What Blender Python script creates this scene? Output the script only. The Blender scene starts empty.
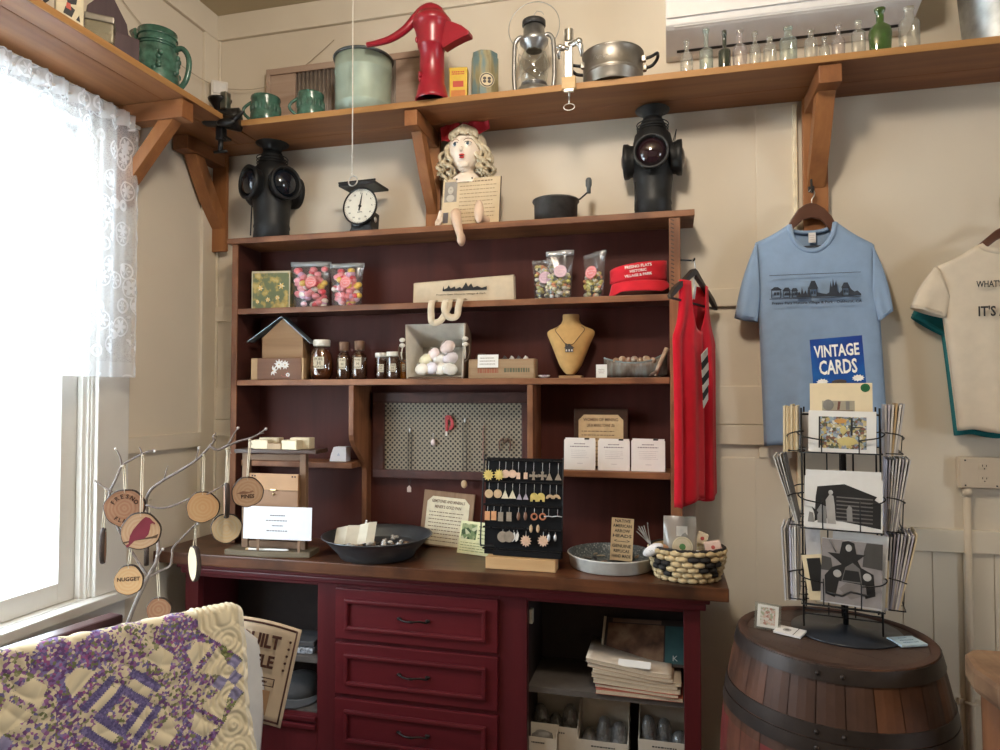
import bpy, bmesh, math, random
from mathutils import Vector, Matrix, Euler, noise as mnoise
random.seed(11)
R = math.radians
PI = math.pi
scn = bpy.context.scene
C = scn.collection

# ---------------------------------------------------------------- camera
F = 680.0
CAM = Vector((2.03, -2.70, 1.52))
CROT = Euler((R(90 + 1.685), 0, R(14.04)))
RM = CROT.to_matrix()
cd = bpy.data.cameras.new('camera')
cam = bpy.data.objects.new('camera', cd)
C.objects.link(cam)
cam.location = CAM
cam.rotation_euler = CROT
cd.sensor_fit = 'HORIZONTAL'
cd.sensor_width = 36.0
cd.lens = F / 1000.0 * 36.0
cd.clip_start = 0.02
scn.camera = cam

def ray(u, v):
    return RM @ Vector(((u - 500) / F, (375 - v) / F, -1))
def atY(u, v, Y):
    d = ray(u, v); return CAM + d * ((Y - CAM.y) / d.y)
def atX(u, v, X):
    d = ray(u, v); return CAM + d * ((X - CAM.x) / d.x)
def atZ(u, v, Z):
    d = ray(u, v); return CAM + d * ((Z - CAM.z) / d.z)
def atT(u, v, t):
    return CAM + ray(u, v) * t
def mpp(P):
    return (RM.inverted() @ (Vector(P) - CAM)).z * -1 / F
def fit(u0, u1, v0, v1, Y):
    """front rectangle at depth Y -> centre x, width, bottom z, height"""
    um, vm = (u0 + u1) / 2, (v0 + v1) / 2
    a, b = atY(u0, vm, Y).x, atY(u1, vm, Y).x
    z1, z0 = atY(um, v0, Y).z, atY(um, v1, Y).z
    return (a + b) / 2, b - a, z0, z1 - z0
def std(u0, u1, v0, Z, Y):
    """thing standing on height Z -> centre x, width, height"""
    um = (u0 + u1) / 2
    a, b = atY(u0, v0, Y).x, atY(u1, v0, Y).x
    return (a + b) / 2, b - a, atY(um, v0, Y).z - Z

# ---------------------------------------------------------------- materials
MATS = {}
def _new(name):
    m = bpy.data.materials.new(name); m.use_nodes = True
    nt = m.node_tree
    return m, nt, nt.nodes['Principled BSDF'], nt.nodes['Material Output']
def nd(nt, t, **kw):
    n = nt.nodes.new(t)
    for k, v in kw.items():
        if k in n.inputs: n.inputs[k].default_value = v
        else: setattr(n, k, v)
    return n
def rgb(c):
    if isinstance(c, str):
        c = c.lstrip('#'); c = [int(c[i:i + 2], 16) / 255 for i in (0, 2, 4)]
        c = [x / 12.92 if x <= .04045 else ((x + .055) / 1.055) ** 2.4 for x in c]
    return (c[0], c[1], c[2], 1)
def mul(c, k):
    return tuple(min(1, x * k) for x in c[:3]) + (1,)
def coords(nt, sc=(1, 1, 1), rot=(0, 0, 0)):
    tc = nd(nt, 'ShaderNodeTexCoord'); mp = nd(nt, 'ShaderNodeMapping')
    mp.inputs['Scale'].default_value = sc; mp.inputs['Rotation'].default_value = rot
    nt.links.new(tc.outputs['Object'], mp.inputs['Vector'])
    return mp.outputs['Vector']
def ramp(nt, fac, stops, interp='LINEAR'):
    r = nd(nt, 'ShaderNodeValToRGB'); e = r.color_ramp.elements; r.color_ramp.interpolation = interp
    while len(e) < len(stops): e.new(.5)
    for i, (p, c) in enumerate(stops):
        e[i].position = p; e[i].color = rgb(c)
    nt.links.new(fac, r.inputs['Fac'])
    return r.outputs['Color']
def bump(nt, b, h, strength=.3, dist=.002):
    n = nd(nt, 'ShaderNodeBump', Strength=strength, Distance=dist)
    nt.links.new(h, n.inputs['Height']); nt.links.new(n.outputs['Normal'], b.inputs['Normal'])
def plain(name, col, rough=.6, metal=0.0, var=.12, scale=30, bmp=0.0, spec=.5, bscale=None, bdist=.002):
    if name in MATS: return MATS[name]
    m, nt, b, o = _new(name); c = rgb(col)
    v = coords(nt)
    n = nd(nt, 'ShaderNodeTexNoise', Scale=scale, Detail=4.0)
    nt.links.new(v, n.inputs['Vector'])
    nt.links.new(ramp(nt, n.outputs['Fac'], [(.3, mul(c, 1 - var)), (.7, mul(c, 1 + var))]), b.inputs['Base Color'])
    b.inputs['Roughness'].default_value = rough; b.inputs['Metallic'].default_value = metal
    b.inputs['Specular IOR Level'].default_value = spec
    if bmp:
        n2 = n
        if bscale:
            n2 = nd(nt, 'ShaderNodeTexNoise', Scale=bscale, Detail=3.0); nt.links.new(v, n2.inputs['Vector'])
        bump(nt, b, n2.outputs['Fac'], bmp, bdist)
    MATS[name] = m
    return m
def wood(name, c1, c2, axis=0, scale=1.0, rough=.55, bmp=.15, spec=.4, dirt=None):
    if name in MATS: return MATS[name]
    m, nt, b, o = _new(name)
    sc = [26 * scale] * 3; sc[axis] = 1.6 * scale
    v = coords(nt, sc)
    n = nd(nt, 'ShaderNodeTexNoise', Scale=1.0, Detail=6.0, Roughness=.6, Distortion=.6)
    nt.links.new(v, n.inputs['Vector'])
    col = ramp(nt, n.outputs['Fac'], [(.28, c1), (.72, c2)])
    if dirt:
        v2 = coords(nt, (7, 7, 7)); n2 = nd(nt, 'ShaderNodeTexNoise', Scale=1.0, Detail=5.0)
        nt.links.new(v2, n2.inputs['Vector'])
        mx = nd(nt, 'ShaderNodeMix', data_type='RGBA'); mx.blend_type = 'MIX'
        rr = ramp(nt, n2.outputs['Fac'], [(.45, (0, 0, 0)), (.7, (.8, .8, .8))])
        nt.links.new(rr, mx.inputs[0]); nt.links.new(col, mx.inputs[6]); mx.inputs[7].default_value = rgb(dirt)
        col = mx.outputs[2]
    nt.links.new(col, b.inputs['Base Color'])
    b.inputs['Roughness'].default_value = rough; b.inputs['Specular IOR Level'].default_value = spec
    if bmp: bump(nt, b, n.outputs['Fac'], bmp, .001)
    MATS[name] = m
    return m
def cloth(name, col, rough=.9, scale=900, var=.08, bmp=.25):
    if name in MATS: return MATS[name]
    m, nt, b, o = _new(name); c = rgb(col); v = coords(nt)
    n = nd(nt, 'ShaderNodeTexNoise', Scale=scale, Detail=2.0); nt.links.new(v, n.inputs['Vector'])
    n2 = nd(nt, 'ShaderNodeTexNoise', Scale=25.0, Detail=3.0); nt.links.new(v, n2.inputs['Vector'])
    nt.links.new(ramp(nt, n2.outputs['Fac'], [(.3, mul(c, 1 - var)), (.7, mul(c, 1 + var))]), b.inputs['Base Color'])
    b.inputs['Roughness'].default_value = rough; b.inputs['Specular IOR Level'].default_value = .15
    b.inputs['Sheen Weight'].default_value = .15
    bump(nt, b, n.outputs['Fac'], bmp, .0005)
    MATS[name] = m
    return m
def clear(name, tint=(1, 1, 1), gloss=.12, rough=.06, edge=.5, murk=0.0, murkcol=(.8, .8, .8)):
    """thin clear glass / film: see-through with a reflecting skin, denser towards its edges"""
    if name in MATS: return MATS[name]
    m, nt, b, o = _new(name); nt.nodes.remove(b)
    t = nd(nt, 'ShaderNodeBsdfTransparent'); t.inputs['Color'].default_value = rgb(tint)
    d = nd(nt, 'ShaderNodeBsdfDiffuse'); d.inputs['Color'].default_value = rgb(murkcol)
    g = nd(nt, 'ShaderNodeBsdfGlossy', Roughness=rough)
    m0 = nd(nt, 'ShaderNodeMixShader'); m0.inputs[0].default_value = murk
    nt.links.new(t.outputs[0], m0.inputs[1]); nt.links.new(d.outputs[0], m0.inputs[2])
    lw = nd(nt, 'ShaderNodeLayerWeight', Blend=.35)
    ma = nd(nt, 'ShaderNodeMath', operation='MULTIPLY_ADD'); ma.inputs[1].default_value = edge; ma.inputs[2].default_value = gloss
    nt.links.new(lw.outputs['Facing'], ma.inputs[0])
    ms = nd(nt, 'ShaderNodeMixShader')
    nt.links.new(ma.outputs[0], ms.inputs[0]); nt.links.new(m0.outputs[0], ms.inputs[1]); nt.links.new(g.outputs[0], ms.inputs[2])
    nt.links.new(ms.outputs[0], o.inputs['Surface'])
    MATS[name] = m
    return m
def cells(name, stops, scale=60, rough=.7, kind='vor', bmp=0.0, feat='F1', spec=.3, stretch=(1, 1, 1)):
    """printed / mottled pattern with a palette"""
    if name in MATS: return MATS[name]
    m, nt, b, o = _new(name); v = coords(nt, stretch)
    if kind == 'vor':
        n = nd(nt, 'ShaderNodeTexVoronoi', Scale=scale); nt.links.new(v, n.inputs['Vector'])
        sp = nd(nt, 'ShaderNodeSeparateColor'); nt.links.new(n.outputs['Color'], sp.inputs['Color']); fac = sp.outputs[0]
    else:
        n = nd(nt, 'ShaderNodeTexNoise', Scale=scale, Detail=5.0); nt.links.new(v, n.inputs['Vector']); fac = n.outputs['Fac']
    nt.links.new(ramp(nt, fac, stops, 'CONSTANT' if kind in ('vor', 'noisec') else 'LINEAR'), b.inputs['Base Color'])
    b.inputs['Roughness'].default_value = rough; b.inputs['Specular IOR Level'].default_value = spec
    if bmp: bump(nt, b, fac, bmp, .002)
    MATS[name] = m
    return m

# ---------------------------------------------------------------- mesh building
FR = Matrix.Rotation(PI / 2, 4, 'X')          # local x,y,z -> right, up, towards the room
def T(x, y, z): return Matrix.Translation((x, y, z))
def RX(a): return Matrix.Rotation(R(a), 4, 'X')
def RY(a): return Matrix.Rotation(R(a), 4, 'Y')
def RZ(a): return Matrix.Rotation(R(a), 4, 'Z')
I4 = Matrix.Identity(4)
_fonts = {}
class MB:
    def __init__(s, *mats, smooth=False):
        s.bm = bmesh.new(); s.mats = []; s.mi = 0; s.sm = smooth
        for m in mats: s.use(m)
        s.mi = 0
    def use(s, m):
        if m not in s.mats: s.mats.append(m)
        s.mi = s.mats.index(m); return s
    def _mk(s, verts, faces, M=I4, sm=None):
        sm = s.sm if sm is None else sm
        vs = [s.bm.verts.new(M @ Vector(v)) for v in verts]
        for f in faces:
            try:
                fc = s.bm.faces.new([vs[i] for i in f]); fc.material_index = s.mi; fc.smooth = sm
            except ValueError: pass
        return s
    def box(s, c, sz, M=I4, bev=0.0):
        if bev <= 0:
            x, y, z = [k / 2 for k in sz]
            v = [(c[0] + a * x, c[1] + b * y, c[2] + d * z) for a in (-1, 1) for b in (-1, 1) for d in (-1, 1)]
            return s._mk(v, [(0, 1, 3, 2), (4, 6, 7, 5), (0, 4, 5, 1), (2, 3, 7, 6), (0, 2, 6, 4), (1, 5, 7, 3)], M, False)
        t = bmesh.new(); bmesh.ops.create_cube(t, size=1)
        for v in t.verts: v.co = Vector((v.co.x * sz[0], v.co.y * sz[1], v.co.z * sz[2]))
        bmesh.ops.bevel(t, geom=list(t.edges), offset=min(bev, min(sz) * .45), segments=2, affect='EDGES', profile=.6)
        return s.merge(t, M @ T(*c), False)
    def b2(s, p0, p1, M=I4, bev=0.0):
        return s.box([(a + b) / 2 for a, b in zip(p0, p1)], [abs(b - a) for a, b in zip(p0, p1)], M, bev)
    def merge(s, t, M=I4, sm=None):
        t.verts.index_update()
        s._mk([v.co.copy() for v in t.verts], [[v.index for v in f.verts] for f in t.faces], M, sm)
        t.free(); return s
    def prism(s, pts, d, M=I4, bev=0.0, sm=False):
        """outline in local xy, thickness d about z=0"""
        t = bmesh.new()
        vs = [t.verts.new((p[0], p[1], -d / 2)) for p in pts]
        f = t.faces.new(vs)
        r = bmesh.ops.extrude_face_region(t, geom=[f])
        bmesh.ops.translate(t, verts=[g for g in r['geom'] if isinstance(g, bmesh.types.BMVert)], vec=(0, 0, d))
        bmesh.ops.recalc_face_normals(t, faces=t.faces)
        if bev:
            bmesh.ops.bevel(t, geom=[e for e in t.edges if e.calc_face_angle(0) > .5], offset=bev, segments=2, affect='EDGES', profile=.6)
        return s.merge(t, M, sm)
    def lathe(s, prof, seg=24, M=I4, sm=True, a0=0, a1=360):
        full = abs(a1 - a0) >= 360; n = seg if full else seg + 1
        v = []; rings = []
        for (r, z) in prof:
            if r < 1e-6:
                rings.append([len(v)] * n); v.append((0, 0, z))
            else:
                st = len(v)
                for k in range(n):
                    a = R(a0 + (a1 - a0) * k / seg); v.append((r * math.cos(a), r * math.sin(a), z))
                rings.append(list(range(st, st + n)))
        f = []
        for i in range(len(prof) - 1):
            A, B = rings[i], rings[i + 1]
            for k in range(n if full else n - 1):
                q = [A[k], A[(k + 1) % n], B[(k + 1) % n], B[k]]
                u = []
                for x in q:
                    if x not in u: u.append(x)
                if len(u) > 2: f.append(u)
        return s._mk(v, f, M, sm)
    def cyl(s, r, z0, z1, M=I4, seg=20, sm=True, r2=None):
        r2 = r if r2 is None else r2
        s.lathe([(r, z0), (r2, z1)], seg, M, sm)
        s.lathe([(0, z0), (r, z0)], seg, M, False); s.lathe([(r2, z1), (0, z1)], seg, M, False)
        return s
    def tube(s, pts, r, seg=6, closed=False, M=I4, caps=True):
        pts = [Vector(p) for p in pts]; n = len(pts)
        rr = r if isinstance(r, (list, tuple)) else [r] * n
        v = []; f = []; prev = None
        for i, p in enumerate(pts):
            if closed: d = pts[(i + 1) % n] - pts[i - 1]
            else: d = pts[min(i + 1, n - 1)] - pts[max(i - 1, 0)]
            if d.length < 1e-9: d = Vector((0, 0, 1))
            d.normalize()
            if prev is None:
                a = d.orthogonal().normalized()
            else:
                a = prev - d * prev.dot(d)
                a = a.normalized() if a.length > 1e-6 else d.orthogonal().normalized()
            prev = a; b = d.cross(a)
            for k in range(seg):
                t = 2 * PI * k / seg; v.append(p + (a * math.cos(t) + b * math.sin(t)) * rr[i])
        m = n if closed else n - 1
        for i in range(m):
            j = (i + 1) % n
            for k in range(seg):
                f.append((i * seg + k, i * seg + (k + 1) % seg, j * seg + (k + 1) % seg, j * seg + k))
        if caps and not closed:
            f.append(tuple(range(seg - 1, -1, -1))); f.append(tuple(range((n - 1) * seg, n * seg)))
        return s._mk(v, f, M, True)
    def ell(s, c, r, M=I4, u=16, v=10, fn=None):
        t = bmesh.new(); bmesh.ops.create_uvsphere(t, u_segments=u, v_segments=v, radius=1)
        for q in t.verts:
            if fn: q.co = fn(q.co)
            q.co = Vector((q.co.x * r[0], q.co.y * r[1], q.co.z * r[2])) + Vector(c)
        return s.merge(t, M, True)
    def grid(s, nu, nv, fn, M=I4, sm=True, cu=False, mat=None):
        v = [fn(i / nu, j / nv) for j in range(nv + 1) for i in range(nu + 1)]
        base = s.mi
        vs = [s.bm.verts.new(M @ Vector(q)) for q in v]
        for j in range(nv):
            for i in range(nu):
                a = j * (nu + 1) + i
                try:
                    fc = s.bm.faces.new((vs[a], vs[a + 1], vs[a + nu + 2], vs[a + nu + 1]))
                except ValueError: continue
                fc.smooth = sm; fc.material_index = base if mat is None else mat((i + .5) / nu, (j + .5) / nv)
        return s
    def text(s, txt, size, M=I4, ext=.0004, align='CENTER', bold=0.0, width=None, spacing=1.0):
        cu = bpy.data.curves.new('t', 'FONT'); cu.body = txt; cu.size = size; cu.extrude = ext
        cu.align_x = align; cu.align_y = 'CENTER'; cu.offset = bold; cu.resolution_u = 2; cu.space_character = spacing
        ob = bpy.data.objects.new('t', cu); C.objects.link(ob)
        dg = bpy.context.evaluated_depsgraph_get(); dg.update()
        me = bpy.data.meshes.new_from_object(ob.evaluated_get(dg))
        k = 1.0
        if width and len(me.vertices):
            xs = [v.co.x for v in me.vertices]; k = width / max(1e-6, max(xs) - min(xs))
        t = bmesh.new(); t.from_mesh(me)
        for v in t.verts: v.co.x *= k
        bpy.data.objects.remove(ob); bpy.data.curves.remove(cu); bpy.data.meshes.remove(me)
        return s.merge(t, M, False)
    def build(s, name, parent=None, loc=None, rot=None, doubles=False, solid=0.0, sub=0):
        if doubles: bmesh.ops.remove_doubles(s.bm, verts=s.bm.verts, dist=1e-5)
        me = bpy.data.meshes.new(name); s.bm.to_mesh(me); s.bm.free()
        for m in s.mats: me.materials.append(m)
        o = bpy.data.objects.new(name, me); C.objects.link(o)
        if parent: o.parent = parent
        if loc is not None: o.location = loc
        if rot is not None: o.rotation_euler = rot
        if solid:
            md = o.modifiers.new('thick', 'SOLIDIFY'); md.thickness = solid; md.offset = 0
        if sub:
            md = o.modifiers.new('smooth', 'SUBSURF'); md.levels = sub; md.render_levels = sub
        return o

def scribble(m, w, h, M, n=2, seed=1):
    # rows of short printed strokes, too small to read
    rd = random.Random(seed)
    for i in range(n):
        z = h / 2 - h * (i + .5) / n; x = -w / 2 + rd.uniform(0, .08) * w; e = w / 2 - rd.uniform(0, .08) * w
        while x < e:
            k = rd.uniform(.05, .12) * w; m.b2((x, z - h / n * .3, -.0003), (min(e, x + k), z + h / n * .3, .0003), M); x += k + w * .03
def tag(o, label=None, cat=None, group=None, kind=None):
    if label: o['label'] = label
    if cat: o['category'] = cat
    if group: o['group'] = group
    if kind: o['kind'] = kind
    return o
def thing(name, label, cat, loc=(0, 0, 0), rotz=0.0, group=None, rot=None):
    o = bpy.data.objects.new(name, None); C.objects.link(o); o.empty_display_size = .03
    o.location = loc; o.rotation_euler = rot if rot else (0, 0, R(rotz))
    return tag(o, label, cat, group)
def dup(root, label=None, loc=None, rotz=None, group=None, scale=None):
    def cp(o, par):
        c = o.copy(); C.objects.link(c)
        if par: c.parent = par
        for ch in list(o.children): cp(ch, c)
        return c
    r = cp(root, None)
    if loc is not None: r.location = loc
    if rotz is not None: r.rotation_euler = (0, 0, R(rotz))
    if scale is not None: r.scale = scale
    if label: r['label'] = label
    if group: r['group'] = group
    return r
def struct(o): o['kind'] = 'structure'; return o
def bez(p0, p1, p2, p3, n=12):
    p0, p1, p2, p3 = [Vector(p) for p in (p0, p1, p2, p3)]
    return [p0 * (1 - t) ** 3 + p1 * 3 * t * (1 - t) ** 2 + p2 * 3 * t * t * (1 - t) + p3 * t ** 3 for t in [i / n for i in range(n + 1)]]
def arc(cx, cy, r, a0, a1, n=12, ry=None):
    ry = ry or r
    return [(cx + r * math.cos(R(a0 + (a1 - a0) * i / n)), cy + ry * math.sin(R(a0 + (a1 - a0) * i / n))) for i in range(n + 1)]
def smoothpath(pts, n=6):
    """Catmull-Rom through points"""
    P = [Vector(p) for p in pts]; P = [P[0] * 2 - P[1]] + P + [P[-1] * 2 - P[-2]]; out = []
    for i in range(1, len(P) - 2):
        for k in range(n):
            t = k / n; a, b, c, d = P[i - 1], P[i], P[i + 1], P[i + 2]
            out.append(.5 * ((2 * b) + (c - a) * t + (2 * a - 5 * b + 4 * c - d) * t * t + (3 * b - a - 3 * c + d) * t ** 3))
    out.append(P[-2]); return out

# ---------------------------------------------------------------- palette
WALL = plain('wall_paint', (.67, .59, .475), .55, var=.03, scale=3, bmp=.05, bscale=60)
TRIM = plain('trim_paint', (.685, .605, .485), .5, var=.03, scale=4)
CEIL = plain('ceiling_paint', (.50, .42, .28), .8, var=.04, scale=3)
FLOORM = wood('floor_boards', (.05, .03, .018), (.10, .06, .035), 0, .5)
PEDGE = wood('pine_edge', (.30, .14, .045), (.46, .24, .085), 0, .6, .55)  # yellower edge grain, with lamplight on the shelf fronts painted into its colour
PEDGEY_LIT = wood('pine_edge_lit_y', (.30, .14, .045), (.46, .24, .085), 1, .6, .55)  # same lamplit edge colour, grain along y
WINW = plain('window_paint', (.72, .70, .66), .45, var=.03, scale=8)
PINE = wood('pine_x', (.17, .062, .022), (.31, .125, .045), 0, .6, .5)
PINEY = wood('pine_y', (.17, .062, .022), (.31, .125, .045), 1, .6, .5)
PINEZ = wood('pine_z', (.21, .078, .027), (.36, .15, .052), 2, .6, .5)
EDGE = wood('hutch_edge_x', (.15, .055, .025), (.32, .14, .062), 0, 1.0, .5, dirt=(.10, .035, .015))
EDGEZ = wood('hutch_edge_z', (.15, .055, .025), (.32, .14, .062), 2, 1.0, .5, dirt=(.10, .035, .015))
HBACK = wood('hutch_back', (.054, .013, .010), (.092, .023, .016), 2, .35, .6, .05, .25)
HIN = wood('hutch_inside', (.042, .014, .011), (.09, .028, .02), 1, .6, .5, .1)
CTOP = wood('counter_dark', (.052, .018, .009), (.165, .062, .026), 0, .8, .35, .1, dirt=(.02, .009, .006))
CABR = wood('cabinet_red', (.062, .008, .011), (.11, .014, .018), 2, .4, .38, .04)
CABX = wood('cabinet_red_x', (.070, .006, .010), (.125, .013, .017), 0, .4, .38, .04)
CABIN = plain('cabinet_inside', (.035, .022, .02), .7)
BLACK = plain('black_iron', (.02, .02, .021), .45, .3, bmp=.1, bscale=80)
BLK = plain('black_ink', (.012, .012, .014), .6, var=0)
WHITE = plain('white_paper', (.78, .76, .72), .7, var=.03)
SILV = plain('bright_metal', (.58, .57, .55), .28, 1.0, var=.15, scale=20)
GALV = plain('galvanised', (.40, .42, .42), .42, .9, var=.22, scale=22)
PEW = plain('pewter', (.30, .275, .24), .42, .9, var=.2, scale=14)
DWOOD = wood('dark_wood', (.035, .016, .010), (.075, .035, .02), 0, 1.0, .4)
LWOOD = wood('light_wood', (.50, .32, .15), (.66, .46, .24), 0, 1.0, .6)
TWINE = plain('twine', (.60, .52, .40), .9, scale=300)
GLASS = clear('clear_glass', (.93, .95, .95), .05, .03, .38)
# ================================================================ room
ZC = 3.27
X1, Y1 = 5.6, -5.8
m = MB(WALL); m.b2((-.14, 0, 0), (X1, .12, ZC)); struct(m.build('wall_back'))
# left wall with its window opening
WY0, WY1, WZ0, WZ1 = -1.86, -.663, .787, 2.52
m = MB(WALL)
m.b2((-.14, WY1, 0), (0, 0, ZC)); m.b2((-.14, Y1, 0), (0, WY0, ZC))
m.b2((-.14, WY0, 0), (0, WY1, WZ0)); m.b2((-.14, WY0, WZ1), (0, WY1, ZC))
struct(m.build('wall_left'))
m = MB(WALL); RY0, RY1, RZ0, RZ1 = -3.0, -2.3, 1.0, 2.0
m.b2((X1, Y1, 0), (X1 + .12, RY0, ZC)); m.b2((X1, RY1, 0), (X1 + .12, .12, ZC)); m.b2((X1, RY0, 0), (X1 + .12, RY1, RZ0)); m.b2((X1, RY0, RZ1), (X1 + .12, RY1, ZC)); struct(m.build('wall_right'))
m = MB(WALL)
m.b2((-.14, Y1 - .12, 0), (X1 + .12, Y1, ZC))
struct(m.build('wall_rear'))
m = MB(FLOORM); m.b2((-.14, Y1 - .12, -.1), (X1 + .12, .12, 0)); struct(m.build('floor'))
m = MB(CEIL); m.b2((-.14, Y1 - .12, ZC), (X1 + .12, .12, ZC + .1)); struct(m.build('ceiling'))
tn = [0]
def trim(p0, p1, bev=.003, mat=TRIM):
    tn[0] += 1
    m = MB(mat); m.b2(p0, p1, bev=bev); return struct(m.build('trim_%d' % tn[0]))
# picture-rail boards under the ceiling
trim((0, -.018, ZC - .115), (X1, 0, ZC)); trim((0, Y1, ZC - .115), (.018, -.018, ZC))
# corner boards
trim((0, -.10, .0), (.016, -.0, ZC - .115)); trim((.016, -.012, 0), (.026, 0, ZC - .115))
# left wall: flat board beside the window, rail, lower board
zr = atX(170, 455, .02).z; zr2 = atX(170, 436, .02).z
trim((0, -.517, atX(170, 449.5, .02).z), (.02, -.10, atX(170, 434.5, .02).z))
# back wall rails (seen either side of the hutch), then the panel below
for va, vb, d in ((289, 307, .016), (386, 424, .012), (424.6, 444, .018)):
    p = atY(720, va, 0); q = atY(720, vb, 0)
    trim((.027, -d, q.z), (.222, 0, p.z)); trim((2.075, -d, q.z), (2.53, 0, p.z))
# door-like flat panel frame below the rails
zp = atY(720, 456.5, 0).z
trim((2.12, -.006, .1), (atY(756, 500, 0).x, 0, zp), .004)
# wall seams: upright batten lines
xb = atY(756, 180, 0).x
trim((xb, -.006, zp - .001), (2.53, 0, 2.6), .002)
xs = atY(796, 180, 0).x
trim((xs - .012, -.02, 1.1), (xs + .003, 0, 2.6), .003, plain('cream_strip', (.80, .70, .50), .5))
# right: dado rail and bead board beneath it
za, zb = atY(960, 529, 0).z, atY(960, 552, 0).z
trim((2.53, -.02, zb), (X1, 0, za), .004)
m = MB(TRIM)
x = 2.54
while x < X1 - .1:
    m.b2((x, -.005, .1), (x + .092, 0, zb), bev=.003); x += .0945
struct(m.build('trim_90'))
xq = atY(449.5, 30, 0).x
trim((xq, -.007, 2.64), (X1 - .1, 0, ZC - .116), .003)
m = MB(TRIM); m.b2((2.3, -.02, 0), (X1, 0, .12), bev=.004); struct(m.build('baseboard_back'))
m = MB(TRIM); m.b2((0, Y1, 0), (.02, -.12, .12), bev=.004); struct(m.build('baseboard_left'))

# ---------------------------------------------------------------- window in the left wall
win = thing('window_1', None, None, (0, 0, 0)); win['kind'] = 'structure'
m = MB(WINW)
# casing round the opening
m.b2((0, WY1, WZ0 + .007), (.022, WY1 + .146, WZ1 + .06), bev=.004)
m.b2((-.012, WY1 - .012, WZ0 + .007), (.006, WY1, WZ1), bev=.003)
m.b2((0, WY0 - .115, WZ0 - .02), (.022, WY0, WZ1 + .1), bev=.004)
m.b2((0, WY0, WZ1), (.022, WY1, WZ1 + .06), bev=.004)
m.build('casing', win)
m = MB(WINW)
m.b2((-.14, WY1 - .02, WZ0), (0, WY1, WZ1)); m.b2((-.14, WY0, WZ0), (0, WY0 + .02, WZ1)); m.b2((-.14, WY0, WZ1 - .02), (0, WY1, WZ1))
m.b2((-.035, WY1 - .034, WZ0), (-.012, WY1 - .02, WZ1)); m.b2((-.035, WY0 + .02, WZ0), (-.012, WY0 + .034, WZ1))
m.build('jamb', win)
m = MB(WINW); m.b2((-.14, WY0, WZ0 + .0005), (0, WY1, WZ0 + .006)); m.b2((.0005, WY0 - .12, WZ0 - .03), (.055, -.50, WZ0 + .006), bev=.006)
m.b2((0, WY0 - .1, WZ0 - .11), (.02, -.52, WZ0 - .03), bev=.004); m.build('window_sill', win)
def sash(z0, z1, xx):
    y0, y1 = WY0 + .022, WY1 - .022
    m = MB(WINW)
    m.b2((xx - .02, y1 - .074, z0), (xx + .02, y1, z1), bev=.004); m.b2((xx - .02, y0, z0), (xx + .02, y0 + .062, z1), bev=.004)
    m.b2((xx - .02, y0 + .062, z0), (xx + .02, y1 - .074, z0 + .072), bev=.004); m.b2((xx - .02, y0 + .062, z1 - .05), (xx + .02, y1 - .074, z1), bev=.004)
    ym = (y0 + y1) / 2
    o = m.build('sash', win)
    g = MB(GLASS); g.b2((xx - .003, y0 + .05, z0 + .06), (xx + .003, y1 - .05, z1 - .04)); g.build('pane', o)
sash(WZ0 + .0065, 1.70, -.06)
sash(1.66, WZ1 - .02, -.105)

# outside: snowy-bright yard and a few far trees
OUT = plain('yard_ground', (.75, .76, .74), .9)
m = MB(OUT); m.b2((-60, -40, -.6), (-.2, 40, -.5)); struct(m.build('ground'))
LEAF = plain('far_leaves', (.20, .24, .16), .9, scale=3)
def fartree(x, y, h, lab):
    t = thing('tree', lab, 'tree', (x, y, -.5))
    m = MB(plain('bark', (.12, .08, .06), .9)); m.cyl(.12, 0, h * .5); m.build('trunk', t)
    m = MB(LEAF)
    for k in range(6): m.ell((random.uniform(-.25, .25), random.uniform(-.25, .25), h * (.32 + .12 * k)), (h * (.26 - .035 * k), h * (.26 - .035 * k), h * .12))
    m.build('crown', t)
fartree(-22, 16.5, 2.6, 'far small tree seen faintly through the bright window pane')
# ================================================================ high shelves
ZSB, ZST = 2.612, 2.636
WB, WL = .306, .315
sh = thing('wall_shelf', 'long orange-stained pine shelf on brackets along the back wall', 'shelf', (1.7, -.15, ZSB))
def P_(o): return Matrix.Translation(-Vector(o.location))
m = MB(PINE)
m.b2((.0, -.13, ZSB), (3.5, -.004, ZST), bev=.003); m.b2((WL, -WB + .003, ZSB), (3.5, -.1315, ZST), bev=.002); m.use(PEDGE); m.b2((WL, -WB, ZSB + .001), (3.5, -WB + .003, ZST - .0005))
m.bm.transform(P_(sh)); m.build('plank', sh)
def bracket(x, par, zpost, inv, w=.07):
    """L bracket with a diagonal brace on the back wall"""
    mm = MB(PINEZ); mm.b2((x - w / 2, -.04, zpost), (x + w / 2, -.022, ZSB - .001), bev=.003); mm.bm.transform(inv); b = mm.build('bracket', par)
    mm = MB(PINEY); mm.b2((x - w * .42, -WB + .015, ZSB - .062), (x + w * .42, -.041, ZSB - .001), bev=.003); mm.bm.transform(inv); mm.build('arm', b)
    mm = MB(PINEZ)
    pr = [(-.041, ZSB - .27), (-.041, ZSB - .34)] + [(-.041 - .19 * t, ZSB - .34 + .28 * t - .05 * math.sin(PI * t) * .5) for t in [.25, .5, .75]] + [(-.232, ZSB - .063), (-.172, ZSB - .063)]
    mm.prism([(q[0], q[1]) for q in pr], w * .7, Matrix(((0, 0, 1, x), (1, 0, 0, 0), (0, 1, 0, 0), (0, 0, 0, 1))), bev=.003)
    mm.bm.transform(inv); mm.build('brace', b)
bracket(.046, sh, atY(218, 252, -.03).z, P_(sh), .085)
bracket(atY(436, 150, 0).x, sh, 2.192, P_(sh), .062)
bracket(atY(813, 150, 0).x, sh, atY(813, 235, -.03).z, P_(sh), .085)

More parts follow.
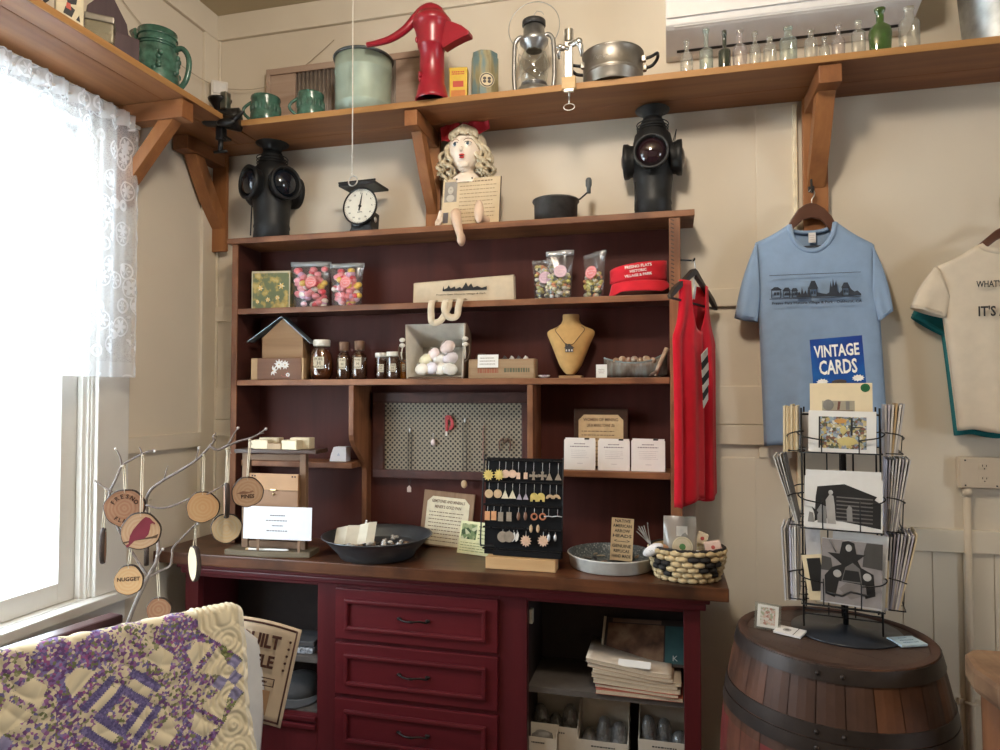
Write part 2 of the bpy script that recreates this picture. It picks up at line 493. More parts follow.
sl = thing('wall_shelf', 'pine shelf on the left wall above the lace curtain', 'shelf', (.15, -1.2, ZSB))
m = MB(PINEY)
m.b2((.004, -3.2, ZSB), (.215, -.1315, ZST), bev=.003); m.b2((.2165, -3.2, ZSB), (WL - .0045, -.1315, ZST), bev=.002); m.use(PEDGEY_LIT); m.b2((WL - .0045, -3.2, ZSB + .001), (WL - .0015, -WB - .002, ZST - .0005))
m.bm.transform(P_(sl)); m.build('plank', sl)
yb = -.56
m = MB(PINEZ); m.b2((.022, yb - .035, 2.24), (.04, yb + .035, ZSB - .001), bev=.003); m.bm.transform(P_(sl)); b = m.build('bracket', sl)
m = MB(PINE); m.b2((.041, yb - .03, ZSB - .07), (WL - .015, yb + .03, ZSB - .001), bev=.003); m.bm.transform(P_(sl)); m.build('arm', b)
m = MB(PINEZ)
m.prism([(.041, ZSB - .25), (.041, ZSB - .32), (.255, ZSB - .071), (.19, ZSB - .071)], .05, Matrix(((1, 0, 0, 0), (0, 0, -1, yb), (0, 1, 0, 0), (0, 0, 0, 1))), bev=.003)
m.bm.transform(P_(sl)); m.build('brace', b)

# ================================================================ hutch
HT, HD = 2.185, .185
Z1, Z3 = 1.885, 1.584          # upper and lower full shelves (top faces)
ZK = .90                        # counter top
HX0, HX1 = .228, 2.068
hut = thing('hutch', 'open wooden hutch with dark red back panel standing on the counter', 'hutch', (1.15, -.09, ZK))
inv = P_(hut)
def hp(name, fn, *mats, par=None):
    m = MB(*mats); fn(m); m.bm.transform(inv); return m.build(name, par or hut)
hp('top_board', lambda m: (m.b2((.205, -.192, HT - .024), (2.12, -.003, HT), bev=.003)), EDGE)
hp('side_panel', lambda m: (m.b2((HX0, -.178, ZK), (HX0 + .024, -.003, HT - .025)), m.use(EDGEZ), m.b2((HX0 - .002, -HD, ZK), (HX0 + .026, -.1785, HT - .025), bev=.002)), HIN)
hp('side_panel', lambda m: (m.b2((HX1 - .036, -.178, ZK), (HX1, -.003, HT - .025)), m.use(EDGEZ), m.b2((HX1 - .038, -HD, ZK), (HX1 + .002, -.1785, HT - .025), bev=.002), m.use(DWOOD), [m.b2((-.006, -.0008, -.0022), (.006, .0006, .0022), T(HX1 - .026, -HD, Z1 + .02 + .0145 * k) @ RY(28)) for k in range(18)]), HIN)
hp('back_panel', lambda m: m.b2((HX0 + .025, -.014, ZK), (HX1 - .037, -.003, HT - .025)), HBACK)
for z in (Z1, Z3):
    hp('shelf', lambda m: (m.b2((HX0 + .0265, -.17, z - .022), (HX1 - .0385, -.0145, z)), m.use(EDGE), m.b2((HX0 + .0265, -.1835, z - .024), (HX1 - .0385, -.1705, z), bev=.003)), HIN)
xd1 = atY(351, 420, -HD).x
xd2 = atY(530, 420, -HD).x
def ogee(m, x, w):
    top = Z3 - .025
    pts = [(-.0145, ZK), (-.0145, top), (-HD, top)] + [(-HD, top - .2)] + [(-HD + .125 * (1 - math.cos(PI * t)) / 2, top - .2 - .16 * t) for t in (.15, .3, .45, .6, .75, .9, 1)] + [(-HD + .125, ZK)]
    m.prism(pts, w, Matrix(((0, 0, 1, x), (1, 0, 0, 0), (0, 1, 0, 0), (0, 0, 0, 1))), bev=.002)
hp('divider', lambda m: ogee(m, xd1, .022), EDGEZ)
hp('divider', lambda m: m.b2((xd2 - .011, -HD, 1.20), (xd2 + .011, -.0145, Z3 - .025), bev=.002), EDGEZ)
ZL = atY(320, 462, -.15).z      # small shelf on the left
hp('shelf', lambda m: m.b2((HX0 + .0265, -.15, ZL - .024), (xd1 - .012, -.0145, ZL), bev=.003), EDGE)
ZR = atY(615, 471.5, -.178).z   # card shelf on the right
hp('shelf', lambda m: m.b2((xd2 - .011, -.182, ZR - .024), (HX1 - .0385, -.0145, ZR), bev=.003), EDGE)
pc = atY(521, 449, -.10)
o = MB(WHITE); o.prism([(-.006, -.03), (.008, -.026), (.010, .022), (.002, .03), (-.008, .004)], .0012, RY(0) @ FR); o = o.build('paper_tag', loc=(xd2 - .0125, -.10, pc.z), rot=(0, 0, R(-62))); tag(o, 'small cream paper tag fixed to the divider right of the grille', 'tag')
# pierced tin panel in a frame, on the back between the dividers
def tinpat():
    m, nt, b, o = _new('pierced_tin')
    tc = nd(nt, 'ShaderNodeTexCoord'); sp = nd(nt, 'ShaderNodeSeparateXYZ'); nt.links.new(tc.outputs['Object'], sp.inputs[0])
    def sw(op, s):
        a = nd(nt, 'ShaderNodeMath', operation=op); nt.links.new(sp.outputs['X'], a.inputs[0]); nt.links.new(sp.outputs['Z'], a.inputs[1])
        k = nd(nt, 'ShaderNodeMath', operation='MULTIPLY'); nt.links.new(a.outputs[0], k.inputs[0]); k.inputs[1].default_value = s
        q = nd(nt, 'ShaderNodeMath', operation='SINE'); nt.links.new(k.outputs[0], q.inputs[0]); return q.outputs[0]
    a, c = sw('ADD', 2 * PI / .0205), sw('SUBTRACT', 2 * PI / .0205)
    ad = nd(nt, 'ShaderNodeMath', operation='ADD'); nt.links.new(a, ad.inputs[0]); nt.links.new(c, ad.inputs[1])
    nt.links.new(ramp(nt, ad.outputs[0], [(0.0, (.27, .22, .155)), (.42, (.24, .20, .14)), (.5, (.012, .009, .008)), (1, (.01, .008, .007))]), b.inputs['Base Color'])
    b.inputs['Roughness'].default_value = .6
    return m
TIN = tinpat()
cx, w, z0, h = fit(385, 522, 403, 471, -.035)
tp = hp('grille_frame', lambda m: [m.b2(a, b, bev=.004) for a, b in (
    ((cx - w / 2 - .05, -.05, z0 - .035), (cx + w / 2 + .03, -.015, z0)), ((cx - w / 2 - .05, -.05, z0 + h), (cx + w / 2 + .03, -.015, z0 + h + .045)),
    ((cx - w / 2 - .05, -.05, z0), (cx - w / 2, -.015, z0 + h)), ((cx + w / 2, -.05, z0), (cx + w / 2 + .03, -.015, z0 + h)))], HIN)
hp('pierced_grille', lambda m: m.b2((cx - w / 2, -.036, z0), (cx + w / 2, -.0155, z0 + h)), TIN, par=tp)
GRX, GRW, GRZ, GRH = cx, w, z0, h

# ================================================================ counter and base cabinet
ct = MB(CTOP)
ct.b2((.03, -.392, ZK - .045), (2.209, -.003, ZK - .0005), bev=.004)
o = ct.build('countertop'); tag(o, 'thick dark brown wooden countertop on the red cabinet', 'countertop')
CF = -.335                      # cabinet face
cab = thing('base_cabinet', 'dark red cabinet of drawers and open bays under the countertop', 'cabinet', (1.1, -.17, 0))
inv2 = P_(cab)
def cp(name, fn, *mats, par=None):
    m = MB(*mats); fn(m); m.bm.transform(inv2); return m.build(name, par or cab)
def ux(u, v=680, Y=CF): return atY(u, v, Y).x
def vz(u, v, Y=CF): return atY(u, v, Y).z
xa, xb_, xc, xd, xe, xf, xg, xh = ux(184), ux(197), ux(317), ux(336), ux(499), ux(527), ux(684), ux(701)
ztop = ZK - .0455
zop = vz(420, 590); 
def face(m):
    zt = vz(610, 607)
    m.b2((xa, CF, .06), (xb_, -.3, ztop), bev=.003)                 # stiles
    m.b2((xc, CF, .06), (xd, -.3, ztop), bev=.003); m.b2((xe, CF, .06), (xf, -.3, ztop), bev=.003); m.b2((xg, CF, .06), (xh, -.3, ztop), bev=.003)
    m.b2((xb_, CF, zt), (xc, -.3, ztop), bev=.003); m.b2((xd, CF, zt + .01), (xe, -.3, ztop), bev=.003); m.b2((xf, CF, zt), (xg, -.3, ztop), bev=.003)
    m.b2((xb_, CF, .06), (xc, -.3, .30), bev=.003); m.b2((xf, CF, .06), (xg, -.3, .17), bev=.003); m.b2((xd, CF + .001, .06), (xe, -.3, zt + .012))
cp('face_frame', face, CABR)
cp('moulding', lambda m: (m.b2((xa - .02, CF - .03, ztop - .02), (xh + .03, CF - .0005, ztop), bev=.006), m.b2((xa - .01, CF - .016, ztop - .045), (xh + .018, CF - .0005, ztop - .0205), bev=.006)), CABX)
cp('moulding', lambda m: (m.b2((xb_ - .0, CF - .014, .285), (xc, CF - .0005, .305), bev=.005), m.b2((xb_, CF - .014, .255), (xc, CF - .0005, .275), bev=.005)), CABX)
def carcass(m):
    m.b2((xa, -.2995, .06), (xa + .02, -.004, ztop)); m.b2((xh - .02, -.2995, .06), (xh, -.004, ztop))
    m.use(CABIN); m.b2((xa + .021, -.016, .06), (xh - .021, -.004, ztop))
    m.b2((xc + .005, -.2995, .06), (xc + .02, -.017, ztop)); m.b2((xf - .02, -.2995, .06), (xf - .005, -.017, ztop))
    m.b2((xa + .021, -.2995, .06), (xh - .021, -.017, .075))
cp('carcass', carcass, CABR)
zs_r = vz(556, 689, -.30); zs_l = vz(285, 655, -.30)
SHG = plain('shelf_grey', (.10, .085, .075), .6)
cp('shelf', lambda m: m.b2((xf - .004, -.298, zs_r - .02), (xh - .021, -.018, zs_r)), SHG)
cp('shelf', lambda m: m.b2((xa + .021, -.298, zs_l - .02), (xc + .004, -.018, zs_l)), SHG)
cp('shelf', lambda m: m.b2((xa + .021, -.298, .29), (xc + .004, -.018, .305)), SHG)
BRZ = plain('dark_pull', (.03, .026, .024), .35, .8)
dz = [(594, 646), (650, 702.5), (707.5, 761), (765, 820)]
for (va, vb) in dz:
    zt_, zb_ = vz(417, va, CF - .014), vz(417, vb, CF - .014)
    if zb_ < .1: zb_ = .1
    def dfront(m):
        x0, x1 = xd + .002, xe - .002
        m.b2((x0, CF - .014, zb_), (x1, CF - .0005, zt_), bev=.003)
        # raised rim of moulding round a sunk field
        a, e = .040, .040
        for q0, q1 in (((x0 + a, CF - .026, zt_ - e - .012), (x1 - a, CF - .0145, zt_ - e + .004)), ((x0 + a, CF - .026, zb_ + e - .004), (x1 - a, CF - .0145, zb_ + e + .012)),
                       ((x0 + a, CF - .026, zb_ + e), (x0 + a + .016, CF - .0145, zt_ - e)), ((x1 - a - .016, CF - .026, zb_ + e), (x1 - a, CF - .0145, zt_ - e))):
            m.b2(q0, q1, bev=.005)
    d = cp('drawer', dfront, CABX)
    zc = (zt_ + zb_) / 2; xm = (xd + xe) / 2 - .0
    def pull(m):
        m.sm = True
        pts = [(-.058, -.004), (-.05, -.014), (-.03, -.022), (0, -.03), (.03, -.022), (.05, -.014), (.058, -.004)]
        m.tube(smoothpath([(xm + a, CF - .0145 + b, zc + .004 * math.sin(a * 90)) for a, b in pts], 4), .0035, 6)
        for s in (-1, 1): m.ell((xm + s * .055, CF - .018, zc), (.01, .005, .006))
        m.ell((xm, CF - .044, zc), (.012, .004, .005))
    cp('handle', pull, BRZ, par=d)

LATCH = plain('latch_cream', (.55, .48, .36), .5)
cp('catch', lambda m: m.b2((xc - .010, -.298, ztop - .13), (xc - .0005, -.27, ztop - .095), bev=.002), LATCH)
cp('catch', lambda m: m.b2((xf + .0005, -.298, ztop - .15), (xf + .012, -.27, ztop - .10), bev=.002), LATCH)
# ================================================================ things on the high shelf (back wall)
ZT = ZST + .0005
MUGG = plain('green_glaze', (.055, .135, .098), .22, var=.45, scale=35, bmp=.5, bscale=60, spec=.6)
mug_names = ('leftmost of the two, nearer the corner', 'right one, nearer the pale bucket')
def mug(u0, u1, v0, label, Y=-.235):
    cx, w, h = std(u0, u1, v0, ZT, Y); r = w * .47; h = atY((u0 + u1) / 2, v0, Y - r).z - ZT
    t = thing('mug', label, 'mug', (cx, Y, ZT), 200, 'green stoneware mugs')
    m = MB(MUGG, smooth=True)
    m.lathe([(0, 0), (r * .96, 0), (r * 1.0, .006), (r * .99, h * .3), (r * .94, h * .5), (r * .93, h * .86), (r * .97, h * .93), (r * .95, h), (r * .87, h), (r * .84, h * .5), (r * .84, .012), (0, .010)], 26)
    for a in range(0, 360, 20):       # pressed relief band
        m.ell((r * .91 * math.cos(R(a)), r * .91 * math.sin(R(a)), h * .55), (.007, .007, .02), u=8, v=5)
    m.build('mug_body', t)
    m = MB(MUGG); m.tube([(r * .9 + .0, 0, h * .84)] + [(r * .92 + .034 * math.sin(PI * k / 8), 0, h * (.84 - .68 * k / 8)) for k in range(1, 8)] + [(r * .92, 0, h * .16)], .0065, 8); m.build('handle', t)
mug(252, 280, 91, 'green embossed stoneware mug on the high shelf, nearer the wall corner')
mug(298, 324, 88, 'green embossed stoneware mug standing right beside the pale green bucket')

# washboard lying on its side behind the mugs and the bucket
WBW = wood('washboard_wood', (.34, .22, .16), (.52, .40, .32), 0, .8, .7)
x0 = atY(268, 90, -.045).x; x1 = atY(424, 60, -.045).x; zt = atY(345, 59, -.045).z
t = thing('washboard', 'old wooden washboard on its side behind the mugs and bucket', 'washboard', ((x0 + x1) / 2, -.03, ZT))
W = x1 - x0; H = zt - ZT
for nm, p0, p1 in (('rail', (-W / 2, -.012, H - .028), (W / 2, .012, H)), ('rail', (-W / 2, -.012, 0), (W / 2, .012, .028)), ('end_post', (-W / 2 - .012, -.014, 0), (-W / 2 + .006, .014, H))):
    m = MB(WBW); m.b2(p0, p1, bev=.003); m.build(nm, t)
m = MB(WBW); m.b2((-W / 2 + .0065, -.006, .029), (-W / 2 + .13, .006, H - .029)); m.build('board', t)
m = MB(WBW); m.b2((W / 2 - .13, -.006, .029), (W / 2 - .01, .006, H - .029)); m.build('board', t)
m = MB(plain('zinc_old', (.36, .30, .26), .5, .6), smooth=True)
m.grid(120, 1, lambda a, b: (-W / 2 + .131 + (W - .262) * a, .007 * math.sin(a * 2 * PI * 24), .029 + (H - .058) * b)); m.build('ribbed_metal', t, solid=.001)

# pale green bucket
Yb = -.172
cx, w, _ = std(335, 393, 48, ZT, Yb); r = w * .45
h = atY(364, 43, Yb - r).z - ZT
BUC = plain('pale_green_zinc', (.36, .44, .365), .5, .15, var=.14, scale=9, bmp=.1)
t = thing('bucket', 'pale green metal bucket with dark rim beside the red pump', 'bucket', (cx, Yb, ZT))
m = MB(BUC, smooth=True)
pr = [(0, 0), (r * .95, 0), (r * .955, h * .2), (r * .975, h * .21), (r * .96, h * .225), (r * .98, h * .73), (r * 1.0, h * .745), (r * .985, h * .76), (r * .99, h * .95), (r * .97, h * .95), (r * .94, .006), (0, .006)]
m.lathe(pr, 40); m.build('bucket_body', t)
m = MB(plain('rim_dark', (.10, .115, .12), .5, .4)); m.tube([(r * math.cos(R(a)), r * math.sin(R(a)), h * .965) for a in range(0, 360, 9)], .0065, 8, True); m.build('rim', t)

# red pitcher pump
PUMP = plain('pump_red', (.30, .012, .024), .3, var=.12, bmp=.05, spec=.6)
Yp = -.284
P = atY(432, 90, Yp); s = mpp(P)
t = thing('pitcher_pump', 'red cast iron hand water pump with long curved handle', 'pump', (P.x, Yp, ZT))
zz = lambda v: atY(432, v, Yp).z - ZT
m = MB(PUMP, smooth=True)
m.lathe([(16 * s, 0), (17 * s, .004), (16.5 * s, .012), (14.5 * s, zz(90)), (13.5 * s, zz(86)), (12.6 * s, zz(84)), (12.2 * s, zz(50)), (14 * s, zz(49)), (14.5 * s, zz(47)), (16.5 * s, zz(34)), (18.5 * s, zz(27)), (19.5 * s, zz(26)), (19.5 * s, zz(22)), (17.5 * s, zz(20)), (15 * s, zz(16)), (0, zz(15))], 28)
m.lathe([(13 * s, .03), (15 * s, .004), (16 * s, 0)], 28); m.use(BLK); m.lathe([(0, .03), (13 * s, .03)], 28)
m.build('pump_body', t)
m = MB(PUMP)    # spout: open trough to the right
top = [(12 * s, zz(24)), (25 * s, zz(29)), (34 * s, zz(34)), (42 * s, zz(41))]; bot = [(42 * s, zz(44.5)), (34 * s, zz(46)), (24 * s, zz(49)), (14 * s, zz(53)), (12 * s, zz(47))]
m.prism(top + bot, 11 * s, FR, bev=.004); m.build('spout', t, rot=(0, 0, R(-6)))
m = MB(PUMP)
pts = smoothpath([(8 * s, 0, zz(23)), (6 * s, 0, zz(12)), (-2 * s, 0, zz(8.5)), (-10 * s, 0, zz(10)), (-18 * s, -.004, zz(17)), (-28 * s, -.008, zz(27)), (-42 * s, -.014, zz(35)), (-56 * s, -.02, zz(38.5)), (-68 * s, -.026, zz(40))], 5)
n = len(pts); m.tube(pts, [(.026 - .017 * i / n) if i > n * .2 else .02 for i in range(n)], 8); m.build('pump_handle', t)
m = MB(PUMP, smooth=True)
for s_ in (-1, 1): m.b2((-13 * s, s_ * .02 - .005, zz(24)), (4 * s, s_ * .02 + .005, zz(11)), bev=.004)
m.ell((-9 * s, -.036, zz(78)), (.008, .012, .012)); m.ell((-10 * s, -.03, zz(80)), (.006, .008, .018)); m.ell((-13.5 * s, -.03, zz(42)), (.006, .006, .012))
m.build('lug', t)

# small yellow tin, tea tin
YEL = plain('tin_yellow', (.66, .44, .04), .4)
cx, w, h = std(449, 466, 70, ZT, -.23)
t = thing('tin', 'small yellow printed tin between the red pump and tea tin', 'tin', (cx + .006, -.23, ZT), 8)
m = MB(YEL); m.b2((-w / 2, -.018, 0), (w / 2, .018, h), bev=.003)
m.use(plain('tin_red', (.5, .06, .03), .5)); scribble(m, w * .8, .016, T(0, -.0184, h * .85) @ FR, 2, 5)
m.b2((-w * .3, -.0186, h * .45), (w * .3, -.018, h * .62)); m.use(plain('tin_orange', (.6, .2, .03), .5)); m.b2((-w * .4, -.0186, h * .1), (w * .4, -.018, h * .36)); m.build('tin_body', t)
m = MB(YEL); m.b2((-w / 2 - .001, -.019, h - .012), (w / 2 + .001, .019, h + .001), bev=.002); m.build('lid', t)
cx, w, h = std(470, 500, 55, ZT, -.2)
TEA = cells('tea_tin', [(0, (.10, .17, .18)), (.42, (.15, .22, .22)), (.55, (.30, .26, .14)), (.7, (.20, .15, .07))], 30, .45, 'noise', stretch=(1, 1, .25))
t = thing('tea_tin', 'tall blue and gold tea tin with a round emblem', 'tin', (cx, -.2, ZT), 20)
m = MB(TEA); q = w * .40
pts = [(q * math.cos(R(a + 22.5)) * 1.15, q * math.sin(R(a + 22.5))) for a in range(0, 360, 45)]
m.prism(pts, h - .02, T(0, 0, (h - .02) / 2), bev=.003)
yf = -q * math.cos(R(22.5))
m.use(plain('emblem_cream', (.55, .46, .30), .5)); m.cyl(.029, 0, .0015, T(0.004, yf - .0005, h * .4) @ FR, 24)
m.use(plain('emblem_dark', (.05, .04, .04), .5))
m.lathe([(.026, .0016), (.026, .0022), (.022, .0022), (.022, .0016)], 24, T(0.004, yf - .0005, h * .4) @ FR)
for a in (-1, 1):
    for b in (-1, 1): m.ell((.004 + a * .009, yf - .002, h * .4 + b * .006), (.0065, .001, .006))
m.build('tin_body', t)
m = MB(TEA); m.prism([(a * .93, b * .93) for a, b in pts], .02, T(0, 0, h - .0095), bev=.003); m.build('lid', t)

# hurricane lantern
LT = plain('lantern_tin', (.42, .42, .42), .35, .9, var=.2, scale=40)
Yl = -.17
P = atY(534, 60, Yl); s = mpp(P); zz = lambda v: atY(534, v, Yl).z - ZT
t = thing('lantern', 'silver hurricane lantern with clear globe and round wire bail', 'lantern', (P.x, Yl, ZT))
m = MB(LT, smooth=True); m.lathe([(0, 0), (19 * s, 0), (20 * s, .006), (20 * s, .035), (17 * s, .05), (9 * s, .056), (0, .056)], 28); m.build('fuel_tank', t)
m = MB(LT, smooth=True); m.lathe([(0, .057), (7 * s, .057), (7 * s, .066), (13 * s, .07), (13 * s, .074), (4 * s, .078), (3 * s, .092), (0, .092)], 24); m.build('burner', t)
m = MB(GLASS, smooth=True); m.lathe([(11 * s, .0745), (12.5 * s, .08), (15 * s, zz(68)), (14.5 * s, zz(62)), (11.5 * s, zz(54)), (9.5 * s, zz(49))], 28); m.build('globe', t)
m = MB(LT, smooth=True); m.lathe([(8 * s, zz(51)), (9 * s, zz(49)), (14 * s, zz(44)), (14.5 * s, zz(41)), (13 * s, zz(38.5)), (11 * s, zz(37)), (10.5 * s, zz(28)), (0, zz(27.5))], 24); m.build('chimney', t)
m = MB(plain('soot_black', (.03, .03, .03), .5), smooth=True); m.lathe([(10.5 * s, zz(27)), (11.8 * s, zz(26)), (11.8 * s, zz(22)), (9 * s, zz(20.5)), (0, zz(20))], 24); m.build('chimney_cap', t)
m = MB(LT)
for k in (-1, 1):
    m.tube(smoothpath([(k * 9 * s, 0, zz(39)), (k * 14 * s, 0, zz(36)), (k * 18.5 * s, 0, zz(40)), (k * 20 * s, 0, zz(48)), (k * 20.5 * s, 0, zz(75)), (k * 19 * s, 0, .04)], 5), .0085, 10)
m.build('side_tube', t)
m = MB(LT); m.tube([(26 * s * math.cos(R(a)), .0, zz(27) + 26 * s * math.sin(R(a)) * .98) for a in list(range(-50, 231, 10))], .0016, 6); m.build('bail', t)
m = MB(LT)
for k in (-1, 1):
    m.tube([(k * 14 * s, -12.2 * s, .08), (-k * 13 * s, -11 * s, zz(58))], .001, 5); m.tube([(-k * 13 * s, -11 * s, zz(58)), (-k * 14.5 * s, -6 * s, zz(62)), (-k * 14 * s, 12.2 * s, zz(62)), (k * 14 * s, 12.2 * s, .08)], .001, 5)
    m.build('wire_guard', t); m = MB(LT)
m.tube([(0, 0, zz(20)), (0, 0, zz(15)), (3 * s, 0, zz(11.5)), (8 * s, 0, zz(13)), (10 * s, 0, zz(16))], .0013, 5)
m.build('top_loop', t)

# clamp-on cherry pitter at the shelf front
Yc = -WB - .012
P = atY(569, 60, Yc); s = mpp(P)
t = thing('cherry_pitter', 'bright metal clamp-on cherry pitter gripping the shelf edge', 'kitchen tool', (P.x, Yc, ZST))
zz = lambda v: atY(569, v, Yc).z - ZST
m = MB(SILV, smooth=True)
m.b2((-5 * s, -.008, zz(86)), (4 * s, .008, zz(36)), bev=.004)
m.cyl(.016, zz(42), zz(30), T(0.0, 0, 0), 14); m.ell((0, 0, zz(31)), (.015, .012, .008))
m.tube([(0, 0, zz(46)), (8 * s, -.006, zz(44)), (12 * s, -.006, zz(48)), (13 * s, -.004, zz(58))], [.011, .012, .010, .006], 8)
m.tube([(0, 0, zz(50)), (-8 * s, -.004, zz(47)), (-11 * s, -.004, zz(52)), (-10 * s, -.004, zz(58))], [.011, .012, .009, .005], 8)
m.ell((-9 * s, -.01, zz(47)), (.014, .008, .008)); m.ell((10 * s, -.012, zz(44)), (.014, .009, .012))
m.build('pitter_body', t)
m = MB(LWOOD); m.b2((-7 * s, -.014, zz(90)), (7 * s, .006, zz(78)), bev=.002); m.build('wood_pad', t)
m = MB(SILV)
m.b2((-5 * s, -.012, zz(93)), (5 * s, -.004, zz(88)), bev=.002); m.b2((-4 * s, -.012, -.03), (4 * s, .02, -.025), bev=.001); m.tube([(0, 0.004, -.05), (0, .004, -.026)], .004, 8)
m.build('clamp', t)
m = MB(SILV); m.tube([(5.5 * s * math.cos(R(a)), 0, zz(107) + 3.3 * s * math.sin(R(a))) for a in range(0, 360, 24)], .0017, 6, True); m.tube([(0, .004, -.052), (0, 0, zz(104))], .003, 6); m.build('thumb_ring', t)

# big lidless pot
Yq = -.222
cx, w, _ = std(583, 643, 50, ZT, Yq); r = w / 2; h = atY(612, 43, Yq - r * .9).z - ZT
t = thing('cooking_pot', 'dull grey metal pot with side handles on the high shelf', 'pot', (cx, Yq, ZT))
m = MB(PEW, smooth=True)
m.use(BLACK); m.lathe([(0, 0), (r * .95, 0)], 44); m.use(PEW); m.lathe([(r * .95, 0), (r * .98, .006), (r * .985, h * .32), (r * 1.0, h * .335), (r * .99, h * .35), (r * .99, h * .40), (r * 1.0, h * .415), (r * .99, h * .43), (r * 1.0, h * .97), (r * 1.03, h), (r * .98, h), (r * .96, .006), (0, .005)], 44)
m.use(plain('pewter_light', (.36, .34, .31), .4, .8)); m.tube(smoothpath([(-.06, -r * .86, h * .60), (-.052, -r * .90, h * .70), (-.044, -r * .93, h * .58), (-.034, -r * .95, h * .66), (-.022, -r * .97, h * .58), (-.012, -r * .985, h * .65), (.0, -r * .985, h * .60)], 5), .0016, 5)
m.build('pot_body', t)
for k in (1, -1):
    m = MB(BLACK); m.tube(smoothpath([(k * r * .98, -.035, h * .66), (k * (r + .03), -.035, h * .72), (k * (r + .05), -.02, h * .86), (k * (r + .05), .02, h * .86), (k * (r + .03), .035, h * .72), (k * r * .98, .035, h * .66)], 4), .006, 8)
    hd = m.build('handle', t)
    m = MB(SILV); m.b2((k * r - .004, -.045, h * .58), (k * r + .012, -.027, h * .76), bev=.003); m.b2((k * r - .004, .027, h * .58), (k * r + .012, .045, h * .76), bev=.003); m.build('handle_lug', hd)

# little bottles in a row
def bottle(u0, u1, vt, style, tint, label):
    Y = -.235
    cx, w, h = std(u0, u1, vt, ZT, Y); r = w / 2
    key = {'clear': (.90, .90, .87), 'aqua': (.80, .88, .86), 'dark': (.06, .12, .09), 'purple': (.86, .82, .82), 'green': (.16, .36, .08)}[tint]
    mt = clear('bottle_' + tint, key, .10, .05, .55, .16 if tint not in ('dark', 'green') else .25, [k * .8 for k in key])
    t = thing('bottle', label, 'bottle', (cx, Y, ZT), random.uniform(-8, 8), 'old glass bottles along the high shelf')
    m = MB(mt, smooth=True)
    nr = max(.007, r * .33)
    prof = {'round': [(0, 0), (r * .9, 0), (r, .006), (r, h * .52), (r * .8, h * .64), (nr, h * .72), (nr * .95, h * .92), (nr * 1.3, h * .93), (nr * 1.3, h), (nr * .8, h)],
            'tall': [(0, 0), (r * .9, 0), (r, .006), (r, h * .5), (r * .93, h * .55), (nr, h * .60), (nr, h * .9), (nr * 1.25, h * .91), (nr * 1.25, h), (nr * .8, h)],
            'flask': [(0, 0), (r * .8, 0), (r * .9, .006), (r, h * .5), (r * .85, h * .62), (nr, h * .7), (nr, h * .9), (nr * 1.3, h * .91), (nr * 1.3, h), (nr * .8, h)],
            'squat': [(0, 0), (r * .9, 0), (r, .006), (r, h * .66), (r * .8, h * .74), (nr * 1.3, h * .78), (nr * 1.3, h * .92), (nr * 1.6, h * .94), (nr * 1.6, h), (nr, h)]}[style]
    if style in ('squat', 'flask') or tint == 'purple':
        M = Matrix.Diagonal((1, .62, 1, 1))
        m.lathe(prof, 20, M)
    else: m.lathe(prof, 20)
    m.build('glass', t)
    if tint != 'dark':
        m = MB(mt); m.lathe([(nr * 1.32, h * .93), (nr * 1.5, h * .95), (nr * 1.5, h * .985), (nr * 1.25, h)], 14, Matrix.Diagonal((1, .62 if style in ('squat', 'flask') or tint == 'purple' else 1, 1, 1))); m.build('lip', t)
BT = [(680, 693, 41, 'round', 'clear', 'narrow clear bottle, first of the row on the pot side'),
      (699, 713, 29, 'tall', 'aqua', 'long-necked aqua bottle just before the dark green bottle'),
      (718, 730.5, 31, 'tall', 'dark', 'slim dark green, nearly black bottle in the bottle row'),
      (732, 747, 30, 'flask', 'purple', 'flat purplish bottle just right of the nearly black bottle'),
      (749, 760.5, 32, 'round', 'clear', 'clear bottle with neck bulge, second right of the nearly black one'),
      (763, 776.5, 37, 'squat', 'clear', 'squat clear bottle just left of the wide aqua bottle'),
      (779, 797, 27, 'squat', 'aqua', 'wide aqua bottle above the shirt bracket'),
      (804, 817.5, 30, 'squat', 'clear', 'clear square-shouldered bottle just right of the wide aqua bottle'),
      (818.5, 830, 37, 'round', 'clear', 'shortest clear bottle, directly above the shelf bracket'),
      (831, 845, 24, 'flask', 'purple', 'tall pale purple flask bottle between the shortest bottle and a clear one'),
      (851, 865.5, 21, 'squat', 'clear', 'clear medicine bottle just left of the bright green flask'),
      (868, 891.5, 8, 'flask', 'green', 'round-bodied bright green glass flask bottle'),
      (898, 919.5, 7, 'squat', 'clear', 'largest clear bottle, last of the row near the steel pail')]
for b in BT: bottle(*b)

# steel pail at the right end
P = atY(1003, 20, -.15); s = mpp(P)
r = (atY(1003, 33, -.15).x - atY(967, 33, -.15).x); h = .26
t = thing('pail', 'mottled galvanised steel pail at the right end of the shelf', 'pail', (P.x, -.15, ZT))
m = MB(GALV, smooth=True); m.lathe([(0, 0), (r, 0), (r * 1.03, .01), (r * 1.22, h), (r * 1.26, h + .004), (r * 1.2, h), (r * .98, .008), (0, .008)], 36); m.build('pail_body', t)
m = MB(GALV); m.tube([(r * 1.25 * math.cos(R(a)), r * 1.25 * math.sin(R(a)), h) for a in range(0, 360, 10)], .005, 8, True); m.build('rim', t)

